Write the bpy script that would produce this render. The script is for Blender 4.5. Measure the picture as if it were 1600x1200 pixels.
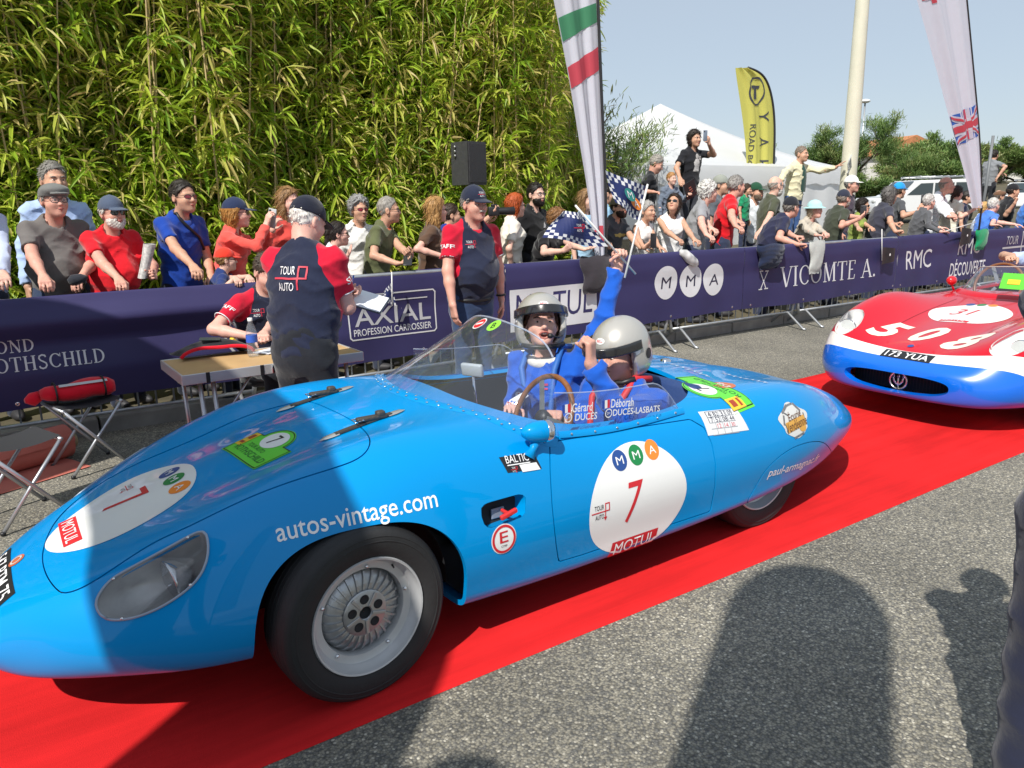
import bpy, bmesh, math, random
import numpy as np
from mathutils import Vector, Matrix
from mathutils.bvhtree import BVHTree

# ------------------------------------------------------------------ clear
for _o in list(bpy.data.objects): bpy.data.objects.remove(_o)
scene = bpy.context.scene
COL = scene.collection
rad = math.radians

# ------------------------------------------------------------------ camera
CAMF, CYAW, CPITCH, CROLL, CAMH = 1190.0, rad(56.1), rad(13.3), rad(1.11), 1.60
def _cam_axes():
    f0 = np.array([math.cos(CYAW), math.sin(CYAW), 0]); r0 = np.array([math.sin(CYAW), -math.cos(CYAW), 0]); u0 = np.array([0, 0, 1.])
    f = f0*math.cos(CPITCH) - u0*math.sin(CPITCH); u = u0*math.cos(CPITCH) + f0*math.sin(CPITCH)
    r = r0*math.cos(CROLL) - u*math.sin(CROLL); u2 = u*math.cos(CROLL) + r0*math.sin(CROLL)
    return r, u2, f
CR, CU, CF = _cam_axes()
cd = bpy.data.cameras.new('camera'); cam = bpy.data.objects.new('camera', cd); COL.objects.link(cam)
cam.matrix_world = Matrix(((CR[0], CU[0], -CF[0], 0), (CR[1], CU[1], -CF[1], 0), (CR[2], CU[2], -CF[2], CAMH), (0, 0, 0, 1)))
cd.sensor_fit = 'HORIZONTAL'; cd.sensor_width = 36.0; cd.lens = CAMF*36.0/1600.0; cd.clip_start = 0.05; cd.clip_end = 3000
scene.camera = cam
scene.render.resolution_x = 1024; scene.render.resolution_y = 768

# ------------------------------------------------------------------ sky and sun
SUN_EL, SUN_AZ = rad(48), rad(31)       # shadows fall along (cos AZ, sin AZ)
world = bpy.data.worlds.new('World'); scene.world = world; world.use_nodes = True
wn = world.node_tree.nodes; wl = world.node_tree.links
bg = wn['Background']; bg.inputs['Strength'].default_value = 0.12
sky = wn.new('ShaderNodeTexSky'); sky.sky_type = 'NISHITA'; sky.sun_disc = False
sky.sun_elevation = SUN_EL; sky.sun_rotation = math.atan2(-math.cos(SUN_AZ), -math.sin(SUN_AZ))
sky.air_density = 1.0; sky.dust_density = 0.6; sky.ozone_density = 2.0
hz = wn.new('ShaderNodeMix'); hz.data_type = 'RGBA'; hz.inputs[0].default_value = .72; hz.inputs[7].default_value = (4.35, 4.95, 5.6, 1)   # thin even haze over the whole sky
wl.new(sky.outputs['Color'], hz.inputs[6]); wl.new(hz.outputs[2], bg.inputs['Color'])
sd = bpy.data.lights.new('sun', 'SUN'); sd.energy = 5.0; sd.angle = rad(0.53); sd.color = (1.0, 0.955, 0.88)
sun = bpy.data.objects.new('sun', sd); COL.objects.link(sun); sun.location = (-6, -4, 12)
_sv = Vector((math.cos(SUN_AZ)*math.cos(SUN_EL), math.sin(SUN_AZ)*math.cos(SUN_EL), -math.sin(SUN_EL)))
sun.rotation_euler = _sv.to_track_quat('-Z', 'Y').to_euler()
scene.view_settings.view_transform = 'Standard'; scene.view_settings.look = 'None'
scene.view_settings.exposure = 0.12; scene.view_settings.gamma = 1.0; scene.view_settings.use_curve_mapping = False
scene.render.engine = 'CYCLES'
# ------------------------------------------------------------------ helpers: pixels to points
def ray(px, py): return CF + CR*(px-800)/CAMF + CU*(600-py)/CAMF
def on_z(px, py, z=0.0):
    d = ray(px, py); t = (z-CAMH)/d[2]; return np.array([0, 0, CAMH]) + t*d
def on_y(px, py, Y):
    d = ray(px, py); t = Y/d[1]; return np.array([0, 0, CAMH]) + t*d

# ------------------------------------------------------------------ helpers: colour and material
def s2l(c): return c/12.92 if c <= .04045 else ((c+.055)/1.055)**2.4
def hexc(h):
    h = h.lstrip('#'); return tuple(s2l(int(h[i:i+2], 16)/255) for i in (0, 2, 4))
_M = {}
def mat(name, col, rough=.6, metal=0., var=0., vscale=8., bump=0., bscale=40., coat=0., spec=.5, transl=0., sheen=0., detail=3., bdist=.01):
    """principled material, colour varied by noise, fine relief by noise"""
    if name in _M: return _M[name]
    m = bpy.data.materials.new(name); m.use_nodes = True; nt = m.node_tree; n = nt.nodes; l = nt.links
    b = n['Principled BSDF']
    if isinstance(col, str): col = hexc(col)
    b.inputs['Base Color'].default_value = (*col, 1); b.inputs['Roughness'].default_value = rough
    b.inputs['Metallic'].default_value = metal; b.inputs['Specular IOR Level'].default_value = spec
    if coat: b.inputs['Coat Weight'].default_value = coat; b.inputs['Coat Roughness'].default_value = .03
    if sheen: b.inputs['Sheen Weight'].default_value = sheen; b.inputs['Sheen Roughness'].default_value = .5
    if var or bump:
        tc = n.new('ShaderNodeTexCoord')
    if var:
        nz = n.new('ShaderNodeTexNoise'); nz.inputs['Scale'].default_value = vscale; nz.inputs['Detail'].default_value = detail
        l.new(tc.outputs['Object'], nz.inputs['Vector'])
        rp = n.new('ShaderNodeMapRange'); rp.inputs['From Min'].default_value = .25; rp.inputs['From Max'].default_value = .75
        rp.inputs['To Min'].default_value = 1-var; rp.inputs['To Max'].default_value = 1+var
        l.new(nz.outputs['Fac'], rp.inputs['Value'])
        mx = n.new('ShaderNodeVectorMath'); mx.operation = 'SCALE'; mx.inputs[0].default_value = col
        l.new(rp.outputs['Result'], mx.inputs['Scale']); l.new(mx.outputs[0], b.inputs['Base Color'])
    if bump:
        nb = n.new('ShaderNodeTexNoise'); nb.inputs['Scale'].default_value = bscale; nb.inputs['Detail'].default_value = 4
        l.new(tc.outputs['Object'], nb.inputs['Vector'])
        bp = n.new('ShaderNodeBump'); bp.inputs['Strength'].default_value = bump; bp.inputs['Distance'].default_value = bdist
        l.new(nb.outputs['Fac'], bp.inputs['Height']); l.new(bp.outputs['Normal'], b.inputs['Normal'])
    if transl:
        tr = n.new('ShaderNodeBsdfTranslucent'); tr.inputs['Color'].default_value = (*col, 1)
        ad = n.new('ShaderNodeMixShader'); ad.inputs['Fac'].default_value = transl
        l.new(b.outputs[0], ad.inputs[1]); l.new(tr.outputs[0], ad.inputs[2]); l.new(ad.outputs[0], n['Material Output'].inputs[0])
    _M[name] = m; return m
def glass(name, tint=(.9, .95, 1), rough=0.0, haze=0.0, spec=1.0):
    """thin clear sheet: mostly transparent, with a clear-coat like reflection"""
    if name in _M: return _M[name]
    m = bpy.data.materials.new(name); m.use_nodes = True; nt = m.node_tree; n = nt.nodes; l = nt.links
    n.remove(n['Principled BSDF']); out = n['Material Output']
    t = n.new('ShaderNodeBsdfTransparent'); t.inputs['Color'].default_value = (*tint, 1)
    g = n.new('ShaderNodeBsdfGlossy'); g.inputs['Roughness'].default_value = rough
    lw = n.new('ShaderNodeLayerWeight'); lw.inputs[0].default_value = .5; fr = n.new('ShaderNodeMath'); fr.operation = 'POWER'; fr.inputs[1].default_value = 4.0; l.new(lw.outputs['Facing'], fr.inputs[0])
    mu = n.new('ShaderNodeMath'); mu.operation = 'MULTIPLY_ADD'; mu.inputs[1].default_value = .85; mu.inputs[2].default_value = .045*spec; mu.use_clamp = True
    l.new(fr.outputs[0], mu.inputs[0])
    mx = n.new('ShaderNodeMixShader'); l.new(mu.outputs[0], mx.inputs['Fac']); l.new(t.outputs[0], mx.inputs[1]); l.new(g.outputs[0], mx.inputs[2])
    last = mx
    if haze:
        d = n.new('ShaderNodeBsdfDiffuse'); d.inputs['Color'].default_value = (.8, .85, .95, 1)
        m2 = n.new('ShaderNodeMixShader'); m2.inputs['Fac'].default_value = haze
        l.new(mx.outputs[0], m2.inputs[1]); l.new(d.outputs[0], m2.inputs[2]); last = m2
    l.new(last.outputs[0], out.inputs[0]); _M[name] = m; return m

# ------------------------------------------------------------------ helpers: objects
def new_mesh(name, V, F, mats, smooth=True, midx=None, normals=None):
    me = bpy.data.meshes.new(name)
    V = np.asarray(V, dtype=np.float32).reshape(-1, 3)
    if isinstance(F, np.ndarray) and F.ndim == 2:
        nf, k = F.shape
        me.vertices.add(len(V)); me.vertices.foreach_set('co', V.ravel())
        me.loops.add(nf*k); me.loops.foreach_set('vertex_index', F.astype(np.int32).ravel())
        me.polygons.add(nf); me.polygons.foreach_set('loop_start', np.arange(0, nf*k, k, dtype=np.int32))
    else:
        lens = np.array([len(f) for f in F], dtype=np.int32)
        flat = np.array([i for f in F for i in f], dtype=np.int32)
        me.vertices.add(len(V)); me.vertices.foreach_set('co', V.ravel())
        me.loops.add(len(flat)); me.loops.foreach_set('vertex_index', flat)
        me.polygons.add(len(lens)); me.polygons.foreach_set('loop_start', np.concatenate([[0], np.cumsum(lens)[:-1]]).astype(np.int32))
    if not isinstance(mats, (list, tuple)): mats = [mats]
    for m in mats: me.materials.append(m)
    me.update(calc_edges=True)
    if midx is not None: me.polygons.foreach_set('material_index', np.asarray(midx, dtype=np.int32))
    me.polygons.foreach_set('use_smooth', np.full(len(me.polygons), bool(smooth)))
    me.validate(verbose=False)
    if normals is not None and len(me.vertices) == len(normals):
        me.normals_split_custom_set_from_vertices([tuple(n) for n in normals])
    return me
def link(name, me, parent=None, loc=None, rot=None, scale=None):
    o = bpy.data.objects.new(name, me); COL.objects.link(o)
    if parent is not None: o.parent = parent
    if loc is not None: o.location = loc
    if rot is not None: o.rotation_euler = rot
    if scale is not None: o.scale = scale
    return o
def obj(name, V, F, mats, parent=None, smooth=True, **k):
    kk = {x: k.pop(x) for x in ('loc', 'rot', 'scale') if x in k}
    return link(name, new_mesh(name, V, F, mats, smooth, **k), parent, **kk)
def tag(o, label=None, cat=None, group=None, kind=None):
    if label: o['label'] = label
    if cat: o['category'] = cat
    if group: o['group'] = group
    if kind: o['kind'] = kind
    return o
def thing(name, label, cat, loc=(0, 0, 0), rotz=0., group=None):
    o = bpy.data.objects.new(name, None); COL.objects.link(o); o.location = loc; o.rotation_euler = (0, 0, rotz)
    o.empty_display_size = .1
    return tag(o, label, cat, group)
def copy_tree(o, parent=None):
    c = o.copy(); COL.objects.link(c)
    if parent is not None: c.parent = parent
    for ch in list(o.children): copy_tree(ch, c)
    return c

class MB:
    """collects simple shapes into one mesh"""
    def __init__(s): s.V = []; s.F = []; s.n = 0; s.mi = []; s.cur = 0
    def add(s, V, F):
        V = np.asarray(V, float).reshape(-1, 3); s.V.append(V)
        for f in F: s.F.append([int(i)+s.n for i in f]); s.mi.append(s.cur)
        s.n += len(V); return s
    def box(s, lo, hi, bev=0., M=None):
        (x0, y0, z0), (x1, y1, z1) = lo, hi
        if bev <= 0:
            V = np.array([(x, y, z) for z in (z0, z1) for y in (y0, y1) for x in (x0, x1)])
            F = [(0, 2, 3, 1), (4, 5, 7, 6), (0, 1, 5, 4), (2, 6, 7, 3), (0, 4, 6, 2), (1, 3, 7, 5)]
        else:
            bm = bmesh.new(); bmesh.ops.create_cube(bm, size=1)
            for v in bm.verts: v.co = Vector(((x0+x1)/2+v.co.x*(x1-x0), (y0+y1)/2+v.co.y*(y1-y0), (z0+z1)/2+v.co.z*(z1-z0)))
            bmesh.ops.bevel(bm, geom=bm.edges[:], offset=bev, segments=2, affect='EDGES', profile=.5)
            bm.verts.index_update(); V = np.array([v.co[:] for v in bm.verts]); F = [[v.index for v in f.verts] for f in bm.faces]; bm.free()
        if M is not None: V = V@np.array(M.to_3x3()).T + np.array(M.translation)
        return s.add(V, F)
    def tube(s, pts, r, n=8, cap=True, closed=False):
        P = np.asarray(pts, float); m = len(P); r = np.broadcast_to(np.asarray(r, float), (m,))
        T = np.gradient(P, axis=0) if not closed else np.roll(P, -1, 0)-np.roll(P, 1, 0)
        T /= np.linalg.norm(T, axis=1)[:, None]+1e-12
        ref = np.array([0, 0, 1.]) if abs(T[0][2]) < .9 else np.array([1., 0, 0])
        u = np.cross(T[0], ref); u /= np.linalg.norm(u); rings = []
        a = np.arange(n)*2*np.pi/n
        for i in range(m):
            u = u-T[i]*(u@T[i]); u /= np.linalg.norm(u)+1e-12; w = np.cross(T[i], u)
            rings.append(P[i]+r[i]*(np.cos(a)[:, None]*u+np.sin(a)[:, None]*w))
        V = np.concatenate(rings); F = []
        for i in range(m if closed else m-1):
            j = (i+1) % m
            for k in range(n): F.append((i*n+k, i*n+(k+1) % n, j*n+(k+1) % n, j*n+k))
        if cap and not closed: F.append(list(range(n))[::-1]); F.append([(m-1)*n+k for k in range(n)])
        return s.add(V, F)
    def lathe(s, prof, n=24, origin=(0, 0, 0), axis='z', cap=False):
        pr = np.asarray(prof, float); a = np.arange(n)*2*np.pi/n; m = len(pr)
        V = np.stack([pr[:, 0][:, None]*np.cos(a), pr[:, 0][:, None]*np.sin(a), np.repeat(pr[:, 1][:, None], n, 1)], -1).reshape(-1, 3)
        if axis == 'y': V = V[:, [0, 2, 1]]*np.array([1, -1, 1])
        if axis == 'x': V = V[:, [2, 0, 1]]
        V = V+np.array(origin); F = []
        for i in range(m-1):
            for k in range(n): F.append((i*n+k, i*n+(k+1) % n, (i+1)*n+(k+1) % n, (i+1)*n+k))
        if cap: F.append(list(range(n))[::-1]); F.append([(m-1)*n+k for k in range(n)])
        return s.add(V, F)
    def grid(s, P, wrap_v=False):
        P = np.asarray(P, float); a, b = P.shape[:2]; F = []
        for i in range(a-1):
            for j in range(b if wrap_v else b-1): F.append((i*b+j, i*b+(j+1) % b, (i+1)*b+(j+1) % b, (i+1)*b+j))
        return s.add(P.reshape(-1, 3), F)
    def ellipsoid(s, c, r, nu=10, nv=14, M=None):
        V = []; F = []
        for i in range(nu+1):
            t = math.pi*i/nu
            for j in range(nv):
                p = 2*math.pi*j/nv; V.append((r[0]*math.sin(t)*math.cos(p), r[1]*math.sin(t)*math.sin(p), r[2]*math.cos(t)))
        V = np.array(V)
        if M is not None: V = V@np.asarray(M).T
        for i in range(nu):
            for j in range(nv): F.append((i*nv+j, (i+1)*nv+j, (i+1)*nv+(j+1) % nv, i*nv+(j+1) % nv))
        return s.add(V+np.array(c), F)
    def prism(s, poly, y0, y1, axis='y'):
        """polygon in (x,z) pushed along y (or (x,y) along z)"""
        n = len(poly)
        if axis == 'y': V = [(p[0], y0, p[1]) for p in poly]+[(p[0], y1, p[1]) for p in poly]
        elif axis == 'z': V = [(p[0], p[1], y0) for p in poly]+[(p[0], p[1], y1) for p in poly]
        else: V = [(y0, p[0], p[1]) for p in poly]+[(y1, p[0], p[1]) for p in poly]
        F = [list(range(n))[::-1], list(range(n, 2*n))]+[(i, (i+1) % n, n+(i+1) % n, n+i) for i in range(n)]
        return s.add(V, F)
    def xf(s, M):
        R = np.array(M.to_3x3()); t = np.array(M.translation); s.V = [v@R.T+t for v in s.V]; return s
    def data(s): return np.concatenate(s.V), s.F
    def build(s, name, mats, parent=None, smooth=False, **k):
        V, F = s.data()
        if isinstance(mats, (list, tuple)) and len(mats) > 1: k['midx'] = s.mi
        return obj(name, V, F, mats, parent, smooth, **k)

def smooth_angle(o, ang=35):
    """smooth shading with sharp edges above an angle"""
    me = o.data; bm = bmesh.new(); bm.from_mesh(me)
    for f in bm.faces: f.smooth = True
    for e in bm.edges:
        if len(e.link_faces) == 2 and e.calc_face_angle(0) > rad(ang): e.smooth = False
    bm.to_mesh(me); bm.free(); return o

# ------------------------------------------------------------------ helpers: cubic splines
def cspline(t, Y, tq, periodic=False):
    t = np.asarray(t, float); Y = np.asarray(Y, float); n = len(t)
    sh = Y.shape[1:]; Y2 = Y.reshape(n, -1)
    if periodic:
        h = np.diff(t); m = n-1; A = np.zeros((m, m)); B = np.zeros((m, Y2.shape[1]))
        for i in range(m):
            hp, hn = h[i-1], h[i]
            A[i, (i-1) % m] += hp; A[i, i] += 2*(hp+hn); A[i, (i+1) % m] += hn
            B[i] = 6*((Y2[(i+1) % m]-Y2[i])/hn-(Y2[i]-Y2[(i-1) % m])/hp)
        M = np.linalg.solve(A, B); M = np.vstack([M, M[:1]])
    else:
        h = np.diff(t); A = np.eye(n); B = np.zeros_like(Y2)
        for i in range(1, n-1):
            A[i, i-1] = h[i-1]; A[i, i] = 2*(h[i-1]+h[i]); A[i, i+1] = h[i]
            B[i] = 6*((Y2[i+1]-Y2[i])/h[i]-(Y2[i]-Y2[i-1])/h[i-1])
        M = np.linalg.solve(A, B)
    tq = np.asarray(tq, float); k = np.clip(np.searchsorted(t, tq, side='right')-1, 0, n-2)
    hh = (t[k+1]-t[k])[:, None]; a = (t[k+1]-tq)[:, None]/hh; b = 1-a
    R = a*Y2[k]+b*Y2[k+1]+((a**3-a)*M[k]+(b**3-b)*M[k+1])*hh**2/6
    return R.reshape((len(tq),)+sh)

# ------------------------------------------------------------------ helpers: surface made of faces that can be cut by any function g>=0
class Surf:
    def __init__(s, V, N, F): s.V = np.asarray(V, float); s.N = np.asarray(N, float); s.F = F; s.edge = []
    def clip(s, g):
        """keeps the side g>=0 (g: array per vertex); cut edges are collected in .edge"""
        g = np.where(np.abs(g) < 1e-6, 1e-6, g); ins = g > 0
        V = list(s.V); N = list(s.N); F = []; cache = {}; edges = []
        def cut(a, b):
            k = (a, b) if a < b else (b, a)
            if k in cache: return cache[k]
            t = g[k[0]]/(g[k[0]]-g[k[1]]); V.append(s.V[k[0]]*(1-t)+s.V[k[1]]*t)
            q = s.N[k[0]]*(1-t)+s.N[k[1]]*t; N.append(q/(np.linalg.norm(q)+1e-9)); cache[k] = len(V)-1; return cache[k]
        for f in s.F:
            c = sum(ins[i] for i in f)
            if c == len(f): F.append(f); continue
            if c == 0: continue
            out = []; cp = []
            for i in range(len(f)):
                a, b = f[i], f[(i+1) % len(f)]
                if ins[a]: out.append(a)
                if ins[a] != ins[b]: q = cut(a, b); out.append(q); cp.append(q)
            F.append(out)
            if len(cp) == 2:
                i0 = out.index(cp[0]); edges.append((cp[0], cp[1]) if out[(i0+1) % len(out)] == cp[1] else (cp[1], cp[0]))
        used = sorted({i for f in F for i in f}); mp = {o: n for n, o in enumerate(used)}
        r = Surf(np.array(V)[used], np.array(N)[used], [[mp[i] for i in f] for f in F])
        r.edge = [(mp[a], mp[b]) for a, b in s.edge if a in mp and b in mp]+[(mp[a], mp[b]) for a, b in edges]
        return r
    def flange(s, d, edges=None, inward=None):
        """lip of depth d along the cut edges, for a visible sheet thickness"""
        E = edges if edges is not None else s.edge
        idx = sorted({i for e in E for i in e}); mp = {o: n for n, o in enumerate(idx)}; n = len(idx)
        if n == 0: return np.zeros((0, 3)), []
        P = s.V[idx]; Q = P-s.N[idx]*d
        return np.vstack([P, Q]), [(mp[b], mp[a], mp[a]+n, mp[b]+n) for a, b in E]
    def build(s, name, m, parent=None, lip=0., lipmat=None):
        o = obj(name, s.V, s.F, m, parent, True, normals=s.N)
        if lip and s.edge:
            V, F = s.flange(lip); obj('panel_edge', V, F, lipmat or m, o, True)
        return o
def loft(stations, nu, nv, uspace=None):
    """stations: (ns, k, 3) closed rings -> Surf with smooth normals"""
    S = np.asarray(stations, float); ns, k = S.shape[:2]
    ring = np.concatenate([S, S[:, :1]], 1)
    tv = np.arange(k+1); q = np.linspace(0, k, nv+1)[:-1]
    A = cspline(tv, ring.transpose(1, 0, 2), q, periodic=True).transpose(1, 0, 2)
    tu = np.concatenate([[0], np.cumsum(np.sqrt(np.mean(np.sum(np.diff(S, axis=0)**2, 2), 1)))]); tu = tu/tu[-1]
    uq = np.linspace(0, 1, nu) if uspace is None else uspace
    G = cspline(tu, A, uq)
    du = np.gradient(G, axis=0); dv = np.roll(G, -1, 1)-np.roll(G, 1, 1)
    N = np.cross(dv, du); N /= np.linalg.norm(N, axis=2)[:, :, None]+1e-12
    V = G.reshape(-1, 3); F = []
    for i in range(nu-1):
        for j in range(nv): F.append([i*nv+j, i*nv+(j+1) % nv, (i+1)*nv+(j+1) % nv, (i+1)*nv+j])
    s = Surf(V, N.reshape(-1, 3), F); s.G = G
    # orient outward
    c = G.mean(1)[:, None, :]
    if np.mean(np.sum((G-c)*N, 2)) < 0: s.N = -s.N; s.F = [f[::-1] for f in s.F]
    return s

# ------------------------------------------------------------------ helpers: implicit surfaces (bodies, clothes)
def smin(a, b, k):
    h = np.clip(.5+.5*(b-a)/k, 0, 1); return b*(1-h)+a*h-k*h*(1-h)
def cap(P, a, b, ra, rb):
    a = np.asarray(a, np.float32); ba = np.asarray(b, np.float32)-a
    dx = P[0]-a[0]; dy = P[1]-a[1]; dz = P[2]-a[2]
    t = np.clip((dx*ba[0]+dy*ba[1]+dz*ba[2])/(ba@ba+1e-9), 0, 1)
    dx = dx-t*ba[0]; dy = dy-t*ba[1]; dz = dz-t*ba[2]
    return np.sqrt(dx*dx+dy*dy+dz*dz)-(ra+(rb-ra)*t)
def ell(P, c, r):
    k = np.sqrt(((P[0]-c[0])/r[0])**2+((P[1]-c[1])/r[1])**2+((P[2]-c[2])/r[2])**2); return (k-1)*min(r)
def mesh_sdf(fn, lo, hi, h):
    """surface nets on a regular grid: returns vertices and quads"""
    ax = [np.arange(lo[i], hi[i]+h*1.01, h, dtype=np.float32) for i in range(3)]
    P = np.meshgrid(*ax, indexing='ij'); D = fn(P).astype(np.float32)
    D[0] = D[-1] = np.abs(D[0])+h; D[:, 0] = D[:, -1] = h; D[:, :, 0] = D[:, :, -1] = h
    s = D < 0
    nx, ny, nz = D.shape
    acc = np.zeros((nx-1, ny-1, nz-1, 3), np.float32); cnt = np.zeros((nx-1, ny-1, nz-1), np.float32)
    for a in range(3):
        o1, o2 = [i for i in range(3) if i != a]
        for p in (0, 1):
            for q in (0, 1):
                s0 = [slice(0, -1)]*3; s1 = [slice(0, -1)]*3
                s0[a] = slice(0, -1); s1[a] = slice(1, None)
                for o, v in ((o1, p), (o2, q)):
                    s0[o] = s1[o] = slice(v, None) if v else slice(0, -1)
                d0, d1 = D[tuple(s0)], D[tuple(s1)]; c = (d0 < 0) != (d1 < 0)
                with np.errstate(divide='ignore', invalid='ignore'): t = np.where(c, d0/(d0-d1), 0)
                acc[..., a] += np.where(c, t, 0); acc[..., o1] += c*p; acc[..., o2] += c*q; cnt += c
    act = cnt > 0; idx = np.full(act.shape, -1, np.int64); n = int(act.sum()); idx[act] = np.arange(n)
    if n == 0: return np.zeros((0, 3)), np.zeros((0, 4), int)
    ijk = np.argwhere(act); V = (ijk+acc[act]/cnt[act][:, None])*h+np.array([ax[0][0], ax[1][0], ax[2][0]])
    Q = []
    for a in range(3):
        o1, o2 = (a+1) % 3, (a+2) % 3
        s0 = [slice(1, -1)]*3; s1 = [slice(1, -1)]*3; s0[a] = slice(0, -1); s1[a] = slice(1, None)
        b0 = s[tuple(s0)]; b1 = s[tuple(s1)]
        for flip, m in ((0, b0 & ~b1), (1, ~b0 & b1)):
            e = np.argwhere(m); e[:, o1] += 1; e[:, o2] += 1
            if len(e) == 0: continue
            def at(d1, d2):
                c = e.copy(); c[:, o1] += d1; c[:, o2] += d2; return idx[c[:, 0], c[:, 1], c[:, 2]]
            q = np.stack([at(-1, -1), at(0, -1), at(0, 0), at(-1, 0)], 1)
            Q.append(q[:, ::-1] if flip else q)
    Q = np.concatenate(Q); Q = Q[(Q >= 0).all(1)]
    return V, Q
def join_parts(parts):
    V = []; F = []; n = 0
    for v, f in parts:
        if len(v) == 0: continue
        V.append(v); F.append(f+n); n += len(v)
    return np.concatenate(V), np.concatenate(F)

# ------------------------------------------------------------------ helpers: lettering and flat print
_TC = {}
def text2d(s, size=1., bold=0., shear=0., align='CENTER', spacing=1., grid=0.):
    """lettering as flat triangles in (u, v); origin at its middle"""
    key = (s, bold, shear, spacing)
    if key not in _TC:
        cu = bpy.data.curves.new('lettering', 'FONT'); cu.body = s; cu.size = 1; cu.offset = bold; cu.shear = shear
        cu.space_character = spacing; cu.align_x = 'LEFT'; cu.resolution_u = 3; cu.fill_mode = 'FRONT'
        o = bpy.data.objects.new('tmp_text', cu); COL.objects.link(o)
        dg = bpy.context.evaluated_depsgraph_get(); me = o.evaluated_get(dg).to_mesh()
        V = np.array([v.co[:] for v in me.vertices]); F = [list(p.vertices) for p in me.polygons]
        o.evaluated_get(dg).to_mesh_clear(); bpy.data.objects.remove(o); bpy.data.curves.remove(cu)
        _TC[key] = (V[:, :2].copy(), F)
    V, F = _TC[key]; V = V*size
    lo, hi = V.min(0), V.max(0); c = (lo+hi)/2
    if align == 'LEFT': c[0] = lo[0]
    V = V-c
    return V, F
def fit_text(s, w=None, h=None, **k):
    V, F = text2d(s, 1., **k); d = V.max(0)-V.min(0)
    sx = w/d[0] if w else h/d[1]; sy = h/d[1] if h else sx
    if w and not h: sy = sx
    return V*np.array([sx, sy]), F
def disc2d(rx, ry, n=48, rings=4, c=(0, 0), egg=0.):
    V = [(0, 0)]; F = []
    for r in range(1, rings+1):
        for i in range(n):
            a = 2*math.pi*i/n; k = 1+egg*math.sin(a)
            V.append((math.cos(a)*rx*r/rings*(1-egg*math.sin(a)), math.sin(a)*ry*r/rings))
    for i in range(n): F.append([0, 1+i, 1+(i+1) % n])
    for r in range(rings-1):
        b = 1+r*n
        for i in range(n): F.append([b+i, b+n+i, b+n+(i+1) % n, b+(i+1) % n])
    return np.array(V)+np.array(c), F
def poly2d(pts): return np.array(pts, float), [list(range(len(pts)))]
def rect2d(w, h, c=(0, 0)): return poly2d([(c[0]-w/2, c[1]-h/2), (c[0]+w/2, c[1]-h/2), (c[0]+w/2, c[1]+h/2), (c[0]-w/2, c[1]+h/2)])
def stroke2d(pts, w, closed=False):
    """line of even width through points"""
    P = np.asarray(pts, float); n = len(P); T = np.roll(P, -1, 0)-np.roll(P, 1, 0)
    if not closed: T[0] = P[1]-P[0]; T[-1] = P[-1]-P[-2]
    nrm = np.stack([-T[:, 1], T[:, 0]], 1); nrm /= np.linalg.norm(nrm, axis=1)[:, None]+1e-9
    # mitre
    if n > 2:
        for i in range(n):
            if not closed and i in (0, n-1): continue
            a = P[i]-P[i-1]; b = P[(i+1) % n]-P[i]; a = a/np.linalg.norm(a); b = b/np.linalg.norm(b)
            na = np.array([-a[1], a[0]]); nb = np.array([-b[1], b[0]]); m = na+nb; L = np.linalg.norm(m)
            m = m/L if L > 1e-6 else na; nrm[i] = m/max(.5, m@na)
    V = np.vstack([P+nrm*w/2, P-nrm*w/2]); F = [[i, i+n, (i+1) % n+n, (i+1) % n] for i in range(n if closed else n-1)]
    return V, F
def ring2d(r, w, n=40, c=(0, 0), ry=None):
    a = np.arange(n)*2*np.pi/n; return stroke2d(np.stack([np.cos(a)*r, np.sin(a)*(ry or r)], 1)+np.array(c), w, True)
def shift2d(d, du, dv, rot=0.):
    V, F = d; c, s = math.cos(rot), math.sin(rot); return np.asarray(V)@np.array([[c, s], [-s, c]])+np.array([du, dv]), F
def join2d(*ds):
    V = []; F = []; n = 0
    for v, f in ds: V.append(np.asarray(v)); F += [[i+n for i in q] for q in f]; n += len(v)
    return np.vstack(V), F
def refine2d(d, step):
    """cuts flat print by a grid so that it can follow a curved surface"""
    V, F = d; bm = bmesh.new(); vs = [bm.verts.new((p[0], p[1], 0)) for p in V]
    for f in F:
        try: bm.faces.new([vs[i] for i in f])
        except ValueError: pass
    lo, hi = np.min(V, 0), np.max(V, 0)
    for ax in (0, 1):
        k = int((hi[ax]-lo[ax])/step)
        for i in range(1, k+1):
            c = [0, 0, 0]; c[ax] = lo[ax]+(hi[ax]-lo[ax])*i/(k+1); nn = [0, 0, 0]; nn[ax] = 1
            bmesh.ops.bisect_plane(bm, geom=bm.verts[:]+bm.edges[:]+bm.faces[:], plane_co=c, plane_no=nn, dist=1e-6)
    bmesh.ops.triangulate(bm, faces=[f for f in bm.faces if len(f.verts) > 4])
    bm.verts.index_update(); V = np.array([v.co[:2] for v in bm.verts]); F = [[v.index for v in f.verts] for f in bm.faces]; bm.free()
    return V, F
def bvh_of(*objs):
    V = []; F = []; n = 0
    for o in objs:
        M = o.matrix_basis if o.parent is None else Matrix.Identity(4)
        vs = [tuple(v.co) for v in o.data.vertices]; V += vs; F += [[i+n for i in p.vertices] for p in o.data.polygons]; n += len(vs)
    return BVHTree.FromPolygons(V, F)
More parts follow.
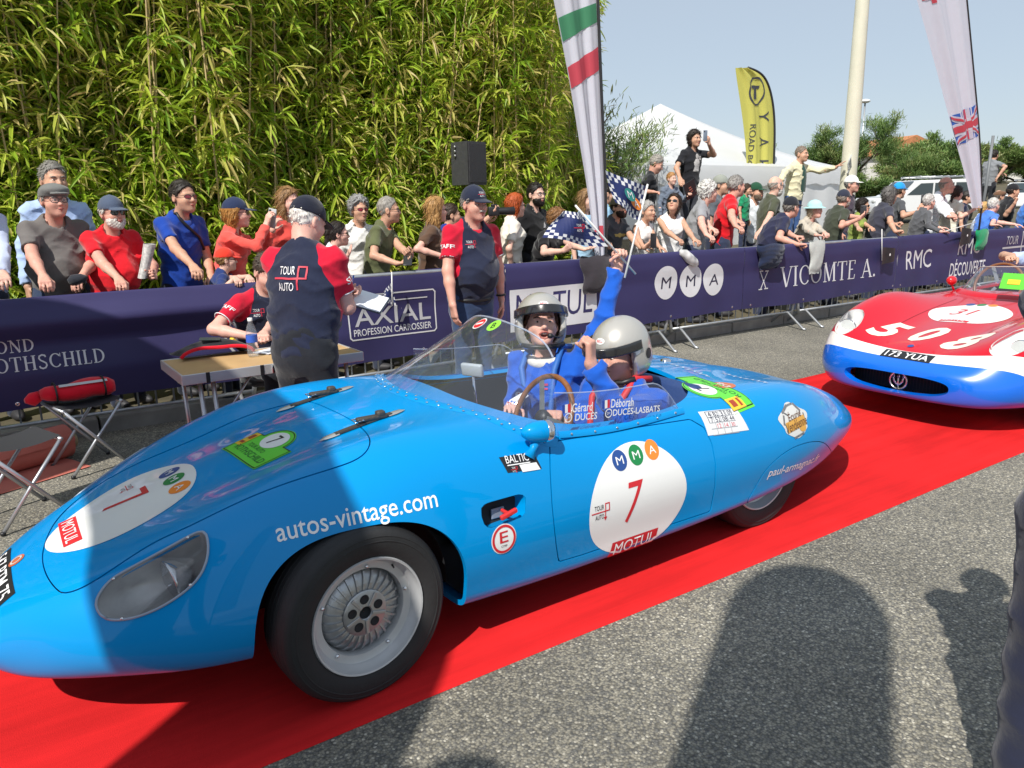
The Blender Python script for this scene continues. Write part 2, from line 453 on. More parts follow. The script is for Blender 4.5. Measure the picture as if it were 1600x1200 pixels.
def decal(name, d, m, O, U, Vv, bvh=None, D=None, step=.03, off=.0015, parent=None, reach=1.0):
    """flat print laid on a surface: plane point O, axes U and Vv; thrown along D onto the surface"""
    O = np.asarray(O, float); U = np.asarray(U, float); Vv = np.asarray(Vv, float)
    if bvh is None:
        V, F = d; P = O+V[:, :1]*U+V[:, 1:2]*Vv; nr = np.cross(U, Vv); nr /= np.linalg.norm(nr); P = P+nr*off
        return obj(name, P, F, m, parent, False)
    V, F = refine2d(d, step); P = O+V[:, :1]*U+V[:, 1:2]*Vv; D = np.asarray(D, float); D /= np.linalg.norm(D); out = []; ok = []; nn = []
    for p in P:
        h = bvh.ray_cast(Vector(p-D*reach), Vector(D), reach*2.5)
        if h[0] is None: out.append(p); ok.append(False); nn.append(-D); continue
        n = np.array(h[1]); n = n if n@D < 0 else -n
        out.append(np.array(h[0])+n*off); ok.append(True); nn.append(n)
    F = [f for f in F if all(ok[i] for i in f)]
    if not F: return None
    o = obj(name, np.array(out), F, m, parent, True); return o
# ================================================================== SETTING
def asphalt_mat():
    m = bpy.data.materials.new('asphalt'); m.use_nodes = True; nt = m.node_tree; n = nt.nodes; l = nt.links; b = n['Principled BSDF']
    tc = n.new('ShaderNodeTexCoord')
    vo = n.new('ShaderNodeTexVoronoi'); vo.inputs['Scale'].default_value = 118; vo.inputs['Randomness'].default_value = 1; l.new(tc.outputs['Object'], vo.inputs['Vector'])
    sp = n.new('ShaderNodeSeparateColor'); l.new(vo.outputs['Color'], sp.inputs[0])
    cr = n.new('ShaderNodeValToRGB'); e = cr.color_ramp
    e.elements[0].position = 0; e.elements[0].color = (.15, .145, .132, 1); e.elements[1].position = 1; e.elements[1].color = (.62, .58, .48, 1)
    for p, c in ((.3, (.18, .173, .153, 1)), (.55, (.255, .237, .19, 1)), (.8, (.34, .312, .245, 1)), (.94, (.37, .34, .27, 1))):
        q = e.elements.new(p); q.color = c
    l.new(sp.outputs[0], cr.inputs[0])
    # dark binder between the chips
    mr = n.new('ShaderNodeMapRange'); mr.inputs['From Min'].default_value = .35; mr.inputs['From Max'].default_value = .75; mr.inputs['To Min'].default_value = 1; mr.inputs['To Max'].default_value = .5
    l.new(vo.outputs['Distance'], mr.inputs['Value'])
    nz = n.new('ShaderNodeTexNoise'); nz.inputs['Scale'].default_value = .9; nz.inputs['Detail'].default_value = 5; l.new(tc.outputs['Object'], nz.inputs['Vector'])
    m2 = n.new('ShaderNodeMapRange'); m2.inputs['From Min'].default_value = .3; m2.inputs['From Max'].default_value = .7; m2.inputs['To Min'].default_value = .74; m2.inputs['To Max'].default_value = 1.15
    l.new(nz.outputs['Fac'], m2.inputs['Value'])
    mu = n.new('ShaderNodeMath'); mu.operation = 'MULTIPLY'; l.new(mr.outputs[0], mu.inputs[0]); l.new(m2.outputs[0], mu.inputs[1])
    vm = n.new('ShaderNodeVectorMath'); vm.operation = 'SCALE'; l.new(cr.outputs[0], vm.inputs[0]); l.new(mu.outputs[0], vm.inputs['Scale'])
    l.new(vm.outputs[0], b.inputs['Base Color']); b.inputs['Roughness'].default_value = .85
    v2 = n.new('ShaderNodeTexVoronoi'); v2.inputs['Scale'].default_value = 118; v2.feature = 'SMOOTH_F1'; l.new(tc.outputs['Object'], v2.inputs['Vector'])
    bp = n.new('ShaderNodeBump'); bp.invert = True; bp.inputs['Strength'].default_value = .5; bp.inputs['Distance'].default_value = .006
    l.new(v2.outputs['Distance'], bp.inputs['Height']); l.new(bp.outputs['Normal'], b.inputs['Normal'])
    return m
M_ASPH = asphalt_mat()
V = [(-400, -300, 0), (900, -300, 0), (900, 900, 0), (-400, 900, 0)]
tag(obj('ground', V, [[0, 1, 2, 3]], M_ASPH, smooth=False), kind='structure')

def carpet_mat():
    m = mat('red_carpet', (.72, .022, .024), rough=.95, var=.13, vscale=2.2, bump=.6, bscale=420, spec=.08, bdist=.004, detail=6.)
    nt = m.node_tree; n = nt.nodes; l = nt.links; b = n['Principled BSDF']; old = b.inputs['Base Color'].links[0].from_socket
    tc = n.new('ShaderNodeTexCoord'); mp = n.new('ShaderNodeMapping'); mp.inputs['Scale'].default_value = (.35, 5, 1); l.new(tc.outputs['Object'], mp.inputs[0])
    nz = n.new('ShaderNodeTexNoise'); nz.inputs['Scale'].default_value = 1.6; nz.inputs['Detail'].default_value = 7; nz.inputs['Roughness'].default_value = .7; l.new(mp.outputs[0], nz.inputs['Vector'])
    mr = n.new('ShaderNodeMapRange'); mr.inputs['From Min'].default_value = .35; mr.inputs['From Max'].default_value = .75; mr.inputs['To Min'].default_value = 1.0; mr.inputs['To Max'].default_value = .72; l.new(nz.outputs['Fac'], mr.inputs[0])
    vm = n.new('ShaderNodeVectorMath'); vm.operation = 'SCALE'; l.new(old, vm.inputs[0]); l.new(mr.outputs[0], vm.inputs['Scale']); l.new(vm.outputs[0], b.inputs['Base Color'])   # trodden, dusty streaks along the run
    return m
M_CARPET = carpet_mat()
# long red carpet: a thick mat with a rounded edge and slow waves
YN, YF = 2.005, 4.13
xs = np.linspace(-6, 26, 220)
prof = [(0.0, .001), (.004, .007), (.015, .009), (.5, .0095), (1, .0095)]
rows = []
for x in xs:
    bend = .0065*max(0, x-3.6)**2*.5
    a = YN+.006*math.sin(x*1.7)+.010*math.sin(x*.53+1)+bend*.7; b = YF+.007*math.sin(x*1.3+2)+bend*.4
    row = []
    for t, z in ((0, .001), (.003, .007), (.012, .0092), (.25, .0095), (.5, .0098), (.75, .0095), (.988, .0092), (.997, .007), (1, .001)):
        row.append((x, a+(b-a)*t, z+.0012*math.sin(x*9+t*14)*(0 < t < 1)+.0005))
    rows.append(row)
mb = MB(); mb.grid(np.array(rows)); carpet = mb.build('red_carpet', M_CARPET, smooth=True); tag(carpet, kind='structure')
# ================================================================== BLUE RACING CAR
BLUE = mat('blue_paint', (.0, .255, .62), rough=.33, coat=.6, spec=.08, var=.03, vscale=1.5); BLUE.node_tree.nodes['Principled BSDF'].inputs['Coat IOR'].default_value = 1.42
M_DARK = mat('dark_inner', (.012, .013, .016), rough=.8)
M_CHROME = mat('chrome', (.75, .76, .78), rough=.12, metal=1)
M_RUBBER = mat('tyre_rubber', (.018, .018, .019), rough=.72, bump=.15, bscale=60, var=.25, vscale=6)
M_ALU = mat('cast_aluminium', (.44, .45, .46), rough=.38, metal=.85, var=.12, vscale=20, bump=.12, bscale=120)
M_RIM = mat('rim_silver_paint', (.52, .53, .54), rough=.35, metal=.25, var=.05, vscale=15)
M_WHITE = mat('white_print', (.80, .80, .79), rough=.35, coat=.3)
M_WHITEP = mat('white_lettering', (.82, .82, .82), rough=.4)
M_RED = mat('red_print', (.60, .02, .03), rough=.4)
M_BLACKP = mat('black_print', (.015, .015, .017), rough=.45)
M_NAVYP = mat('navy_print', (.02, .07, .27), rough=.4)
M_GREENP = mat('green_print', (.01, .22, .06), rough=.4)
M_ORANGEP = mat('orange_print', (.85, .24, .03), rough=.4)
M_LIME = mat('lime_print', (.12, .62, .05), rough=.4)
M_YELLOWP = mat('yellow_print', (.80, .52, .04), rough=.4)
M_BROWNP = mat('brown_print', (.12, .05, .02), rough=.5)
M_LEATHER = mat('strap_leather', (.05, .043, .036), rough=.6, bump=.4, bscale=90, var=.2)
M_SCREEN = glass('perspex', (.93, .96, 1.0), haze=.03, spec=1.6)
M_COVER = glass('lamp_cover', (.86, .87, .88), haze=.02, spec=1.5)
M_WOOD = mat('wheel_wood', (.22, .085, .03), rough=.35, coat=.4, var=.3, vscale=30)

def proj_px(P):
    d = np.asarray(P)-np.array([0, 0, CAMH]); z = d@CF
    return np.stack([800+CAMF*(d@CR)/z, 600-CAMF*(d@CU)/z], 1), z
def poly_sd(Q, poly):
    """signed distance (positive inside) of 2D points to a closed polygon"""
    A = np.asarray(poly, float); B = np.roll(A, -1, 0); d = np.full(len(Q), 1e18); ins = np.zeros(len(Q), bool)
    for a, b in zip(A, B):
        e = b-a; w = Q-a; t = np.clip((w@e)/(e@e+1e-12), 0, 1); d = np.minimum(d, np.sum((w-t[:, None]*e)**2, 1))
        c = ((a[1] > Q[:, 1]) != (b[1] > Q[:, 1]))
        with np.errstate(divide='ignore', invalid='ignore'): xi = a[0]+(Q[:, 1]-a[1])*e[0]/(e[1] if abs(e[1]) > 1e-9 else 1e-9)
        ins ^= c & (Q[:, 0] < xi)
    return np.sqrt(d)*np.where(ins, 1, -1)
def round_poly(pts, n=8):
    """closed smooth outline through points"""
    P = np.asarray(pts, float); t = np.arange(len(P)+1); q = np.linspace(0, len(P), len(P)*n+1)[:-1]
    return cspline(t, np.vstack([P, P[:1]]), q, periodic=True)
def pix_mask(loc, poly, mirror=False):
    """distance in metres on the car's surface to an outline measured in the photograph, near side (or its mirror image)"""
    def g(V):
        W = V*np.array([1, -1 if mirror else 1, 1])+np.array(loc); q, z = proj_px(W); return poly_sd(q, poly)*np.abs(z)/CAMF
    return g

BL = np.array([2.0, 2.87, 0.0])
def ring_of(st):
    X, zc, v, f, s, w, l, b, zb = st
    half = [(0, zc), v, f, s, w, l, b, (b[0]*.5, zb)]
    pts = [(X, -y, z) for y, z in half]+[(X, 0, zb)]+[(X, y, z) for y, z in half[:0:-1]]
    return pts
ST = [
 (-.222, .335, (.03, .333), (.06, .328), (.085, .315), (.10, .295), (.085, .275), (.06, .262), .255),
 (-.205, .372, (.07, .370), (.14, .360), (.19, .335), (.215, .295), (.19, .258), (.14, .240), .232),
 (-.14, .425, (.11, .422), (.21, .408), (.275, .370), (.305, .300), (.28, .235), (.21, .212), .205),
 (-.02, .490, (.15, .486), (.29, .470), (.385, .420), (.430, .315), (.395, .230), (.30, .205), .195),
 (.14, .548, (.18, .543), (.36, .535), (.48, .470), (.545, .330), (.50, .232), (.39, .205), .195),
 (.34, .622, (.21, .614), (.42, .622), (.57, .540), (.648, .360), (.61, .240), (.50, .210), .195),
 (.60, .708, (.25, .692), (.465, .722), (.635, .620), (.722, .400), (.695, .262), (.59, .215), .195),
 (.86, .770, (.27, .752), (.485, .792), (.665, .670), (.748, .430), (.73, .272), (.64, .205), .190),
 (1.12, .815, (.28, .798), (.50, .816), (.675, .690), (.752, .440), (.735, .272), (.655, .190), .180),
 (1.42, .842, (.30, .828), (.52, .800), (.675, .680), (.748, .440), (.728, .265), (.652, .172), .165),
 (1.75, .842, (.33, .815), (.55, .748), (.675, .645), (.742, .440), (.722, .260), (.655, .168), .165),
 (2.15, .830, (.33, .800), (.56, .722), (.672, .630), (.738, .440), (.720, .262), (.655, .172), .170),
 (2.55, .795, (.33, .765), (.555, .710), (.668, .622), (.733, .440), (.718, .270), (.655, .182), .178),
 (2.85, .758, (.31, .733), (.535, .706), (.658, .622), (.728, .440), (.712, .278), (.645, .190), .186),
 (3.20, .706, (.28, .686), (.495, .690), (.635, .606), (.708, .430), (.685, .282), (.61, .200), .195),
 (3.52, .640, (.25, .626), (.44, .628), (.575, .550), (.650, .405), (.62, .285), (.54, .215), .208),
 (3.80, .560, (.21, .550), (.37, .538), (.485, .475), (.555, .375), (.52, .285), (.44, .232), .225),
 (4.03, .480, (.16, .472), (.29, .455), (.375, .405), (.425, .345), (.395, .285), (.32, .248), .240),
 (4.19, .412, (.11, .406), (.19, .392), (.245, .362), (.275, .328), (.25, .292), (.20, .268), .262),
 (4.255, .365, (.05, .363), (.085, .357), (.112, .343), (.125, .325), (.112, .308), (.085, .295), .292),
]
def shape_body(stations, loc, nu=330, nv=150):
    R = np.array([ring_of(s) for s in stations]); R = R-np.array([loc[0], 0, 0])
    u = np.linspace(0, 1, nu); u = u-.06*np.sin(2*np.pi*u)*.5
    s = loft(R, nu, nv, u)
    # close the two ends
    n0 = len(s.V); G = s.G
    s.V = np.vstack([s.V, G[0].mean(0)+np.array([-.006, 0, 0]), G[-1].mean(0)+np.array([.006, 0, 0])])
    s.N = np.vstack([s.N, [(-1, 0, 0)], [(1, 0, 0)]]); nu_, nv_ = G.shape[:2]
    for j in range(nv_):
        s.F.append([n0, (j+1) % nv_, j]); s.F.append([n0+1, (nu_-1)*nv_+j, (nu_-1)*nv_+(j+1) % nv_])
    return s
BS = shape_body(ST, BL)
_bvh = BVHTree.FromPolygons([tuple(v) for v in BS.V], BS.F)
def at_blue(px, py):
    """point of the blue body seen at a pixel (or the nearest pixel that shows it)"""
    for r in range(0, 60, 3):
        for k in range(1 if r == 0 else 12):
            t = k*math.pi/6; d = ray(px+r*math.cos(t), py+r*math.sin(t))
            h = _bvh.ray_cast(Vector(np.array([0, 0, CAMH])-BL), Vector(d).normalized(), 30)
            if h[0] is not None: return np.array(h[0]), np.array(h[1])

bluecar = thing('racing_car', 'bright blue open racing car with round-nosed bodywork and number 7 roundels on red carpet', 'car', tuple(BL))
x = lambda X: X-BL[0]
# --- openings
def arch(V):
    s = 2.6; a = np.abs(V[:, 0]-x(.86))/.365; b = np.maximum(V[:, 2]-.25, 0)/.347
    return np.where(np.abs(V[:, 1]) > .28, (a**s+b**s)**(1/s)-1, 1.)*.35
def cockpit(V):
    # opening behind the curved screen
    ax = (V[:, 0]-x(2.11))/.62; ay = V[:, 1]/.575; k = (np.abs(ax)**3.2+np.abs(ay)**3.2)**(1/3.2)
    return np.where(V[:, 2] > .5, k-1, 1)*.6
def mouth(V): return np.where(V[:, 0] < x(.0), np.sqrt((V[:, 1]/.20)**2+((V[:, 2]-.285)/.034)**2)-1, 1)*.04
HL_PX = round_poly([(151, 947), (156, 928), (172, 908), (200, 890), (250, 863), (290, 841), (312, 831), (322, 834), (326, 850), (324, 875), (311, 903), (285, 928), (250, 950), (215, 964), (187, 969), (163, 965)], 5)
HOOD_PX = round_poly([(68, 858), (67, 880), (75, 903), (90, 922), (105, 926), (140, 912), (200, 873), (250, 843), (300, 820), (400, 773), (500, 738), (548, 722), (570, 708), (578, 692), (572, 676), (548, 656), (512, 638), (478, 627), (440, 634), (380, 652), (300, 688), (220, 722), (150, 760), (105, 795), (80, 826)], 6)
DOOR_PX = np.array([(859, 691), (900, 684), (980, 670), (1078, 655), (1100, 668), (1112, 692), (1118, 725), (1117, 760), (1110, 799), (1050, 819), (980, 843), (910, 867), (873, 878), (869, 850), (863, 790), (860, 740)])
SKIRT_PX = round_poly([(1168, 792), (1178, 765), (1194, 738), (1220, 712), (1250, 695), (1280, 690), (1295, 699), (1301, 715), (1296, 734), (1280, 745), (1250, 757), (1210, 775)], 5)
VENT_PX = round_poly([(752, 806), (751, 796), (757, 788), (775, 782), (800, 775), (814, 772), (821, 776), (821, 795), (818, 806), (800, 813), (775, 822), (764, 825), (757, 820)], 4)
near_y = lambda V: -V[:, 1]
def both(poly, V):
    a = np.where(V[:, 1] < .0, pix_mask(BL, poly)(V), -1); b = np.where(V[:, 1] > .0, pix_mask(BL, poly, True)(V), -1); return np.maximum(a, b)
def limit(g, ok): return np.where(ok, g, -1.)
def g_head(V): return limit(both(HL_PX, V), (V[:, 0] < x(.75)) & (V[:, 2] > .34))
def g_hood(V):
    a = pix_mask(BL, HOOD_PX)(V); return limit(a, (V[:, 2] > .42) & (V[:, 0] < x(1.4)))
def g_door(V): return limit(both(DOOR_PX, V), (np.abs(V[:, 1]) > .60))
def g_skirt(V): return limit(both(SKIRT_PX, V), (np.abs(V[:, 1]) > .48) & (V[:, 2] > .17))
def g_vent(V): return limit(pix_mask(BL, VENT_PX)(V), V[:, 1] < -.55)
GAP = .0022
body = BS.clip(arch(BS.V)); body = body.clip(cockpit(body.V)); body = body.clip(mouth(body.V))
_full = body
parts = {}
for nm, g, gap in (('headlight', g_head, 0), ('bonnet', g_hood, GAP), ('door', g_door, GAP), ('wheel_skirt', g_skirt, GAP*.8), ('vent', g_vent, 0)):
    inner = body.clip(g(body.V)-gap) if nm not in ('headlight', 'vent') else None
    if nm in ('headlight', 'vent'): inner = body.clip(g(body.V)-.0005)
    inner.edge = [e for e in inner.edge]
    parts[nm] = inner
    body = body.clip(-g(body.V)-(gap if gap else .0005))
bb = body.build('body', BLUE, bluecar, lip=.02)
bonnet = parts['bonnet'].build('bonnet', BLUE, bluecar, lip=.02)
def split_y(s): return s.clip(-s.V[:, 1]), s.clip(s.V[:, 1])
doors = []
for q in split_y(parts['door']): doors.append(q.build('door', BLUE, bluecar, lip=.02))
skirts = []
for q in split_y(parts['wheel_skirt']): skirts.append(q.build('wheel_skirt', BLUE, bluecar, lip=.012))
# dark backing just inside the gaps
inn = _full.clip(-(np.where(np.abs(_full.V[:, 1]) > .28, (np.sqrt((_full.V[:, 0]-x(.86))**2+(_full.V[:, 2]-.3)**2) < .43)*1., 0.))+.5)
inn = inn.clip(-np.maximum(g_head(inn.V), g_vent(inn.V))-.012)
inn = inn.clip(np.maximum(np.abs(inn.V[:, 0]-x(.9))-.95, .36-np.abs(inn.V[:, 1])) - .0 + 10*(inn.V[:, 2] > .3)) if False else inn
obj('inner_shell', inn.V-inn.N*.016, inn.F, M_DARK, bluecar, True, normals=inn.N)
# headlight pods: clear cover, dark bowl, chrome lamp
for sgn, q in zip((-1, 1), split_y(parts['headlight'])):
    c = q.V.mean(0); nrm = q.N.mean(0); nrm /= np.linalg.norm(nrm)
    cover = obj('headlight_cover', q.V+q.N*.002, q.F, M_COVER, bluecar, True, normals=q.N)
    # bowl: inner wall following the outline and a recessed floor
    E = q.edge; idx = sorted({i for e in E for i in e}); mp = {o: i for i, o in enumerate(idx)}; n = len(idx)
    P0 = q.V[idx]; P1 = c+(P0-c)*.80-nrm*.085; P2 = c+(P0-c)*.05-nrm*.10
    Vb = np.vstack([P0, P1, P2]); Fb = []
    for a, b in E: Fb += [(mp[a], mp[b], mp[b]+n, mp[a]+n), (mp[a]+n, mp[b]+n, mp[b]+2*n, mp[a]+2*n)]
    obj('headlight_bowl', Vb, Fb, mat('headlight_bowl_grey', (.46, .45, .43), rough=.30, metal=.35, var=.45, vscale=9), cover, True)
    ed = MB()
    rim_pts = P0[np.argsort(np.arctan2((P0-c)[:, 2], (P0-c)[:, 0]))]
    ed.tube(rim_pts+q.N[idx].mean(0)*.003, .0042, 6, closed=True); ed.build('cover_trim', mat('cover_trim_grey', (.30, .36, .44), rough=.3), cover, True)
    # lamp: chrome bowl and glass lens, facing forward
    lp = c+np.array([.045, 0, -.005])-nrm*.035; lm = MB()
    lm.lathe([(.012, .05), (.035, .035), (.055, .012), (.064, -.012), (.066, -.018), (.058, -.020)], 28, (0, 0, 0), 'x')
    lo = lm.build('headlight', M_CHROME, cover, True, loc=tuple(lp)); lo.rotation_euler = (0, rad(-8), rad(-10*sgn))
    l2 = MB(); l2.lathe([(0.001, -.030), (.03, -.028), (.058, -.020)], 28, (0, 0, 0), 'x'); g2 = l2.build('lens', M_COVER, cover, True, loc=tuple(lp)); g2.rotation_euler = lo.rotation_euler
    for k in np.linspace(0, len(rim_pts)-1, 5)[:4].astype(int):
        s_ = MB(); s_.ellipsoid(rim_pts[k]*.97+c*.03+nrm*.004, (.006, .006, .004), 6, 8); s_.build('cover_screw', M_CHROME, cover, True)
# side vent: recessed blue tray with the kill-switch pull
q = parts['vent']; c = q.V.mean(0); nrm = q.N.mean(0); nrm /= np.linalg.norm(nrm)
E = q.edge; idx = sorted({i for e in E for i in e}); mp = {o: i for i, o in enumerate(idx)}; n = len(idx); P0 = q.V[idx]
P1 = P0-nrm*.05+np.array([-.012, 0, 0]); P2 = c-nrm*.055+(P0-c)*.1
Fb = []
for a, b in E: Fb += [(mp[a], mp[b], mp[b]+n, mp[a]+n)]
vent = obj('side_vent', np.vstack([P0, P1]), Fb, BLUE, bluecar, True)
Fb = [(mp[a], mp[b], mp[b]+n, mp[a]+n) for a, b in E]
obj('vent_back', np.vstack([P1, P2]), Fb, M_DARK, vent, True)
mb = MB(); mb.box((-.028, -.004, -.02), (.028, .004, .02), .004); mb.build('switch_plate', mat('switch_plate_grey', (.25, .27, .32), rough=.5), vent, loc=tuple(c-nrm*.042+np.array([.0, 0, -.012])))
mb = MB(); mb.box((-.036, -.052, -.009), (.036, -.036, .009), .005); mb.tube([(0, 0, 0), (0, -.04, 0)], .007, 8)
mb.build('kill_switch_pull', mat('pull_red', (.62, .03, .03), rough=.45), vent, loc=tuple(c-nrm*.03+np.array([.012, 0, -.004])), rot=(0, rad(-14), 0))
# wheel wells and underbody
for sgn in (-1, 1):
    rows = []; aa = np.linspace(rad(-4), rad(184), 40)
    for yy, rr in ((-.205, .345), (-.15, .345), (0, .345), (0, .02)): rows.append([(rr*math.cos(t), yy, rr*math.sin(t)) for t in aa])
    mb = MB(); mb.grid(np.array(rows)); w = mb.build('wheel_well', M_DARK, bluecar, True, loc=(x(.86), sgn*.42, .285)); w.scale = (1, -sgn, 1)
# --- wheels
def make_wheel(parent, loc, sgn, R=.302, steer=0., front=True):
    """axle along y, outer face towards -y*sgn.. built for the near side and mirrored"""
    w = bpy.data.objects.new('wheel', None); COL.objects.link(w); w.parent = parent; w.location = loc; w.rotation_euler = (0, 0, steer + (math.pi if sgn > 0 else 0))
    t = MB(); k = R/.302
    prof = [(.192, .066), (.198, .076), (.216, .088), (.25, .093), (.272, .092), (.288, .086), (.296, .076), (.2985, .070), (.2985, .066), (.302, .063)]
    full = prof+[(.3035, .02), (.3035, -.02)]+[(r, -y) for r, y in prof[::-1]]
    t.lathe([(r*k, y) for r, y in full], 72, (0, 0, 0), 'y'); ty = t.build('tyre', M_RUBBER, w, True)
    g = MB()
    for rr, yy in ((.262, .0932), (.278, .0905)): g.lathe([((rr-.003)*k, yy-.0005), (rr*k, yy+.002), ((rr+.003)*k, yy-.0005)], 72, (0, 0, 0), 'y')
    g.build('sidewall_rib', M_RUBBER, ty, True)
    gr = MB()
    for yy in (-.035, -.012, .012, .035): gr.lathe([(.3036*k, yy-.003), (.3045*k, yy-.002), (.3045*k, yy+.002), (.3036*k, yy+.003)], 72, (0, 0, 0), 'y')
    gr.build('tread_rib', M_RUBBER, ty, True)
    # rim (note: -y is the outer face)
    r = MB(); r.lathe([(.192, .05), (.203, .082), (.200, .088), (.194, .086), (.189, .068), (.180, .056), (.176, .047), (.166, .043), (.151, .041), (.148, .030), (.148, -.05)], 72, (0, 0, 0), 'y'); ro = r.build('rim', M_RIM, w, True)
    smooth_angle(ro, 40)
    # finned drum
    d = MB(); d.lathe([(.149, -.02), (.147, .004), (.139, .020), (.124, .032), (.104, .039), (.088, .0415), (.078, .042)], 72, (0, 0, 0), 'y'); dr = d.build('brake_drum', M_ALU, w, True)
    nf = 26
    f = MB(); rr = np.array([.147, .138, .122, .102, .080]); yb = np.array([.000, .018, .030, .037, .0405]); hh = np.array([.010, .012, .012, .010, .006])
    for i in range(1):
        a0 = 0; pts0 = []; pts1 = []
        for j in range(5):
            a = (.10*(j/4)**1.3); pts0.append((rr[j], a, yb[j]-.004)); pts1.append((rr[j], a, yb[j]+hh[j]))
        VV = []; FF = []
        for (q0, q1) in zip(pts0, pts1):
            for rr_, a_, y_, wd in ((q0[0], q0[1], q0[2], .0062), (q1[0], q1[1], q1[2], .0036)):
                for s_ in (-1, 1): VV.append((rr_*math.cos(a_)-s_*wd*math.sin(a_), -y_, rr_*math.sin(a_)+s_*wd*math.cos(a_)))
        for j in range(4):
            b = j*4; FF += [(b, b+2, b+6, b+4), (b+1, b+5, b+7, b+3), (b+2, b+3, b+7, b+6)]
        FF += [(0, 1, 3, 2), (16, 18, 19, 17)]
    fin_me = new_mesh('fin', np.array(VV), FF, M_ALU, False)
    for i in range(nf): link('fin', fin_me, dr, rot=(0, 2*math.pi*i/nf, 0))
    h = MB(); h.lathe([(.080, .034), (.079, .050), (.074, .053), (.024, .054), (.021, .050)], 48, (0, 0, 0), 'y'); ho = h.build('hub_plate', M_ALU, w, True); smooth_angle(ho, 35)
    mb = MB(); mb.lathe([(.021, .050), (.019, .040), (.001, .039)], 24, (0, 0, 0), 'y'); mb.build('hub_bore', M_DARK, ho, True)
    hole = MB(); hole.lathe([(.0001, .0545), (.012, .0545), (.0145, .0560), (.0165, .0545)], 20, (0, 0, 0), 'y'); hm = new_mesh('lug_hole', *hole.data(), [M_DARK], True)
    for i in range(5):
        a = 2*math.pi*i/5+.35; link('lug_hole', hm, ho, loc=(.050*math.cos(a), 0, .050*math.sin(a)))
    rib = MB(); rib.box((.024, -.0575, -.006), (.075, -.052, .006), .002); rm = new_mesh('hub_rib', *rib.data(), [M_ALU], False)
    for i in range(5): link('hub_rib', rm, ho, rot=(0, 2*math.pi*(i+.5)/5-.35+.0, 0))
    bt = MB(); bt.lathe([(.0075, .040), (.0075, .048), (.005, .051), (.0005, .052)], 12, (0, 0, 0), 'y'); bme = new_mesh('rim_bolt', *bt.data(), [M_CHROME], True)
    for i in range(5):
        a = 2*math.pi*i/5+.2; link('rim_bolt', bme, ro, loc=(.160*math.cos(a), 0, .160*math.sin(a)))
    vs = MB(); vs.tube([(.176, -.040, 0), (.170, -.062, 0)], [.004, .003], 8); vs.build('valve', M_BLACKP, ro, True, rot=(0, rad(-50), 0))
    return w
make_wheel(bluecar, (x(.850), -.655, .297), -1, R=.298, steer=rad(5))
make_wheel(bluecar, (x(.850), .655, .297), 1, R=.298, steer=rad(5))
make_wheel(bluecar, (x(3.0), -.525, .298), -1)
make_wheel(bluecar, (x(3.0), .525, .298), 1)

# --- windscreen: one wrap-round sheet, then low side screens
def body_z(xx, yy):
    h = _bvh.ray_cast(Vector((xx, yy, 2)), Vector((0, 0, -1)), 5); return h[0][2] if h[0] else .7
def screen_base(s):     # s in -1..1 across the car
    yy = .615*math.sin(s*math.pi/2); t = abs(s); xx = x(1.365)+.365*(1-math.cos(t*math.pi/2))**.9; return xx, yy
WS = []; NB = 41
_top = cspline([-1, -.6, -.2, .1, .4, .7, 1], [(x(1.715), -.60, 1.03), (x(1.76), -.46, 1.075), (x(1.79), -.2, 1.105), (x(1.83), .08, 1.103), (x(1.90), .30, 1.06), (x(1.955), .48, .995), (x(2.0), .59, .925)], np.linspace(-1, 1, NB))
for i in range(NB):
    s = -1+2*i/(NB-1); bx, by = screen_base(s); bz = body_z(bx, by)-.004; tx, ty, tz = _top[i]
    WS.append([(bx+(tx-bx)*k, by+(ty-by)*k, bz+(tz-bz)*(k-.05*math.sin(k*math.pi)*(1-abs(s)))) for k in np.linspace(0, 1, 9)])
WS = np.array(WS); mb = MB(); mb.grid(WS); ws = mb.build('windscreen', M_SCREEN, bluecar, True)
mb = MB(); mb.tube(WS[:, -1], .004, 6); mb.build('screen_edge', glass('screen_edge_clear', (.75, .82, .92), haze=.25), ws, True)
base_strip = []
for i in range(NB):
    s = -1+2*i/(NB-1); bx, by = screen_base(s); tx, tyv = screen_base(min(1, s+.02)); n2 = np.array([-1, by*1.5]); n2 = n2/np.linalg.norm(n2)
    row = []
    for k, hgt in ((.0, .010), (.012, .012), (.045, .004), (.048, .0005)):
        X_, Y_ = bx+n2[0]*k, by+n2[1]*k; row.append((X_, Y_, body_z(X_, Y_)+hgt*.35+.0005))
    base_strip.append(row)
mb = MB(); mb.grid(np.array(base_strip)); strip = mb.build('screen_flange', BLUE, bluecar, True)
rv = MB(); rv.ellipsoid((0, 0, 0), (.0055, .0055, .003), 6, 10); rvm = new_mesh('rivet', *rv.data(), [M_CHROME], True)
for i in range(1, 30):
    for kk, dd in ((.012, 0), (.038, .5)):
        s = -1+2*(i+dd)/30
        if abs(s) > .98: continue
        bx, by = screen_base(s); n2 = np.array([-1, by*1.5]); n2 = n2/np.linalg.norm(n2); X_, Y_ = bx+n2[0]*kk, by+n2[1]*kk
        link('rivet', rvm, strip, loc=(X_, Y_, body_z(X_, Y_)+.006))
side_screens = []
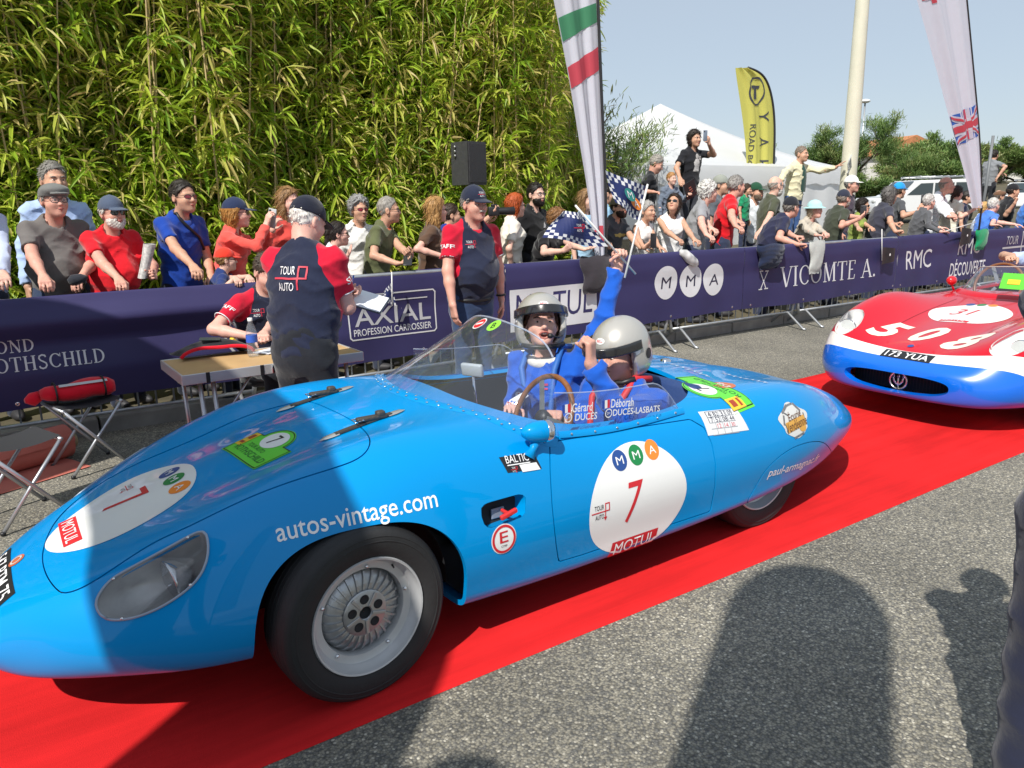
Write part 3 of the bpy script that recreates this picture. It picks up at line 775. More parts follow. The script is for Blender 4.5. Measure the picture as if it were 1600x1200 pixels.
for sgn in (-1, 1):
    rows = []
    for i in range(25):
        t = i/24; X_ = x(1.725)+.70*t; yy = sgn*(.615-.012*t+.012*math.sin(t*math.pi)); bz = body_z(X_, yy); top = .178*(1-.10*t) if t < .72 else .178*.928*math.cos((t-.72)/.28*math.pi/2*.96)
        rows.append([(X_+.10*k*(1-t)*0, yy-sgn*.02*k, bz-.004+top*k) for k in np.linspace(0, 1, 6)])
    mb = MB(); mb.grid(np.array(rows)); so = mb.build('side_screen', M_SCREEN, bluecar, True); side_screens.append((np.array(rows), so))
    fl = MB(); fl.grid(np.array([[(r[0][0], r[0][1]-sgn*.004, r[0][2]+.028), (r[0][0], r[0][1]+sgn*.006, r[0][2]+.028), (r[0][0], r[0][1]+sgn*.012, r[0][2]+.004)] for r in rows]))
    fo = fl.build('side_screen_strip', BLUE, so, True)
    for i in range(2, 24, 4):
        r = rows[i][0]; link('rivet', rvm, fo, loc=(r[0], r[1]+sgn*.011, r[2]+.017), rot=(rad(80), 0, 0))
    mb = MB(); mb.tube([r[-1] for r in rows], .003, 6); mb.build('screen_edge', glass('screen_edge_clear'), so, True)
# wipers are not fitted; driver's mirror pod in blue with a chrome back
mc = on_y(845, 674, 2.205)-BL
mb = MB(); mb.lathe([(.001, -.082), (.016, -.076), (.030, -.058), (.039, -.032), (.042, -.006), (.041, .016)], 28, (0, 0, 0), 'x'); mir = mb.build('mirror', BLUE, bluecar, True, loc=tuple(mc), rot=(0, rad(4), rad(-8)))
mb = MB(); mb.lathe([(.0415, .014), (.044, .018), (.043, .034), (.036, .044), (.034, .040), (.001, .040)], 28, (0, 0, 0), 'x'); mb.build('mirror_rim', M_CHROME, mir, True)
mb = MB(); zz = body_z(mc[0]-.01, mc[1]+.0)-mc[2]; mb.tube([(-.02, 0, -.035), (-.03, 0, zz*.6-.01), (-.045, 0, zz+.002)], [.020, .014, .026], 12); mb.build('mirror_stalk', BLUE, mir, True)
# interior mirror on the screen
mi = on_y(738, 578, 2.86)-BL
mb = MB(); mb.box((-.012, -.055, -.03), (.012, .055, .03), .008); im = mb.build('interior_mirror', mat('mirror_back_grey', (.45, .48, .5), rough=.3), bluecar, True, loc=tuple(mi), rot=(0, rad(-12), rad(25)))
mb = MB(); mb.tube([(0, 0, 0), (-.02, .0, -.26)], .006, 8); mb.build('mirror_stem', M_CHROME, im, True)
# bonnet straps
for yy in (-.24, .27):
    so = bpy.data.objects.new('bonnet_strap', None); COL.objects.link(so); so.parent = bluecar
    xs_ = np.linspace(x(.965), x(1.20), 16); pts = [(X_, yy+.02*(X_-x(1.12)), body_z(X_, yy)+.008) for X_ in xs_]; so.location = pts[0]
    P = np.array(pts)-np.array(pts[0]); mb = MB()
    mb.grid(np.array([[p+np.array([0, -.013, -.004]), p+np.array([0, -.012, .003]), p+np.array([0, .012, .003]), p+np.array([0, .013, -.004])] for p in P])); mb.build('strap', M_LEATHER, so)
    for k, d in ((0, -1), (15, 1)):
        p = P[k]; tip = MB()
        prof = [(0, .016), (.03, .017), (.055, .011), (.075, .001)]
        rows = []
        for a, w_ in prof:
            X_ = p[0]+d*(a-.015); z_ = body_z(X_+pts[0][0], yy)+.004-pts[0][2]
            rows.append([(X_, p[1]-w_, z_), (X_, p[1]-w_*.5, z_+.007*min(1, w_/.012)), (X_, p[1]+w_*.5, z_+.007*min(1, w_/.012)), (X_, p[1]+w_, z_)])
        tip.grid(np.array(rows)); tip.build('strap_anchor', mat('anchor_satin', (.62, .60, .55), rough=.35, metal=.8), so, True)
    q = P[9]; mb = MB(); mb.box(tuple(q+np.array([-.05, -.015, .002])), tuple(q+np.array([.075, .015, .020])), .006); mb.box(tuple(q+np.array([.03, -.016, .012])), tuple(q+np.array([.065, .016, .034])), .007); mb.build('strap_keeper', M_LEATHER, so, True)
    mb = MB(); mb.tube([q+np.array([-.062, -.02, .010]), q+np.array([-.03, -.02, .012]), q+np.array([-.03, .02, .012]), q+np.array([-.062, .02, .010])], .0032, 6, closed=True); mb.build('buckle', M_CHROME, so, True)
# cockpit: tub, dashboard, seats, steering wheel
mb = MB(); mb.box((x(1.48), -.60, .18), (x(2.78), .60, .21)); mb.build('cockpit_floor', mat('cockpit_floor_grey', (.05, .055, .065), rough=.8), bluecar)
mb = MB(); mb.box((x(2.64), -.57, .2), (x(2.70), .57, .70), .01); mb.build('rear_bulkhead', mat('bulkhead_blue', (.01, .06, .2), rough=.6), bluecar)
mb = MB(); pr = [(x(1.54), .75), (x(1.60), .745), (x(1.66), .70), (x(1.67), .56), (x(1.58), .56)]; mb.prism(pr, -.50, .50); mb.build('dashboard', mat('dash_black', (.03, .035, .045), rough=.6), bluecar, True)
seatm = mat('seat_vinyl', (.02, .05, .16), rough=.55, bump=.2)
for yy in (-.27, .28):
    so = bpy.data.objects.new('seat', None); COL.objects.link(so); so.parent = bluecar; so.location = (x(2.35), yy, .22)
    mb = MB(); mb.box((-.26, -.21, 0), (.16, .21, .09), .03); mb.build('seat_cushion', seatm, so, True)
    mb = MB(); mb.box((-.05, -.20, 0), (.05, .20, .52), .035, Matrix.Translation((.22, 0, .02))@Matrix.Rotation(rad(14), 4, 'Y')); mb.build('seat_back', seatm, so, True)
sw = bpy.data.objects.new('steering_wheel', None); COL.objects.link(sw); sw.parent = bluecar
swc = on_y(847, 652, 2.56)-BL; sw.location = tuple(swc); sw.rotation_euler = (0, rad(-66), rad(0))
a = np.arange(40)*2*np.pi/40; mb = MB(); mb.tube(np.stack([np.cos(a)*.185, np.sin(a)*.185, a*0], 1), .0125, 10, closed=True); mb.build('rim', M_WOOD, sw, True)
sp = MB(); sp.box((.03, -.014, -.002), (.178, .014, .002)); spm = new_mesh('spoke', *sp.data(), [M_ALU], False)
for k in range(3): link('spoke', spm, sw, rot=(0, 0, 2*math.pi*k/3+.5))
mb = MB(); mb.lathe([(.001, .02), (.03, .016), (.036, 0), (.03, -.02), (.018, -.05), (.016, -.25)], 20); mb.build('boss', M_BLACKP, sw, True)
# rear fin lump by the seat and tail fittings
mb = MB(); mb.lathe([(.03, 0), (.03, .012), (.02, .018), (.001, .018)], 20); mb.build('fuel_cap', M_CHROME, bluecar, True, loc=(x(3.05), .12, body_z(x(3.05), .12)-.002))
# ================================================================== print and stickers on the blue car
def blue_frame(pl, pr):
    (A, na), (B, nb) = at_blue(*pl), at_blue(*pr); n = na+nb; n /= np.linalg.norm(n); U = B-A; L = np.linalg.norm(U); U /= L
    n = n-U*(n@U); n /= np.linalg.norm(n); V = np.cross(n, U); return (A+B)/2, U, V, n, L
def blue_text(s, pl, pr, h, m, parent, name='lettering', bold=.0, shear=0., spacing=1.):
    O, U, V, n, L = blue_frame(pl, pr); return decal(name, fit_text(s, L, h, bold=bold, shear=shear, spacing=spacing), m, O, U, V, _bvh, -n, .02, .0016, parent, .3)
blue_text('autos-vintage.com', (432, 838), (683, 783), .078, M_WHITEP, bb, bold=.006)
blue_text('paul-armagnac.fr', (1200, 741), (1279, 715), .058, M_WHITEP, skirts[0], bold=.008, shear=.15)
def mma_dots(O, U, V, n, r, sp, parent, lift=0.):
    for k, (mm, ch) in enumerate(((M_NAVYP, 'M'), (M_GREENP, 'M'), (M_ORANGEP, 'A'))):
        c = O+U*(k-1)*sp+V*lift*(k-1)
        decal('sponsor_dot', disc2d(r, r*1.1, 24, 3), mm, c, U, V, _bvh, -n, .02, .003, parent, .3)
        decal('sponsor_letter', fit_text(ch, r*1.0, r*.85), M_WHITEP, c, U, V, _bvh, -n, .02, .0042, parent, .3)
def tour_auto(O, U, V, n, w, parent, bvh=_bvh, dark=M_BLACKP, red=M_RED, off=.003, reach=.3):
    """small event mark: two words with a red line that loops to an arrow"""
    D = -np.asarray(n) if bvh is not None else None
    decal('event_mark', join2d(shift2d(fit_text('TOUR', w*.48, w*.20), -.10*w, .19*w), shift2d(fit_text('AUTO', w*.44, w*.20), -.08*w, -.19*w)), dark, O, U, V, bvh, D, .03, off, parent, reach)
    ln = stroke2d([(-.5*w, 0), (.42*w, 0), (.42*w, .30*w), (.22*w, .30*w), (.22*w, -.28*w)], .045*w)
    ar = poly2d([(.22*w, -.40*w), (.31*w, -.24*w), (.13*w, -.24*w)])
    for q_ in (ln, ar): decal('event_mark', q_, red, O, U, V, bvh, D, .03, off+.0002, parent, reach)
# door roundel
(A, na), (B, nb) = at_blue(921, 800), at_blue(1072, 765); c, n = at_blue(996, 777); L = abs(B[0]-A[0])/2
U = np.array([1., 0, 0]); n = np.array([0, -1., .18]); n /= np.linalg.norm(n); Vv = np.cross(n, U)
T, _ = at_blue(1000, 684); Bt, _ = at_blue(985, 868); RY = abs(T[2]-Bt[2])/2*1.02; O = np.array([(A[0]+B[0])/2, c[1], (T[2]+Bt[2])/2])
rd = decal('number_roundel', disc2d(L, RY, 64, 8, egg=.10), M_WHITE, O, U, Vv, _bvh, -n, .04, .0016, doors[0], .4)
a7 = at_blue(992, 783)[0]
decal('number', fit_text('7', .10, .165, bold=.0, shear=.25), M_RED, a7, U, Vv, _bvh, -n, .03, .003, doors[0], .3)
om, _ = at_blue(993, 711); mma_dots(om, U, Vv, n, .038, .092, doors[0], lift=.004)
tour_auto(at_blue(939, 800)[0], U, Vv, n, .10, doors[0])
om, _ = at_blue(990, 847)
decal('sponsor_plate', poly2d([(-.135, -.031), (.122, -.031), (.135, .031), (-.122, .031)]), M_RED, om, U, Vv, _bvh, -n, .04, .003, bb, .3)
decal('sponsor_letter', fit_text('MOTUL', .225, .046, shear=.15), M_WHITEP, om, U, Vv, _bvh, -n, .03, .0042, bb, .3)
# bonnet roundel (read from the front of the car)
c, n = at_blue(192, 790); U = np.array([0, -1., 0]); n = n-U*(n@U); n /= np.linalg.norm(n); Vv = np.cross(n, U)
if Vv[0] < 0: Vv = -Vv
A, B = at_blue(78, 862)[0], at_blue(309, 722)[0]; R = np.linalg.norm((B-A)@np.array([1, 0, 0]))/2
C1, C2 = at_blue(150, 765)[0], at_blue(235, 815)[0]
decal('number_roundel', disc2d(.232, R*1.04, 64, 8, egg=-.12), M_WHITE, c, U, Vv, _bvh, -n, .04, .0016, bonnet, .4)
decal('number', fit_text('7', .085, .16), M_RED, at_blue(196, 783)[0], U, Vv, _bvh, -n, .03, .003, bonnet, .3)
om, _ = at_blue(272, 749); mma_dots(om, U, Vv, n, .036, .088, bonnet)
om, _ = at_blue(109, 830)
decal('sponsor_plate', poly2d([(-.125, -.03), (.115, -.03), (.125, .03), (-.115, .03)]), M_RED, om, U, Vv, _bvh, -n, .04, .003, bonnet, .3)
decal('sponsor_letter', fit_text('MOTUL', .205, .042, shear=.15), M_WHITEP, om, U, Vv, _bvh, -n, .03, .0042, bonnet, .3)
tour_auto(at_blue(198, 764)[0], U, Vv, n, .07, bonnet)
# green rally plate on the bonnet and on the tail
def rally_plate(O, U, Vv, n, w, h, parent):
    pl = [(-w/2, -h/2), (w/2, -h/2), (w/2, h*.22)]
    pl += [(w*.02+w*.28*math.cos(t), h*.22+w*.28*math.sin(t)) for t in np.linspace(0, math.pi, 16)]+[(-w*.28, h*.22), (-w/2, h*.22)]
    decal('rally_plate', poly2d(pl), M_LIME, O, U, Vv, _bvh, -n, .03, .002, parent, .3)
    ins = [(p[0]*.94, (p[1]-.05*h)*.95+.05*h) for p in pl]
    decal('plate_border', stroke2d(ins, .004, True), M_BLACKP, O, U, Vv, _bvh, -n, .03, .0032, parent, .3)
    decal('plate_disc', disc2d(w*.19, w*.19, 32, 3, (w*.02, h*.24)), M_WHITE, O, U, Vv, _bvh, -n, .03, .0034, parent, .3)
    decal('plate_number', shift2d(fit_text('7', w*.10, w*.22), w*.02, h*.24), M_BLACKP, O, U, Vv, _bvh, -n, .03, .0046, parent, .3)
    decal('plate_lettering', join2d(shift2d(fit_text('ROTHSCHILD', w*.74, h*.15), .03*w, -h*.28), shift2d(fit_text('TOUR AUTO', w*.40, h*.10), -.02*w, -h*.10)), mat('plate_dark_green', (.01, .12, .03), rough=.5), O, U, Vv, _bvh, -n, .03, .0034, parent, .3)
    decal('plate_badge', rect2d(w*.16, h*.46, (-w*.39, -h*.02)), M_YELLOWP, O, U, Vv, _bvh, -n, .03, .0034, parent, .3)
    decal('plate_badge_mark', join2d(rect2d(w*.09, h*.16, (-w*.39, h*.06)), rect2d(w*.11, h*.07, (-w*.39, -h*.14))), mat('badge_rust', (.35, .05, .02), rough=.5), O, U, Vv, _bvh, -n, .03, .0046, parent, .3)
c, n = at_blue(410, 697); U = np.array([.12, -1., 0]); U /= np.linalg.norm(U); n = n-U*(n@U); n /= np.linalg.norm(n); Vv = np.cross(n, U); Vv = Vv if Vv[0] > 0 else -Vv
rally_plate(c, U, Vv, n, .30, .205, bonnet)
c, n = at_blue(1110, 607); n = np.array([.12, -.05, 1.]); U = np.array([-.1, 1., 0]); U /= np.linalg.norm(U); n = n-U*(n@U); n /= np.linalg.norm(n); Vv = np.cross(n, U); Vv = Vv if Vv[0] < 0 else -Vv
rally_plate(c, U, Vv, n, .36, .22, bb)
c, n = at_blue(1130, 602); decal('round_sticker', disc2d(.07, .05, 28, 3), mat('sticker_salmon', (.55, .16, .07), rough=.5), c, np.array([1., 0, 0]), np.array([0, 1., 0]), _bvh, (0, 0, -1), .03, .002, bb, .3)
decal('sticker_lettering', fit_text('DB', .07, .035), M_WHITEP, c, np.array([0, 1., 0]), np.array([-1., 0, 0]), _bvh, (0, 0, -1), .03, .0034, bb, .3)
for (px, py), s, w in (((1075, 577), '', .30), ((1165, 592), '', .28)):
    h_ = at_blue(px, py)
    if h_: decal('tail_lettering', stroke2d([(-w/2+w*k/24, .022*math.sin(k*1.9)*(1-.3*math.sin(k))) for k in range(25)], .010), mat('tail_pale_print', (.35, .5, .7), rough=.4), h_[0], np.array([0, 1., 0]), np.array([-1., 0, 0]), _bvh, (0, 0, -1), .03, .002, bb, .3)
# small stickers on the flank
def quad_sticker(pts, m, parent, name):
    c0, n = at_blue(np.mean([p[0] for p in pts]), np.mean([p[1] for p in pts])); P = [at_blue(*p)[0] for p in pts]
    U = P[1]-P[0]+P[2]-P[3]; U = U/np.linalg.norm(U); n = n-U*(n@U); n /= np.linalg.norm(n); V = np.cross(n, U)
    d2 = [((q-c0)@U, (q-c0)@V) for q in P]; decal(name, poly2d(d2[::-1]), m, c0, U, V, _bvh, -n, .03, .002, parent, .3); return c0, U, V, n
c0, U, V, n = quad_sticker([(779, 715), (832, 706), (846, 732), (793, 739)], M_BLACKP, bb, 'sponsor_sticker')
W_ = .165
decal('sticker_lettering', join2d(shift2d(fit_text('BALTIC', W_*.62, .030), -.01, .018), rect2d(W_*.62, .004, (-.008, -.004))), M_WHITEP, c0, U, V, _bvh, -n, .03, .0034, bb, .3)
decal('sticker_field', poly2d([(.0, -.036), (.082, -.036), (.070, -.008), (-.008, -.008)]), M_WHITE, c0, U, V, _bvh, -n, .03, .0034, bb, .3)
tour_auto(c0-U*.033-V*.022, U, V, n, .032, bb, dark=M_WHITEP, off=.0036)
c, n = at_blue(787, 842); U = np.array([1., 0, 0]); n = n-U*(n@U); n /= np.linalg.norm(n); V = np.cross(n, U)
decal('extinguisher_sticker', disc2d(.054, .056, 36, 3), M_WHITE, c, U, V, _bvh, -n, .03, .002, bb, .3)
decal('sticker_ring', ring2d(.046, .009, ry=.048), M_RED, c, U, V, _bvh, -n, .03, .0034, bb, .3)
decal('sticker_lettering', shift2d(fit_text('E', .036, .042, bold=.006), 0, .008), M_RED, c, U, V, _bvh, -n, .03, .0034, bb, .3)
decal('sticker_lettering', shift2d(fit_text('CMP', .026, .008), 0, -.026), M_BLACKP, c, U, V, _bvh, -n, .03, .0034, bb, .3)
# scrutineering sheet
c0, U, V, n = quad_sticker([(1090, 644), (1149, 638), (1170, 672), (1106, 681)], mat('sheet_paper', (.66, .67, .68), rough=.5), bb, 'scrutineering_sheet')
ln = [rect2d(.17, .003, (0, .055-.028*k)) for k in range(5)]+[rect2d(.003, .11, (-.05+.045*k, 0)) for k in range(3)]
decal('sheet_lines', join2d(*ln), mat('sheet_grey', (.35, .36, .38), rough=.5), c0, U, V, _bvh, -n, .03, .0034, bb, .3)
decal('sheet_entries', join2d(*[shift2d(fit_text(t, w=.03), -.07+.045*(k % 4), .04-.028*(k//4)) for k, t in enumerate(('14', 'B2', '31', '09', '17', '52', '08', '44'))]), mat('sheet_ink', (.05, .05, .08), rough=.5), c0, U, V, _bvh, -n, .03, .0034, bb, .3)
decal('sheet_entries', join2d(*[shift2d(fit_text(t, w=.024), -.03+.045*k, -.018) for k, t in enumerate(('12', '14', '30'))]), mat('sheet_red', (.6, .12, .14), rough=.5), c0, U, V, _bvh, -n, .03, .0034, bb, .3)
# club emblem on the rear wing
c, n = at_blue(1241, 656); U = np.array([1., 0, 0]); n = n-U*(n@U); n /= np.linalg.norm(n); V = np.cross(n, U)
rr = np.random.RandomState(4)
blob = [(.115*math.cos(t)*(1+.12*math.sin(5*t)+.05*rr.rand()), .080*math.sin(t)*(1+.10*math.cos(4*t)+.06*rr.rand())) for t in np.linspace(0, 2*math.pi, 40)[:-1]]
decal('club_emblem', poly2d(blob), mat('emblem_offwhite', (.62, .62, .60), rough=.45), c, U, V, _bvh, -n, .03, .002, bb, .3)
decal('emblem_shade', join2d(*[shift2d(rect2d(a, b), p, q, r_) for a, b, p, q, r_ in ((.07, .014, -.05, .062, .5), (.06, .014, .055, .058, -.9), (.05, .012, -.085, .01, 1.2), (.09, .010, .01, -.078, .15), (.05, .010, .005, .078, .1), (.05, .010, .088, .0, 1.4), (.04, .008, -.06, .04, -.6), (.03, .02, -.07, -.045, .4))]), mat('emblem_grey', (.16, .16, .17), rough=.45, var=.4, vscale=60), c, U, V, _bvh, -n, .03, .0032, bb, .3)
decal('emblem_band', join2d(shift2d(rect2d(.17, .05), .005, -.02, .12), shift2d(disc2d(.03, .02, 14, 2), .05, -.045)), mat('emblem_gold', (.62, .33, .06), rough=.45), c, U, V, _bvh, -n, .03, .0040, bb, .3)
decal('emblem_lettering', join2d(shift2d(fit_text('Écurie', .12, .045, shear=.3, bold=.006), .005, .026, .12), shift2d(fit_text('Vendéenne', .185, .045, shear=.3, bold=.006), .005, -.022, .12)), M_BROWNP, c, U, V, _bvh, -n, .03, .0052, bb, .3)
# nose badge and black number plate
c, n = at_blue(26, 876); U = np.array([0, -1., 0]); n = n-U*(n@U); n /= np.linalg.norm(n); V = np.cross(n, U); V = V if V[0] > 0 else -V
decal('nose_badge', disc2d(.030, .028, 20, 2), mat('badge_orange', (.5, .12, .05), rough=.5), c, U, V, _bvh, -n, .03, .002, bb, .3)
decal('badge_mark', ring2d(.018, .006, 16), mat('badge_pale', (.5, .5, .45), rough=.5), c, U, V, _bvh, -n, .03, .0034, bb, .3)
c = np.array([x(-.135), 0, .45]); n = np.array([-.62, 0, .78])
V = np.array([.78, 0, .62]); decal('number_plate', rect2d(.40, .075), M_BLACKP, c, U, V, _bvh, -n, .03, .002, bb, .3)
decal('plate_lettering', fit_text('547 BTM 75', .36, .05, bold=.006), M_WHITEP, c, U, V, _bvh, -n, .03, .0034, bb, .3)
# names on the near side screen
rows, so = side_screens[0]
pO = lambda X_, z_: np.array([x(X_), -.628+.02*(z_-.70)/.17, z_])
def scr(px, py): p = on_y(px, py, 2.87-.627)-BL; return p
U = np.array([1., 0, 0]); V = np.array([0, 0, 1.])
def scr_text(s, pl, pr, h, m, bold=.0):
    A, B = scr(*pl), scr(*pr); L = np.linalg.norm(B-A); U_ = (B-A)/L; V_ = np.cross(np.array([0, -1., 0]), U_); decal('name_lettering', fit_text(s, L, h, bold=bold), m, (A+B)/2, U_, V_, None, None, parent=so, off=.008)
scr_text('Gérard', (892, 637), (924, 634), .036, M_WHITEP, .01); scr_text('DUCÈS', (897, 650), (931, 647), .036, M_WHITEP, .01)
scr_text('Déborah', (953, 630), (988, 627), .036, M_WHITEP, .01); scr_text('DUCÈS-LASBATS', (956, 643), (1029, 636), .034, M_WHITEP, .01)
for px, py in ((883, 638), (945, 631)):
    c = scr(px, py)
    for k, mm in enumerate((mat('flag_blue', (.02, .06, .35), rough=.5), M_WHITEP, mat('flag_red', (.65, .03, .05), rough=.5))): decal('name_flag', rect2d(.0135, .034, ((k-1)*.0135, 0)), mm, c, U, V, None, None, parent=so, off=.008)
for px, py in ((886, 652), (949, 645)):
    c = scr(px, py); decal('name_badge', join2d(ring2d(.017, .004, 24), fit_text('D+', .018)), M_WHITEP, c, U, V, None, None, parent=so, off=.008)
# two stickers on the windscreen
def ws_at(px, py):
    d = ray(px, py); b_ = BVHTree.FromPolygons([tuple(v.co) for v in ws.data.vertices], [list(p.vertices) for p in ws.data.polygons]); h = b_.ray_cast(Vector(np.array([0, 0, CAMH])-BL), Vector(d).normalized(), 30); return np.array(h[0]), np.array(h[1])
b_ws = BVHTree.FromPolygons([tuple(v.co) for v in ws.data.vertices], [list(p.vertices) for p in ws.data.polygons])
def ws_sticker(px, py, d2, m, off, name):
    c, n = ws_at(px, py); n = n if n[0] < 0 else -n; U_ = np.array([.35, -1, 0.]); U_ = U_-n*(U_@n); U_ /= np.linalg.norm(U_); V_ = np.cross(n, U_); V_ = V_ if V_[2] > 0 else -V_
    decal(name, d2, m, c, U_, V_, b_ws, -n, .03, off, ws, .2)
ws_sticker(750, 506, disc2d(.042, .036, 28, 2), M_WHITE, .002, 'screen_sticker'); ws_sticker(750, 506, disc2d(.036, .030, 28, 2), M_RED, .0028, 'screen_sticker'); ws_sticker(750, 506, rect2d(.05, .012), M_WHITE, .0036, 'screen_sticker')
ws_sticker(772, 509, disc2d(.040, .034, 28, 2), mat('sticker_lime', (.28, .72, .06), rough=.4), .002, 'screen_sticker'); ws_sticker(772, 509, fit_text('B', .026, .036, bold=.006), M_BLACKP, .003, 'screen_sticker')
# ================================================================== RED RACING CAR
REDP = mat('red_paint', (.54, .005, .018), rough=.3, coat=.6, spec=.2, var=.03, vscale=2)
WHITEP_ = mat('white_paint', (.80, .79, .77), rough=.3, coat=.8)
BLUEP2 = mat('nose_blue_paint', (.0, .13, .66), rough=.28, coat=1.0)
RL = np.array([7.3, 2.88, 0.0]); rx = lambda X: X-RL[0]
ST2 = [
 (5.222, .400, (.10, .400), (.19, .392), (.25, .370), (.275, .320), (.25, .265), (.18, .240), .232),
 (5.245, .435, (.14, .434), (.27, .425), (.36, .392), (.395, .320), (.36, .242), (.27, .212), .205),
 (5.31, .475, (.17, .474), (.34, .466), (.45, .425), (.50, .325), (.46, .225), (.35, .195), .188),
 (5.44, .530, (.20, .528), (.44, .572), (.57, .500), (.615, .335), (.565, .222), (.45, .188), .180),
 (5.66, .585, (.23, .585), (.50, .690), (.645, .600), (.700, .365), (.66, .230), (.55, .185), .175),
 (5.95, .640, (.25, .640), (.52, .778), (.675, .665), (.745, .395), (.715, .245), (.62, .185), .170),
 (6.30, .695, (.27, .690), (.53, .815), (.695, .690), (.765, .420), (.745, .262), (.66, .178), .165),
 (6.70, .745, (.29, .735), (.53, .770), (.69, .670), (.765, .430), (.745, .262), (.665, .170), .160),
 (7.10, .790, (.31, .775), (.55, .755), (.69, .660), (.760, .430), (.74, .262), (.665, .168), .160),
 (7.60, .800, (.33, .785), (.57, .750), (.69, .650), (.760, .430), (.74, .262), (.665, .170), .165),
 (8.10, .800, (.33, .785), (.57, .765), (.69, .665), (.760, .440), (.74, .270), (.665, .180), .175),
 (8.60, .790, (.31, .780), (.55, .790), (.68, .680), (.750, .450), (.73, .280), (.65, .190), .185),
 (9.00, .740, (.27, .730), (.49, .735), (.62, .630), (.69, .430), (.66, .285), (.57, .205), .200),
 (9.35, .650, (.2, .640), (.37, .615), (.48, .540), (.54, .400), (.5, .295), (.42, .235), .230),
 (9.58, .540, (.12, .53), (.22, .51), (.29, .47), (.32, .40), (.29, .33), (.23, .28), .275),
 (9.64, .470, (.05, .465), (.09, .455), (.12, .435), (.13, .41), (.12, .38), (.09, .36), .355),
]
ST2 = [(a[0], a[1])+tuple((q[0]*1.17, q[1]) for q in a[2:8])+(a[8],) for a in ST2]
RS = shape_body(ST2, RL, 260, 130)
_rbvh = BVHTree.FromPolygons([tuple(v) for v in RS.V], RS.F)
def at_red(px, py):
    for r in range(0, 60, 3):
        for k in range(1 if r == 0 else 12):
            t = k*math.pi/6; d = ray(px+r*math.cos(t), py+r*math.sin(t)); h = _rbvh.ray_cast(Vector(np.array([0, 0, CAMH])-RL), Vector(d).normalized(), 30)
            if h[0] is not None: return np.array(h[0]), np.array(h[1])
redcar = thing('racing_car', 'red open racing car with white band, blue nose and big number 508', 'car', tuple(RL))
def r_arch(V):
    g = 1.
    for X in (6.22, 8.55):
        a = np.abs(V[:, 0]-rx(X))/.37; b = np.maximum(V[:, 2]-.25, 0)/.36; g = np.minimum(g, np.where(np.abs(V[:, 1]) > .3, (a**2.4+b**2.4)**(1/2.4)-1, 1.)*.35)
    return g
def r_cock(V):
    ax = (V[:, 0]-rx(7.75))/.58; ay = V[:, 1]/.56; return np.where(V[:, 2] > .5, (np.abs(ax)**3+np.abs(ay)**3)**(1/3)-1, 1)*.6
def r_mouth(V): return np.where(V[:, 0] < rx(5.6), (np.abs(V[:, 1]/.385)**2.6+np.abs((V[:, 2]-.305-.015*(V[:, 1]/.4)**2)/.070)**2.6)**(1/2.6)-1, 1)*.06
def r_blue(V): return np.where(V[:, 0] < rx(6.2), 1-np.sqrt(((V[:, 0]-rx(5.2))/.40)**2+(np.maximum(V[:, 2]-.24, 0)/(.235+.02*(V[:, 1]/.5)**2))**2), -1)*.3
def r_white(V): return np.where(V[:, 0] < rx(6.2), 1-np.sqrt(((V[:, 0]-rx(5.2))/.56)**2+(np.maximum(V[:, 2]-.24, 0)/(.285+.05*(V[:, 1]/.5)**2))**2), -1)*.3
HLF = round_poly([(1305, 519), (1306, 508), (1313, 497), (1324, 487), (1338, 483), (1349, 485), (1350, 494), (1343, 507), (1330, 517), (1315, 523)], 5)
def r_head(V):
    W = V*np.array([1, 1, 1]); out = np.full(len(V), -1.)
    q, z = proj_px(np.stack([V[:, 0], np.abs(V[:, 1]), V[:, 2]], 1)+RL); g = poly_sd(q, HLF)*np.abs(z)/CAMF
    return np.where((V[:, 2] > .4) & (np.abs(V[:, 1]) > .47) & (V[:, 0] < rx(5.80)), g, -1)
s = RS.clip(r_arch(RS.V)); s = s.clip(r_cock(s.V)); s = s.clip(r_mouth(s.V))
mouth_edge = s
hd = s.clip(r_head(s.V)-.0005); s = s.clip(-r_head(s.V)-.0005)
b_ = s.clip(r_blue(s.V)); s2 = s.clip(-r_blue(s.V)); w_ = s2.clip(r_white(s2.V)); r_ = s2.clip(-r_white(s2.V))
rbody = r_.build('body', REDP, redcar, lip=.02); rwhite = w_.build('white_band', WHITEP_, redcar); rblue = b_.build('blue_nose', BLUEP2, redcar, lip=.0)
# mouth lip, dark duct, mesh and trident
E = [e for e in b_.edge if all(b_.V[i][0] < rx(5.6) and abs(b_.V[i][2]-.31) < .095 and abs(b_.V[i][1]) < .46 for i in e)]
V_, F_ = Surf(b_.V, b_.N, []).flange(0, E) if False else (None, None)
idx = sorted({i for e in E for i in e}); mp = {o: i for i, o in enumerate(idx)}; n = len(idx)
if n:
    P0 = b_.V[idx]; P1 = P0*np.array([1, .95, 1])+np.array([.05, 0, 0]); P1[:, 2] = .305+(P0[:, 2]-.305)*.9
    obj('intake_lip', np.vstack([P0, P1]), [(mp[a], mp[b], mp[b]+n, mp[a]+n) for a, b in E], BLUEP2, rblue, True)
mb = MB(); mb.box((rx(5.40), -.40, .225), (rx(5.42), .40, .40)); mb.build('intake_duct', M_DARK, redcar)
gm = MB(); gm.box((0, -.0018, 0), (.002, .0018, .15)); gmm = new_mesh('grille_wire', *gm.data(), [mat('grille_dark', (.03, .03, .033), rough=.4, metal=.6)], False)
for k in range(34): link('grille_wire', gmm, redcar, loc=(rx(5.345), -.39+.0236*k, .235))
tr = np.array([rx(5.295), 0, .308])
Ut, Vt = np.array([0, -1., 0]), np.array([0, 0, 1.])
pol = [ring2d(.066, .010, 32)]
mb = MB(); a = np.arange(36)*2*np.pi/36; mb.tube(np.stack([a*0, np.cos(a)*.062, np.sin(a)*.062], 1), .0075, 6, closed=True)
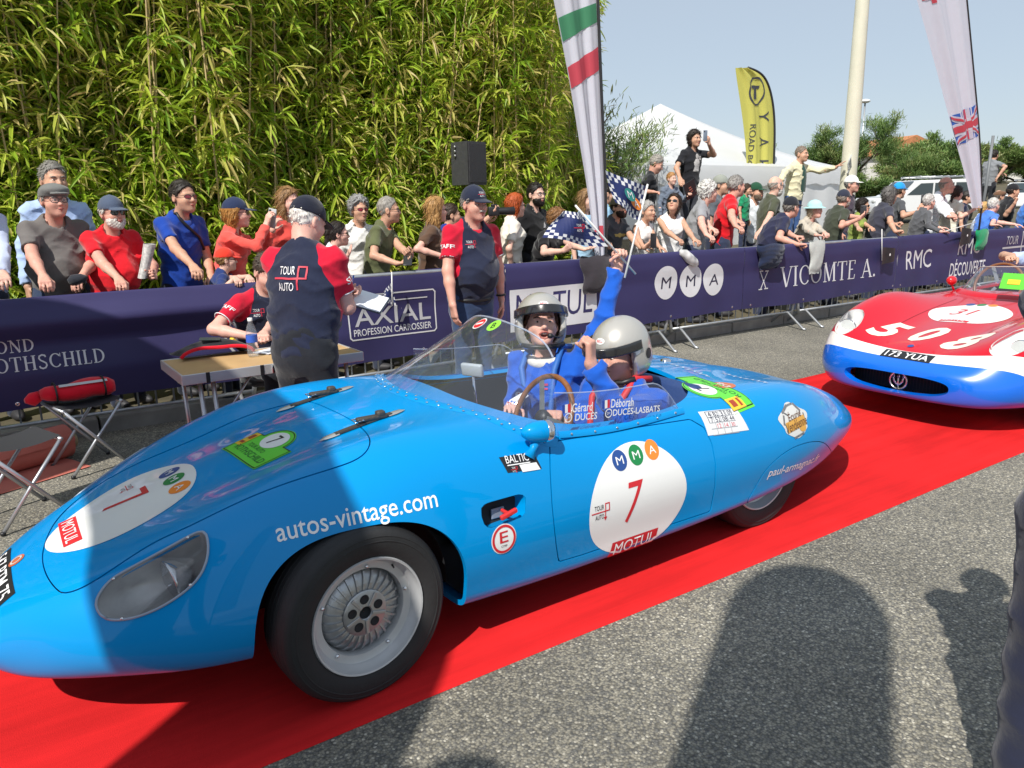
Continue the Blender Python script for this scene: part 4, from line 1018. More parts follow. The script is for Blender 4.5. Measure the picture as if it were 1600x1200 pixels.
mb.tube([(0, 0, -.06), (0, 0, .045)], .008, 6); mb.tube([(0, -.038, .035), (0, -.030, -.005), (0, -.012, -.026), (0, .012, -.026), (0, .030, -.005), (0, .038, .035)], .0085, 6)
for yy in (-.038, 0, .038): mb.add([(-.004, yy-.012, .026), (-.004, yy+.012, .026), (-.004, yy, .052), (.004, yy-.012, .026), (.004, yy+.012, .026), (.004, yy, .052)], [(0, 1, 2), (3, 5, 4), (0, 3, 4, 1), (1, 4, 5, 2), (2, 5, 3, 0)])
mb.build('trident_emblem', mat('emblem_silver', (.72, .70, .66), rough=.25, metal=.9), redcar, True, loc=tuple(tr))
# headlights
for q in split_y(hd):
    c = q.V.mean(0); nrm = q.N.mean(0); nrm /= np.linalg.norm(nrm); sg = 1 if c[1] > 0 else -1
    cover = obj('headlight_cover', q.V+q.N*.002, q.F, glass('lamp_cover_clear', (.95, .95, .95), haze=.03, spec=1.2), redcar, True, normals=q.N)
    E = q.edge; idx = sorted({i for e in E for i in e}); mp = {o: i for i, o in enumerate(idx)}; n = len(idx); P0 = q.V[idx]
    P1 = c+(P0-c)*.85-nrm*.05; P2 = c+(P0-c)*.05-nrm*.06; Fb = []
    for a, b in E: Fb += [(mp[a], mp[b], mp[b]+n, mp[a]+n), (mp[a]+n, mp[b]+n, mp[b]+2*n, mp[a]+2*n)]
    obj('headlight_bowl', np.vstack([P0, P1, P2]), Fb, WHITEP_, cover, True)
    lm = MB(); lm.lathe([(.012, .05), (.045, .03), (.066, 0), (.074, -.018), (.072, -.026), (.066, -.024)], 28, (0, 0, 0), 'x'); lo = lm.build('headlight', M_CHROME, cover, True, loc=tuple(c-nrm*.055+np.array([.0, 0, .0])), rot=(0, rad(-6), 0))
    l2 = MB(); l2.lathe([(0.001, -.040), (.035, -.036), (.066, -.024)], 28, (0, 0, 0), 'x'); l2.build('lens', mat('lens_frost', (.6, .62, .6), rough=.15), cover, True, loc=tuple(c-nrm*.055+np.array([.0, 0, .0])), rot=(0, rad(-6), 0))
for sg in (-1, 1):
    for X in (6.22, 8.55): make_wheel(redcar, (rx(X), sg*.69, .302), sg)
    for X in (6.22, 8.55):
        rows = []; aa = np.linspace(0, math.pi, 30)
        for yy, rr in ((-.2, .35), (0, .35), (0, .02)): rows.append([(rr*math.cos(t), yy, rr*math.sin(t)) for t in aa])
        mb = MB(); mb.grid(np.array(rows)); w = mb.build('wheel_well', M_DARK, redcar, True, loc=(rx(X), sg*.50, .27)); w.scale = (1, -sg, 1)
# screen, mirror, cockpit
def rbody_z(xx, yy):
    h = _rbvh.ray_cast(Vector((xx, yy, 2)), Vector((0, 0, -1)), 5); return h[0][2] if h[0] else .75
rows = []
for i in range(41):
    s = -1+2*i/40; yy = .57*math.sin(s*math.pi/2); xx = rx(6.88)+.42*(1-math.cos(abs(s)*math.pi/2)); bz = rbody_z(xx, yy)
    rows.append([(xx+.26*k, yy*(1-.03*k), bz+(.24-.10*abs(s)**2)*k) for k in np.linspace(0, 1, 6)])
mb = MB(); mb.grid(np.array(rows)); rws = mb.build('windscreen', M_SCREEN, redcar, True)
mb = MB(); mb.tube([r[-1] for r in rows], .005, 6); mb.build('screen_edge', mat('screen_edge_pale', (.5, .45, .42), rough=.3), rws, True)
mb = MB(); mb.grid(np.array([[(r[0][0]-.05, r[0][1]*1.04, rbody_z(r[0][0]-.05, r[0][1]*1.04)+.001), (r[0][0]-.03, r[0][1]*1.02, rbody_z(r[0][0]-.03, r[0][1]*1.02)+.02), (r[0][0]+.01, r[0][1], r[0][2]+.03)] for r in rows])); mb.build('screen_flange', REDP, redcar, True)
mp_ = on_y(1487, 438, 3.52)-RL
mb = MB(); mb.ellipsoid((0, 0, 0), (.055, .042, .042), 12, 18); rm_ = mb.build('mirror', mat('mirror_bright_red', (.65, .01, .015), rough=.2, coat=1), redcar, True, loc=tuple(mp_))
mb = MB(); mb.tube([(0, 0, -.03), (.02, -.02, rbody_z(mp_[0]+.02, mp_[1]-.02)-mp_[2])], .010, 8); mb.build('mirror_stalk', REDP, rm_, True)
mb = MB(); mb.box((rx(7.2), -.58, .18), (rx(8.35), .58, .21)); mb.build('cockpit_floor', M_DARK, redcar)
mb = MB(); mb.box((rx(8.25), -.55, .2), (rx(8.30), .55, .72), .01); mb.build('rear_bulkhead', M_DARK, redcar)
sw2 = bpy.data.objects.new('steering_wheel', None); COL.objects.link(sw2); sw2.parent = redcar; sw2.location = tuple(on_y(1560, 445, 3.12)-RL); sw2.rotation_euler = (0, rad(-68), 0)
a = np.arange(40)*2*np.pi/40; mb = MB(); mb.tube(np.stack([np.cos(a)*.19, np.sin(a)*.19, a*0], 1), .012, 10, closed=True); mb.build('rim', M_WOOD, sw2, True)
for k in range(3): link('spoke', spm, sw2, rot=(0, 0, 2*math.pi*k/3+.5))
# bonnet bulge lines, numbers and roundel
n_h = np.array([-.28, 0, .96]); U = np.array([0, -1., 0]); Vv = np.array([.96, 0, .28])
M_CREAM = mat('cream_number', (.78, .74, .62), rough=.45)
for ch, px, py, w in (('5', 1390, 515, .20), ('0', 1452, 522, .18), ('8', 1512, 534, .25)):
    c, _ = at_red(px, py); decal('race_number', fit_text(ch, w*1.08, .34, bold=.035, shear=.35), M_CREAM, c, U, Vv, _rbvh, -n_h, .03, .002, rbody, .3)
c, _ = at_red(1515, 489)
decal('number_roundel', disc2d(.285, .29, 48, 6), M_WHITE, c, U, Vv, _rbvh, -n_h, .04, .002, rbody, .3)
decal('number', fit_text('31', .17, .17, shear=.15), M_RED, at_red(1507, 488)[0], U, Vv, _rbvh, -n_h, .04, .0036, rbody, .3)
om, _ = at_red(1534, 477)
for k, mm in enumerate((M_NAVYP, M_GREENP, M_ORANGEP)): decal('sponsor_dot', disc2d(.034, .036, 20, 2), mm, om+U*(k-1)*.085, U, Vv, _rbvh, -n_h, .04, .0036, rbody, .3)
om, _ = at_red(1490, 501)
decal('sponsor_plate', rect2d(.21, .045), M_RED, om, U, Vv, _rbvh, -n_h, .04, .0036, rbody, .3); decal('sponsor_letter', fit_text('MOTUL', .17, .030), M_WHITEP, om, U, Vv, _rbvh, -n_h, .04, .005, rbody, .3)
c, n = at_red(1417, 556); n = np.array([-.75, 0, .66]); Vp = np.array([.66, 0, .75])
decal('number_plate', rect2d(.36, .088), M_BLACKP, c, U, Vp, _rbvh, -n, .04, .002, rblue, .3); decal('plate_lettering', fit_text('173 YUA', .31, .062, bold=.01), M_WHITEP, c, U, Vp, _rbvh, -n, .04, .0036, rblue, .3)
c, n = at_red(1423, 541); decal('nose_badge', disc2d(.022, .026, 20, 2), M_NAVYP, c, U, Vp, _rbvh, -n, .04, .0036, rwhite, .3)
# green rally plate set on the scuttle in front of the screen
c = on_y(1598, 447, 2.72)-RL
gp = obj('rally_plate', [c+np.array(p) for p in ((0, -.2, -.03), (0, .17, -.03), (.05, .17, .09), (.05, -.2, .09))], [[0, 1, 2, 3]], M_LIME, redcar, False)
mb = MB(); mb.box((-.006, -.15, 0), (-.003, -.02, .05)); mb.box((-.006, .03, .01), (-.003, .12, .05)); mb.build('plate_badge', M_YELLOWP, gp, loc=tuple(c+np.array([.012, 0, -.005])), rot=(0, rad(22), 0))
# bonnet seams
for yy in (-.36, .36):
    pts = [(X_, yy*(1-.12*(rx(6.75)-X_)), 0) for X_ in np.linspace(rx(5.75), rx(6.75), 30)]
    mb = MB(); mb.grid(np.array([[(p[0], p[1]-.002, rbody_z(p[0], p[1])+.0012), (p[0], p[1]+.002, rbody_z(p[0], p[1])+.0012)] for p in pts])); mb.build('bonnet_seam', M_DARK, rbody, True)
# ================================================================== CROWD BARRIERS AND SPONSOR BANNERS
YB = 6.0
M_GALV = mat('galvanised_steel', (.42, .44, .46), rough=.42, metal=.7, var=.15, vscale=12)
def make_barrier(label):
    b = thing('crowd_barrier', label, 'barrier', group='steel crowd barriers in a row'); L = 2.24
    mb = MB(); mb.tube([(0.05, 0, .17), (0.02, 0, .3), (0.02, 0, .98), (.08, 0, 1.035), (L-.08, 0, 1.035), (L-.02, 0, .98), (L-.02, 0, .3), (L-.05, 0, .17)], .019, 8); mb.build('frame', M_GALV, b, True)
    mb = MB(); mb.tube([(.03, 0, .20), (L-.03, 0, .20)], .014, 8); mb.build('lower_rail', M_GALV, b, True)
    br = MB(); br.tube([(0, 0, .20), (0, 0, 1.03)], .0075, 6); bm_ = new_mesh('bar', *br.data(), [M_GALV], True)
    for k in range(17): link('bar', bm_, b, loc=(.02+(L-.04)*(k+1)/18, 0, 0))
    ft = MB(); ft.tube([(0, -.30, .012), (0, -.26, .02), (0, -.03, .20), (0, .03, .20), (0, .26, .02), (0, .30, .012)], .015, 8); fm = new_mesh('foot', *ft.data(), [M_GALV], True)
    for X in (.16, L-.16): link('foot', fm, b, loc=(X, 0, 0))
    return b
bar_proto = make_barrier('grey steel crowd barrier whose bars and splayed feet show below the navy banner')
BARL = ['standing before the ROTHSCHILD banner, next to the arch', 'behind the folding stools and rolled carpet', 'behind the folding table under the AXIAL lettering', 'behind the two drivers under the MOTUL panel', 'under the seam beside the MMA discs', 'under the VICOMTE A. lettering', 'under the single RMC lettering', 'behind the red mirror under DÉCOUVERTE lettering', 'behind the red car and its driver', 'closing the far end of the row past the red car']
for k in range(10):
    o = bar_proto if k == 0 else copy_tree(bar_proto); o['label'] = 'grey steel crowd barrier '+BARL[k]; o.location = (-3.0+2.26*k+.12, YB+.012*math.sin(k*2.1), 0)
def banner_mat(name, col):
    m = mat(name, col, rough=.55, var=.06, vscale=2.5, bump=.05, bscale=300, spec=.3); return m
M_BANNER = banner_mat('banner_navy', (.038, .034, .108))
def ban_off(X, z):
    """how far the cloth stands out from the barrier"""
    a = np.clip((3.2-X)/2.5, 0, 1)*.85+.12
    t = (1.045-z)
    prof = np.interp(t, [0, .03, .16, .30, .50, .75], [.024, .035, .085*a+.03, .026, .045*a+.03, .03])
    w = .007*math.sin(X*3.1+z*2)+.006*math.sin(X*7.3-z*5)*(.3+t)+.004*math.sin(X*13+z*9)*t
    return -prof-w
def ban_top(X): return 1.055+.004*math.sin(X*2.3)
def ban_bot(X): return .315+.012*math.sin(X*1.9+1)-.03*float(np.clip((.6-X)/2, 0, 1))
def make_banner(x0, x1, label):
    b = thing('sponsor_banner', label, 'banner', ((x0+x1)/2, YB, 0), group='navy sponsor banners on the barriers')
    nx = int((x1-x0)/.05); rows = []
    for i in range(nx+1):
        X = x0+(x1-x0)*i/nx; zt, zb = ban_top(X), ban_bot(X); r = [(X-(x0+x1)/2, .02, zt-.05), (X-(x0+x1)/2, .012, zt-.005), (X-(x0+x1)/2, -.012, zt)]
        for j in range(25):
            z = zt-.012+(zb-zt+.012)*j/24; r.append((X-(x0+x1)/2, ban_off(X, z), z))
        rows.append(r)
    mb = MB(); mb.grid(np.array(rows)); c = mb.build('banner_cloth', M_BANNER, b, True)
    c.data.polygons.foreach_set('use_smooth', np.ones(len(c.data.polygons), bool))
    ey = MB(); ey.lathe([(.006, 0), (.012, .002), (.014, 0)], 12, (0, 0, 0), 'y'); em = new_mesh('eyelet', *ey.data(), [M_CHROME], True)
    for X in np.arange(x0+.15, x1, 1.02):
        z = ban_bot(X)+.04; link('eyelet', em, b, loc=(X-(x0+x1)/2, ban_off(X, z)-.002, z))
    return b, bvh_of(c), c
M_BW = mat('banner_white', (.66, .66, .68), rough=.5, var=.04)
M_BS = mat('banner_silver', (.46, .46, .48), rough=.5)
def on_banner(px, py): return on_y(px, py, YB-.05)
def ban_print(bn, d2, m, px, py, name='banner_print', w=None, off=.003, rot=0.):
    b, bvh, c = bn; p = on_banner(px, py)-np.array(b.location); d2 = shift2d(d2, 0, 0, rot)
    return decal(name, d2, m, p, np.array([1., 0, 0]), np.array([0, 0, 1.]), bvh, (0, 1, 0), .06, off, c, .3)
def ban_w(x0, x1, y): return abs(on_banner(x1, y)[0]-on_banner(x0, y)[0])
def ban_h(x, y0, y1): return abs(on_banner(x, y0)[2]-on_banner(x, y1)[2])
bn1 = make_banner(-3.2, 3.95, 'navy banner with ROTHSCHILD and boxed AXIAL lettering, behind the folding table')
bn2 = make_banner(3.955, 7.34, 'navy banner with a white MOTUL panel and three pale MMA discs')
bn3 = make_banner(7.345, 10.6, 'navy banner with VICOMTE A. in white capitals')
bn4 = make_banner(10.605, 18.4, 'navy banner with RMC and RMC DÉCOUVERTE lettering')
# --- serif capitals, drawn as heavy strokes, hairlines and serifs
def serif_word(s, H, bold=1.0):
    A, B, C = [], [], []; xo = 0.; th, tn, sv = .15*bold, .06*bold, .05*bold
    def bar(l, x0, y0, x1, y1, w): l.append(stroke2d([((x0+xo), y0), ((x1+xo), y1)], w))
    def ser(xc, y, w=.30): C.append(rect2d(w, sv, (xc+xo, y+(sv/2 if y < .5 else -sv/2))))
    def ring(cx, rx_, a0, a1, n=26, t=None):
        P = []; 
        for q in np.linspace(a0, a1, n): P.append((cx+xo+rx_*math.cos(q), .5+.49*math.sin(q)))
        P = np.array(P); V = []; F = []
        for i, q in enumerate(np.linspace(a0, a1, n)):
            w = tn+(th-tn)*abs(math.cos(q))**1.5; d = np.array([math.cos(q), math.sin(q)]); V.append(P[i]); V.append(P[i]-d*w)
        for i in range(n-1): F.append([2*i, 2*i+1, 2*i+3, 2*i+2])
        A.append((np.array(V), F))
    for ch in s:
        if ch == ' ': xo += .42; continue
        if ch == '.': A.append(shift2d(disc2d(.08, .08, 12, 1), xo+.1, .08)); xo += .3; continue
        if ch == 'I': bar(A, .15, 0, .15, 1, th); ser(.15, 0); ser(.15, 1); w = .34
        elif ch == 'L': bar(A, .15, 0, .15, 1, th); ser(.15, 1); bar(B, 0, sv/2, .55, sv/2, sv); bar(C, .53, 0, .56, .22, .05); w = .62
        elif ch == 'T': bar(A, .36, 0, .36, .95, th); ser(.36, 0); bar(B, 0, .975, .72, .975, sv); bar(C, .02, 1, .0, .76, .05); bar(C, .70, 1, .72, .76, .05); w = .76
        elif ch == 'E': bar(A, .15, 0, .15, 1, th); bar(B, 0, sv/2, .58, sv/2, sv); bar(B, 0, 1-sv/2, .56, 1-sv/2, sv); bar(B, .2, .52, .44, .52, tn); bar(C, .56, 0, .60, .24, .05); bar(C, .55, 1, .57, .78, .05); w = .66
        elif ch == 'H': bar(A, .15, 0, .15, 1, th); bar(A, .68, 0, .68, 1, th); bar(B, .2, .52, .63, .52, tn); [ser(q, e) for q in (.15, .68) for e in (0, 1)]; w = .86
        elif ch == 'D': bar(A, .15, 0, .15, 1, th); ring(.30, .50, math.pi/2, -math.pi/2); bar(B, 0, sv/2, .32, sv/2, sv); bar(B, 0, 1-sv/2, .32, 1-sv/2, sv); w = .84
        elif ch == 'O': ring(.43, .43, 0, 2*math.pi, 40); w = .90
        elif ch == 'C': ring(.43, .43, rad(42), rad(318), 34); bar(C, .76, .72, .77, .98, .05); w = .82
        elif ch == 'N': bar(B, .14, 0, .14, 1, tn); bar(B, .72, 0, .72, 1, tn); bar(A, .12, 1, .72, 0, th); ser(.14, 0, .28); ser(.06, 1, .24); ser(.72, 1, .28); w = .88
        elif ch == 'M': bar(B, .12, 0, .14, 1, tn); bar(A, .16, 1, .48, .04, th); bar(B, .48, .04, .80, 1, tn); bar(A, .86, 0, .84, 1, th); ser(.12, 0, .26); ser(.86, 0, .30); ser(.10, 1, .22); ser(.87, 1, .26); w = 1.02
        elif ch == 'R': bar(A, .15, 0, .15, 1, th); ser(.15, 0); V = [(.1+xo, .97), (.42+xo, .97), (.60+xo, .88), (.62+xo, .73), (.56+xo, .58), (.42+xo, .50), (.2+xo, .50)]; B.append(stroke2d(V, .08*bold)); bar(C, .38, .5, .70, .02, th*.9); w = .76
        elif ch == 'S':
            V = [(.54+xo, .80), (.50+xo, .92), (.32+xo, .97), (.14+xo, .90), (.09+xo, .75), (.18+xo, .61), (.36+xo, .50), (.52+xo, .38), (.55+xo, .22), (.44+xo, .07), (.26+xo, .03), (.10+xo, .10), (.06+xo, .22)]; A.append(stroke2d(V, .105*bold)); w = .66
        elif ch == 'V': bar(A, .10, 1, .42, 0, th); bar(B, .44, .02, .74, 1, tn); ser(.10, 1, .30); ser(.74, 1, .26); w = .80
        elif ch == 'A': bar(B, .06, 0, .36, .98, tn); bar(A, .36, 1, .72, 0, th); bar(C, .16, .33, .58, .33, tn); ser(.06, 0, .26); ser(.72, 0, .30); w = .82
        xo += w+.10
    return [join2d(*[(np.asarray(v)*H-np.array([xo*H/2, H/2]), f) for v, f in L]) if L else None for L in (A, B, C)], xo*H
def ban_serif(bn, s, x0, x1, px, py, h, m, bold=1.0):
    (A, B, C), w = serif_word(s, h, bold); k = ban_w(x0, x1, py)/w
    for i, d in enumerate((A, B, C)):
        if d is None: continue
        ban_print(bn, (np.asarray(d[0])*np.array([k, 1]), d[1]), m, px, py, 'serif_lettering', off=.003+.0007*i)['kind'] = 'stuff'
# words and marks along the banners
ban_serif(bn1, 'EDMOND', -72, 58, -7, 544, .088, M_BW, 1.0)
ban_serif(bn1, 'DE ROTHSCHILD', -80, 173, 47, 567, .095, M_BW, 1.0)
rb = ban_w(330, 450, 520)/2
ban_print(bn1, join2d(ring2d(.19, .018, 48), ring2d(.115, .014, 40)), M_BS, 392, 520, 'round_emblem')
ban_print(bn1, join2d(shift2d(fit_text('B', .045, .06), -.115, .095, .8), shift2d(fit_text('M', .055, .06), 0, .153), shift2d(fit_text('W', .06, .06), .115, .095, -.8)), M_BS, 392, 520, 'emblem_letter')
ban_print(bn1, join2d(poly2d([(0, 0)]+[(.108*math.cos(t), .108*math.sin(t)) for t in np.linspace(math.pi, math.pi*1.5, 10)]), poly2d([(0, 0)]+[(.108*math.cos(t), .108*math.sin(t)) for t in np.linspace(0, math.pi/2, 10)])), M_BS, 392, 520, 'emblem_quarter')
w = ban_w(547, 684, 490); h = ban_h(615, 458, 525)
fr = [(-w/2+.02, -h/2), (w/2-.02, -h/2), (w/2, -h/2+.02), (w/2, h/2-.02), (w/2-.02, h/2), (-w/2+.02, h/2), (-w/2, h/2-.02), (-w/2, -h/2+.02)]
ban_print(bn1, stroke2d(fr, .012, True), M_BW, 616, 491, 'boxed_frame'); ban_print(bn1, rect2d(w*.80, .010), M_BW, 616, 469, 'boxed_line')
ban_print(bn1, fit_text('AXIAL', w*.88, .150, bold=.008), M_BS, 616, 491, 'sponsor_lettering'); ban_print(bn1, fit_text('PROFESSION CARROSSIER', w*.90, .058, bold=.004), M_BW, 616, 514, 'sponsor_lettering')
wm = ban_w(784, 937, 470); hm = ban_h(860, 448, 512)
ban_print(bn2, rect2d(wm, hm), M_BW, 861, 480, 'white_panel'); ban_print(bn2, fit_text('MOTUL', wm*.80, hm*.62, shear=.12), M_BANNER, 868, 475, 'panel_lettering', off=.0045)
for (px, py), ch in zip(((1042, 442), (1081, 439), (1117, 437)), 'MMA'):
    w = ban_w(1024, 1060, 440); h = .35
    ban_print(bn2, disc2d(w*.50, h*.52, 32, 4, egg=-.08), M_BW, px, py, 'sponsor_disc'); ban_print(bn2, fit_text(ch, w*.46, h*.36, shear=.1), mat('disc_ink', (.02, .02, .05), rough=.5), px, py, 'disc_letter', off=.0045)
ban_serif(bn3, 'VICOMTE A.', 1227, 1374, 1300, 425, .25, M_BW, .85)
for pts in ([(-.07, .10), (.05, -.11)], [(.07, .10), (-.05, -.11)], [(-.085, .105), (-.02, .105)], [(.02, .10), (.085, .10)], [(-.09, -.115), (-.02, -.115)], [(.02, -.112), (.09, -.112)]):
    ban_print(bn3, stroke2d(pts, .014), M_BW, 1195, 437, 'crest_stroke', off=.003+.0004*abs(pts[0][0])*10)
ban_print(bn3, join2d(rect2d(.09, .012, (0, .145)), poly2d([(-.045, .155), (-.035, .155), (-.045, .185)]), poly2d([(-.006, .155), (.006, .155), (0, .19)]), poly2d([(.035, .155), (.045, .155), (.045, .185)])), M_BW, 1195, 437, 'crest_crown')
w = ban_w(1418, 1458, 405); ban_print(bn4, fit_text('RMC', w, .27, shear=-.05), M_BW, 1438, 405, 'sponsor_lettering')
w = ban_w(1488, 1543, 400)
ban_print(bn4, join2d(shift2d(fit_text('RMC', w*.62, .24), -.02*w, .16), shift2d(fit_text('DÉCOUVERTE', w, .26, bold=.006), 0, -.15)), M_BW, 1516, 401, 'sponsor_lettering')
ban_print(bn4, join2d(shift2d(fit_text('TOUR', .42, .14), -.15, .12), shift2d(fit_text('AUTO', .42, .14), -.15, -.16)), M_BS, 1588, 386, 'event_mark'); ban_print(bn4, stroke2d([(-.45, 0), (.45, 0), (.45, .24), (.2, .24), (.2, -.2)], .03), M_BS, 1588, 386, 'event_mark', off=.004)
# ================================================================== PEOPLE
def skin_mat(tone):
    cols = {'fair': (.68, .42, .33), 'pink': (.70, .40, .32), 'tan': (.56, .32, .22), 'olive': (.42, .23, .15), 'ruddy': (.64, .34, .26)}
    k = 'skin_'+tone
    if k in _M: return _M[k]
    m = mat(k, cols[tone], rough=.5, var=.12, vscale=14, bump=.06, bscale=120, spec=.35)
    b = m.node_tree.nodes['Principled BSDF']; b.inputs['Subsurface Weight'].default_value = .12; b.inputs['Subsurface Radius'].default_value = (.012, .005, .003); b.inputs['Subsurface Scale'].default_value = .5
    return m
def cloth(hexcol, name=None, rough=.85):
    n = 'cloth_'+hexcol
    return mat(n, hexcol, rough=rough, var=.10, vscale=9, bump=.35, bscale=26, sheen=.25, spec=.2, bdist=.012)
def hair_mat(hexcol):
    n = 'hair_'+hexcol
    if n in _M: return _M[n]
    m = bpy.data.materials.new(n); m.use_nodes = True; nt = m.node_tree; nd = nt.nodes; l = nt.links; b = nd['Principled BSDF']; col = hexc(hexcol)
    tc = nd.new('ShaderNodeTexCoord'); mp = nd.new('ShaderNodeMapping'); mp.inputs['Scale'].default_value = (190, 190, 14); l.new(tc.outputs['Object'], mp.inputs[0])
    nz = nd.new('ShaderNodeTexNoise'); nz.inputs['Scale'].default_value = 1; nz.inputs['Detail'].default_value = 3; l.new(mp.outputs[0], nz.inputs['Vector'])
    mr = nd.new('ShaderNodeMapRange'); mr.inputs['From Min'].default_value = .3; mr.inputs['From Max'].default_value = .7; mr.inputs['To Min'].default_value = .45; mr.inputs['To Max'].default_value = 1.5; l.new(nz.outputs['Fac'], mr.inputs[0])
    vm = nd.new('ShaderNodeVectorMath'); vm.operation = 'SCALE'; vm.inputs[0].default_value = col; l.new(mr.outputs[0], vm.inputs['Scale']); l.new(vm.outputs[0], b.inputs['Base Color'])
    bp = nd.new('ShaderNodeBump'); bp.inputs['Strength'].default_value = .6; bp.inputs['Distance'].default_value = .004; l.new(nz.outputs['Fac'], bp.inputs['Height']); l.new(bp.outputs[0], b.inputs['Normal'])
    b.inputs['Roughness'].default_value = .5; b.inputs['Specular IOR Level'].default_value = .35
    _M[n] = m; return m
M_EYEW = mat('eye_white', (.62, .58, .55), rough=.25); M_EYED = mat('eye_dark', (.025, .015, .01), rough=.15); M_LIP = mat('lip_rose', (.40, .12, .10), rough=.45); M_MOUTH = mat('mouth_dark', (.10, .02, .02), rough=.6); M_TEETH = mat('teeth', (.72, .68, .6), rough=.3)
M_LENS = mat('dark_lens', (.012, .010, .012), rough=.08, coat=1); M_LENSR = mat('red_lens', (.25, .01, .03), rough=.08, coat=1); M_FRAME = mat('glasses_frame', (.03, .03, .035), rough=.3)
M_SHOE = mat('shoe_dark', (.03, .03, .035), rough=.6); M_SHOEW = mat('shoe_white', (.6, .6, .58), rough=.6)
def rotz(a): c, s = math.cos(a), math.sin(a); return np.array([[c, -s, 0], [s, c, 0], [0, 0, 1.]])
def rotx(a): c, s = math.cos(a), math.sin(a); return np.array([[1., 0, 0], [0, c, -s], [0, s, c]])
def roty(a): c, s = math.cos(a), math.sin(a); return np.array([[c, 0, s], [0, 1., 0], [-s, 0, c]])
def unit(v): v = np.asarray(v, float); return v/(np.linalg.norm(v)+1e-9)
def wrinkle(P, amp, f, ph=0.):
    """soft cloth folds: rounded ridges running across and slanting"""
    a = P[2]*f+1.9*np.sin(P[0]*f*.45+ph)+1.1*np.sin(P[1]*f*.5+ph*2); b = (P[0]*.8+P[1]*.6-P[2]*.75)*f*.75+1.6*np.sin(P[2]*f*.35+ph)
    c = (P[0]*.9-P[1]*.5+P[2]*.55)*f*.6+1.3*np.sin(P[2]*f*.4+ph*3)
    rd_ = lambda t: (1-np.abs(np.sin(t)))**2
    return -amp*(rd_(a*.5)+.8*rd_(b*.5)+.2*np.sin(c)-.35)

def hand_prims(wrist, d, n, side, curl, thumb=.5, spread=.10, sc=1.0):
    """palm, four fingers and a thumb as capsules. d: along the hand, n: out of the palm, side: +1 if the thumb lies along +cross(d,n)"""
    d = unit(d); n = unit(n-d*(n@d)); t = np.cross(d, n)*side; L = []
    kn = wrist+d*.088*sc
    for q in (-.030, -.010, .010, .028): L.append((wrist+t*q*.62*sc+d*.012*sc, kn+t*q*sc, .0145*sc, .0125*sc))
    for i, (q, ln) in enumerate(((.030, .072), (.010, .082), (-.011, .076), (-.031, .060))):
        c = curl[i] if hasattr(curl, '__len__') else curl
        p = kn+t*q*sc; ang = 0.; dd = unit(d+t*spread*(1.2-i*.8)*.35); r = .0092*sc if i < 3 else .0082*sc
        for k, (f, w) in enumerate(((.45, .75), (.32, 1.15), (.23, .8))):
            ang += c*w; v = dd*math.cos(ang)+n*math.sin(ang); e = p+v*ln*f*sc; L.append((p, e, r, r*.93)); p = e; r *= .93
    p = wrist+t*.022*sc+d*.025*sc; v = unit(d*.62+t*.75+n*(.25+.5*thumb)); e = p+v*.042*sc; L.append((p, e, .0135*sc, .0115*sc))
    v2 = unit(d*.85+t*.25+n*(.3+.9*thumb)-t*.5*thumb); e2 = e+v2*.034*sc; L.append((e, e2, .0110*sc, .0098*sc)); L.append((e2, e2+unit(v2-t*.25*thumb)*.024*sc, .0096*sc, .0084*sc))
    return L
def ik(S, W, l1, l2, pole):
    S, W = np.asarray(S, float), np.asarray(W, float); v = W-S; D = np.linalg.norm(v); Dm = (l1+l2)*.995
    if D > Dm: W = S+v/D*Dm; v = W-S; D = Dm
    D = max(D, abs(l1-l2)+.02); a = (l1*l1-l2*l2+D*D)/(2*D); h = math.sqrt(max(l1*l1-a*a, 1e-6)); u = v/np.linalg.norm(v)
    p = np.asarray(pole, float); p = p-u*(p@u); p = unit(p); return S+u*a+p*h, W
def seg_bounds(prims, pad):
    A = np.array([[*p[0]] for p in prims]+[[*p[1]] for p in prims]); return A.min(0)-pad, A.max(0)+pad
def caps_field(P, prims, k):
    d = None
    for a, b, ra, rb in prims:
        q = cap(P, a, b, ra, rb); d = q if d is None else smin(d, q, k)
    return d
def tube_field(P, pts, hw, hd, L):
    """elliptic trunk along a polyline; L: side axis"""
    pts = np.asarray(pts, float); seg = np.linalg.norm(np.diff(pts, axis=0), axis=1); cum = np.concatenate([[0], np.cumsum(seg)]); best = None
    for i in range(len(pts)-1):
        a, b = pts[i], pts[i+1]; u = (b-a)/seg[i]; Ls = unit(L-u*(L@u)); Dp = np.cross(u, Ls)
        dx, dy, dz = P[0]-a[0], P[1]-a[1], P[2]-a[2]; t = dx*u[0]+dy*u[1]+dz*u[2]; tc = np.clip(t, 0, seg[i]); ex = t-tc
        l = dx*Ls[0]+dy*Ls[1]+dz*Ls[2]; d = dx*Dp[0]+dy*Dp[1]+dz*Dp[2]; s = (cum[i]+tc)/cum[-1]
        w = np.interp(s, np.linspace(0, 1, len(hw)), hw).astype(np.float32); q = np.interp(s, np.linspace(0, 1, len(hd)), hd).astype(np.float32)
        m = np.minimum(w, q); f = (np.sqrt((l/w)**2+(d/q)**2+(ex/(m*.9))**2)-1)*m; best = f if best is None else np.minimum(best, f)
    return best

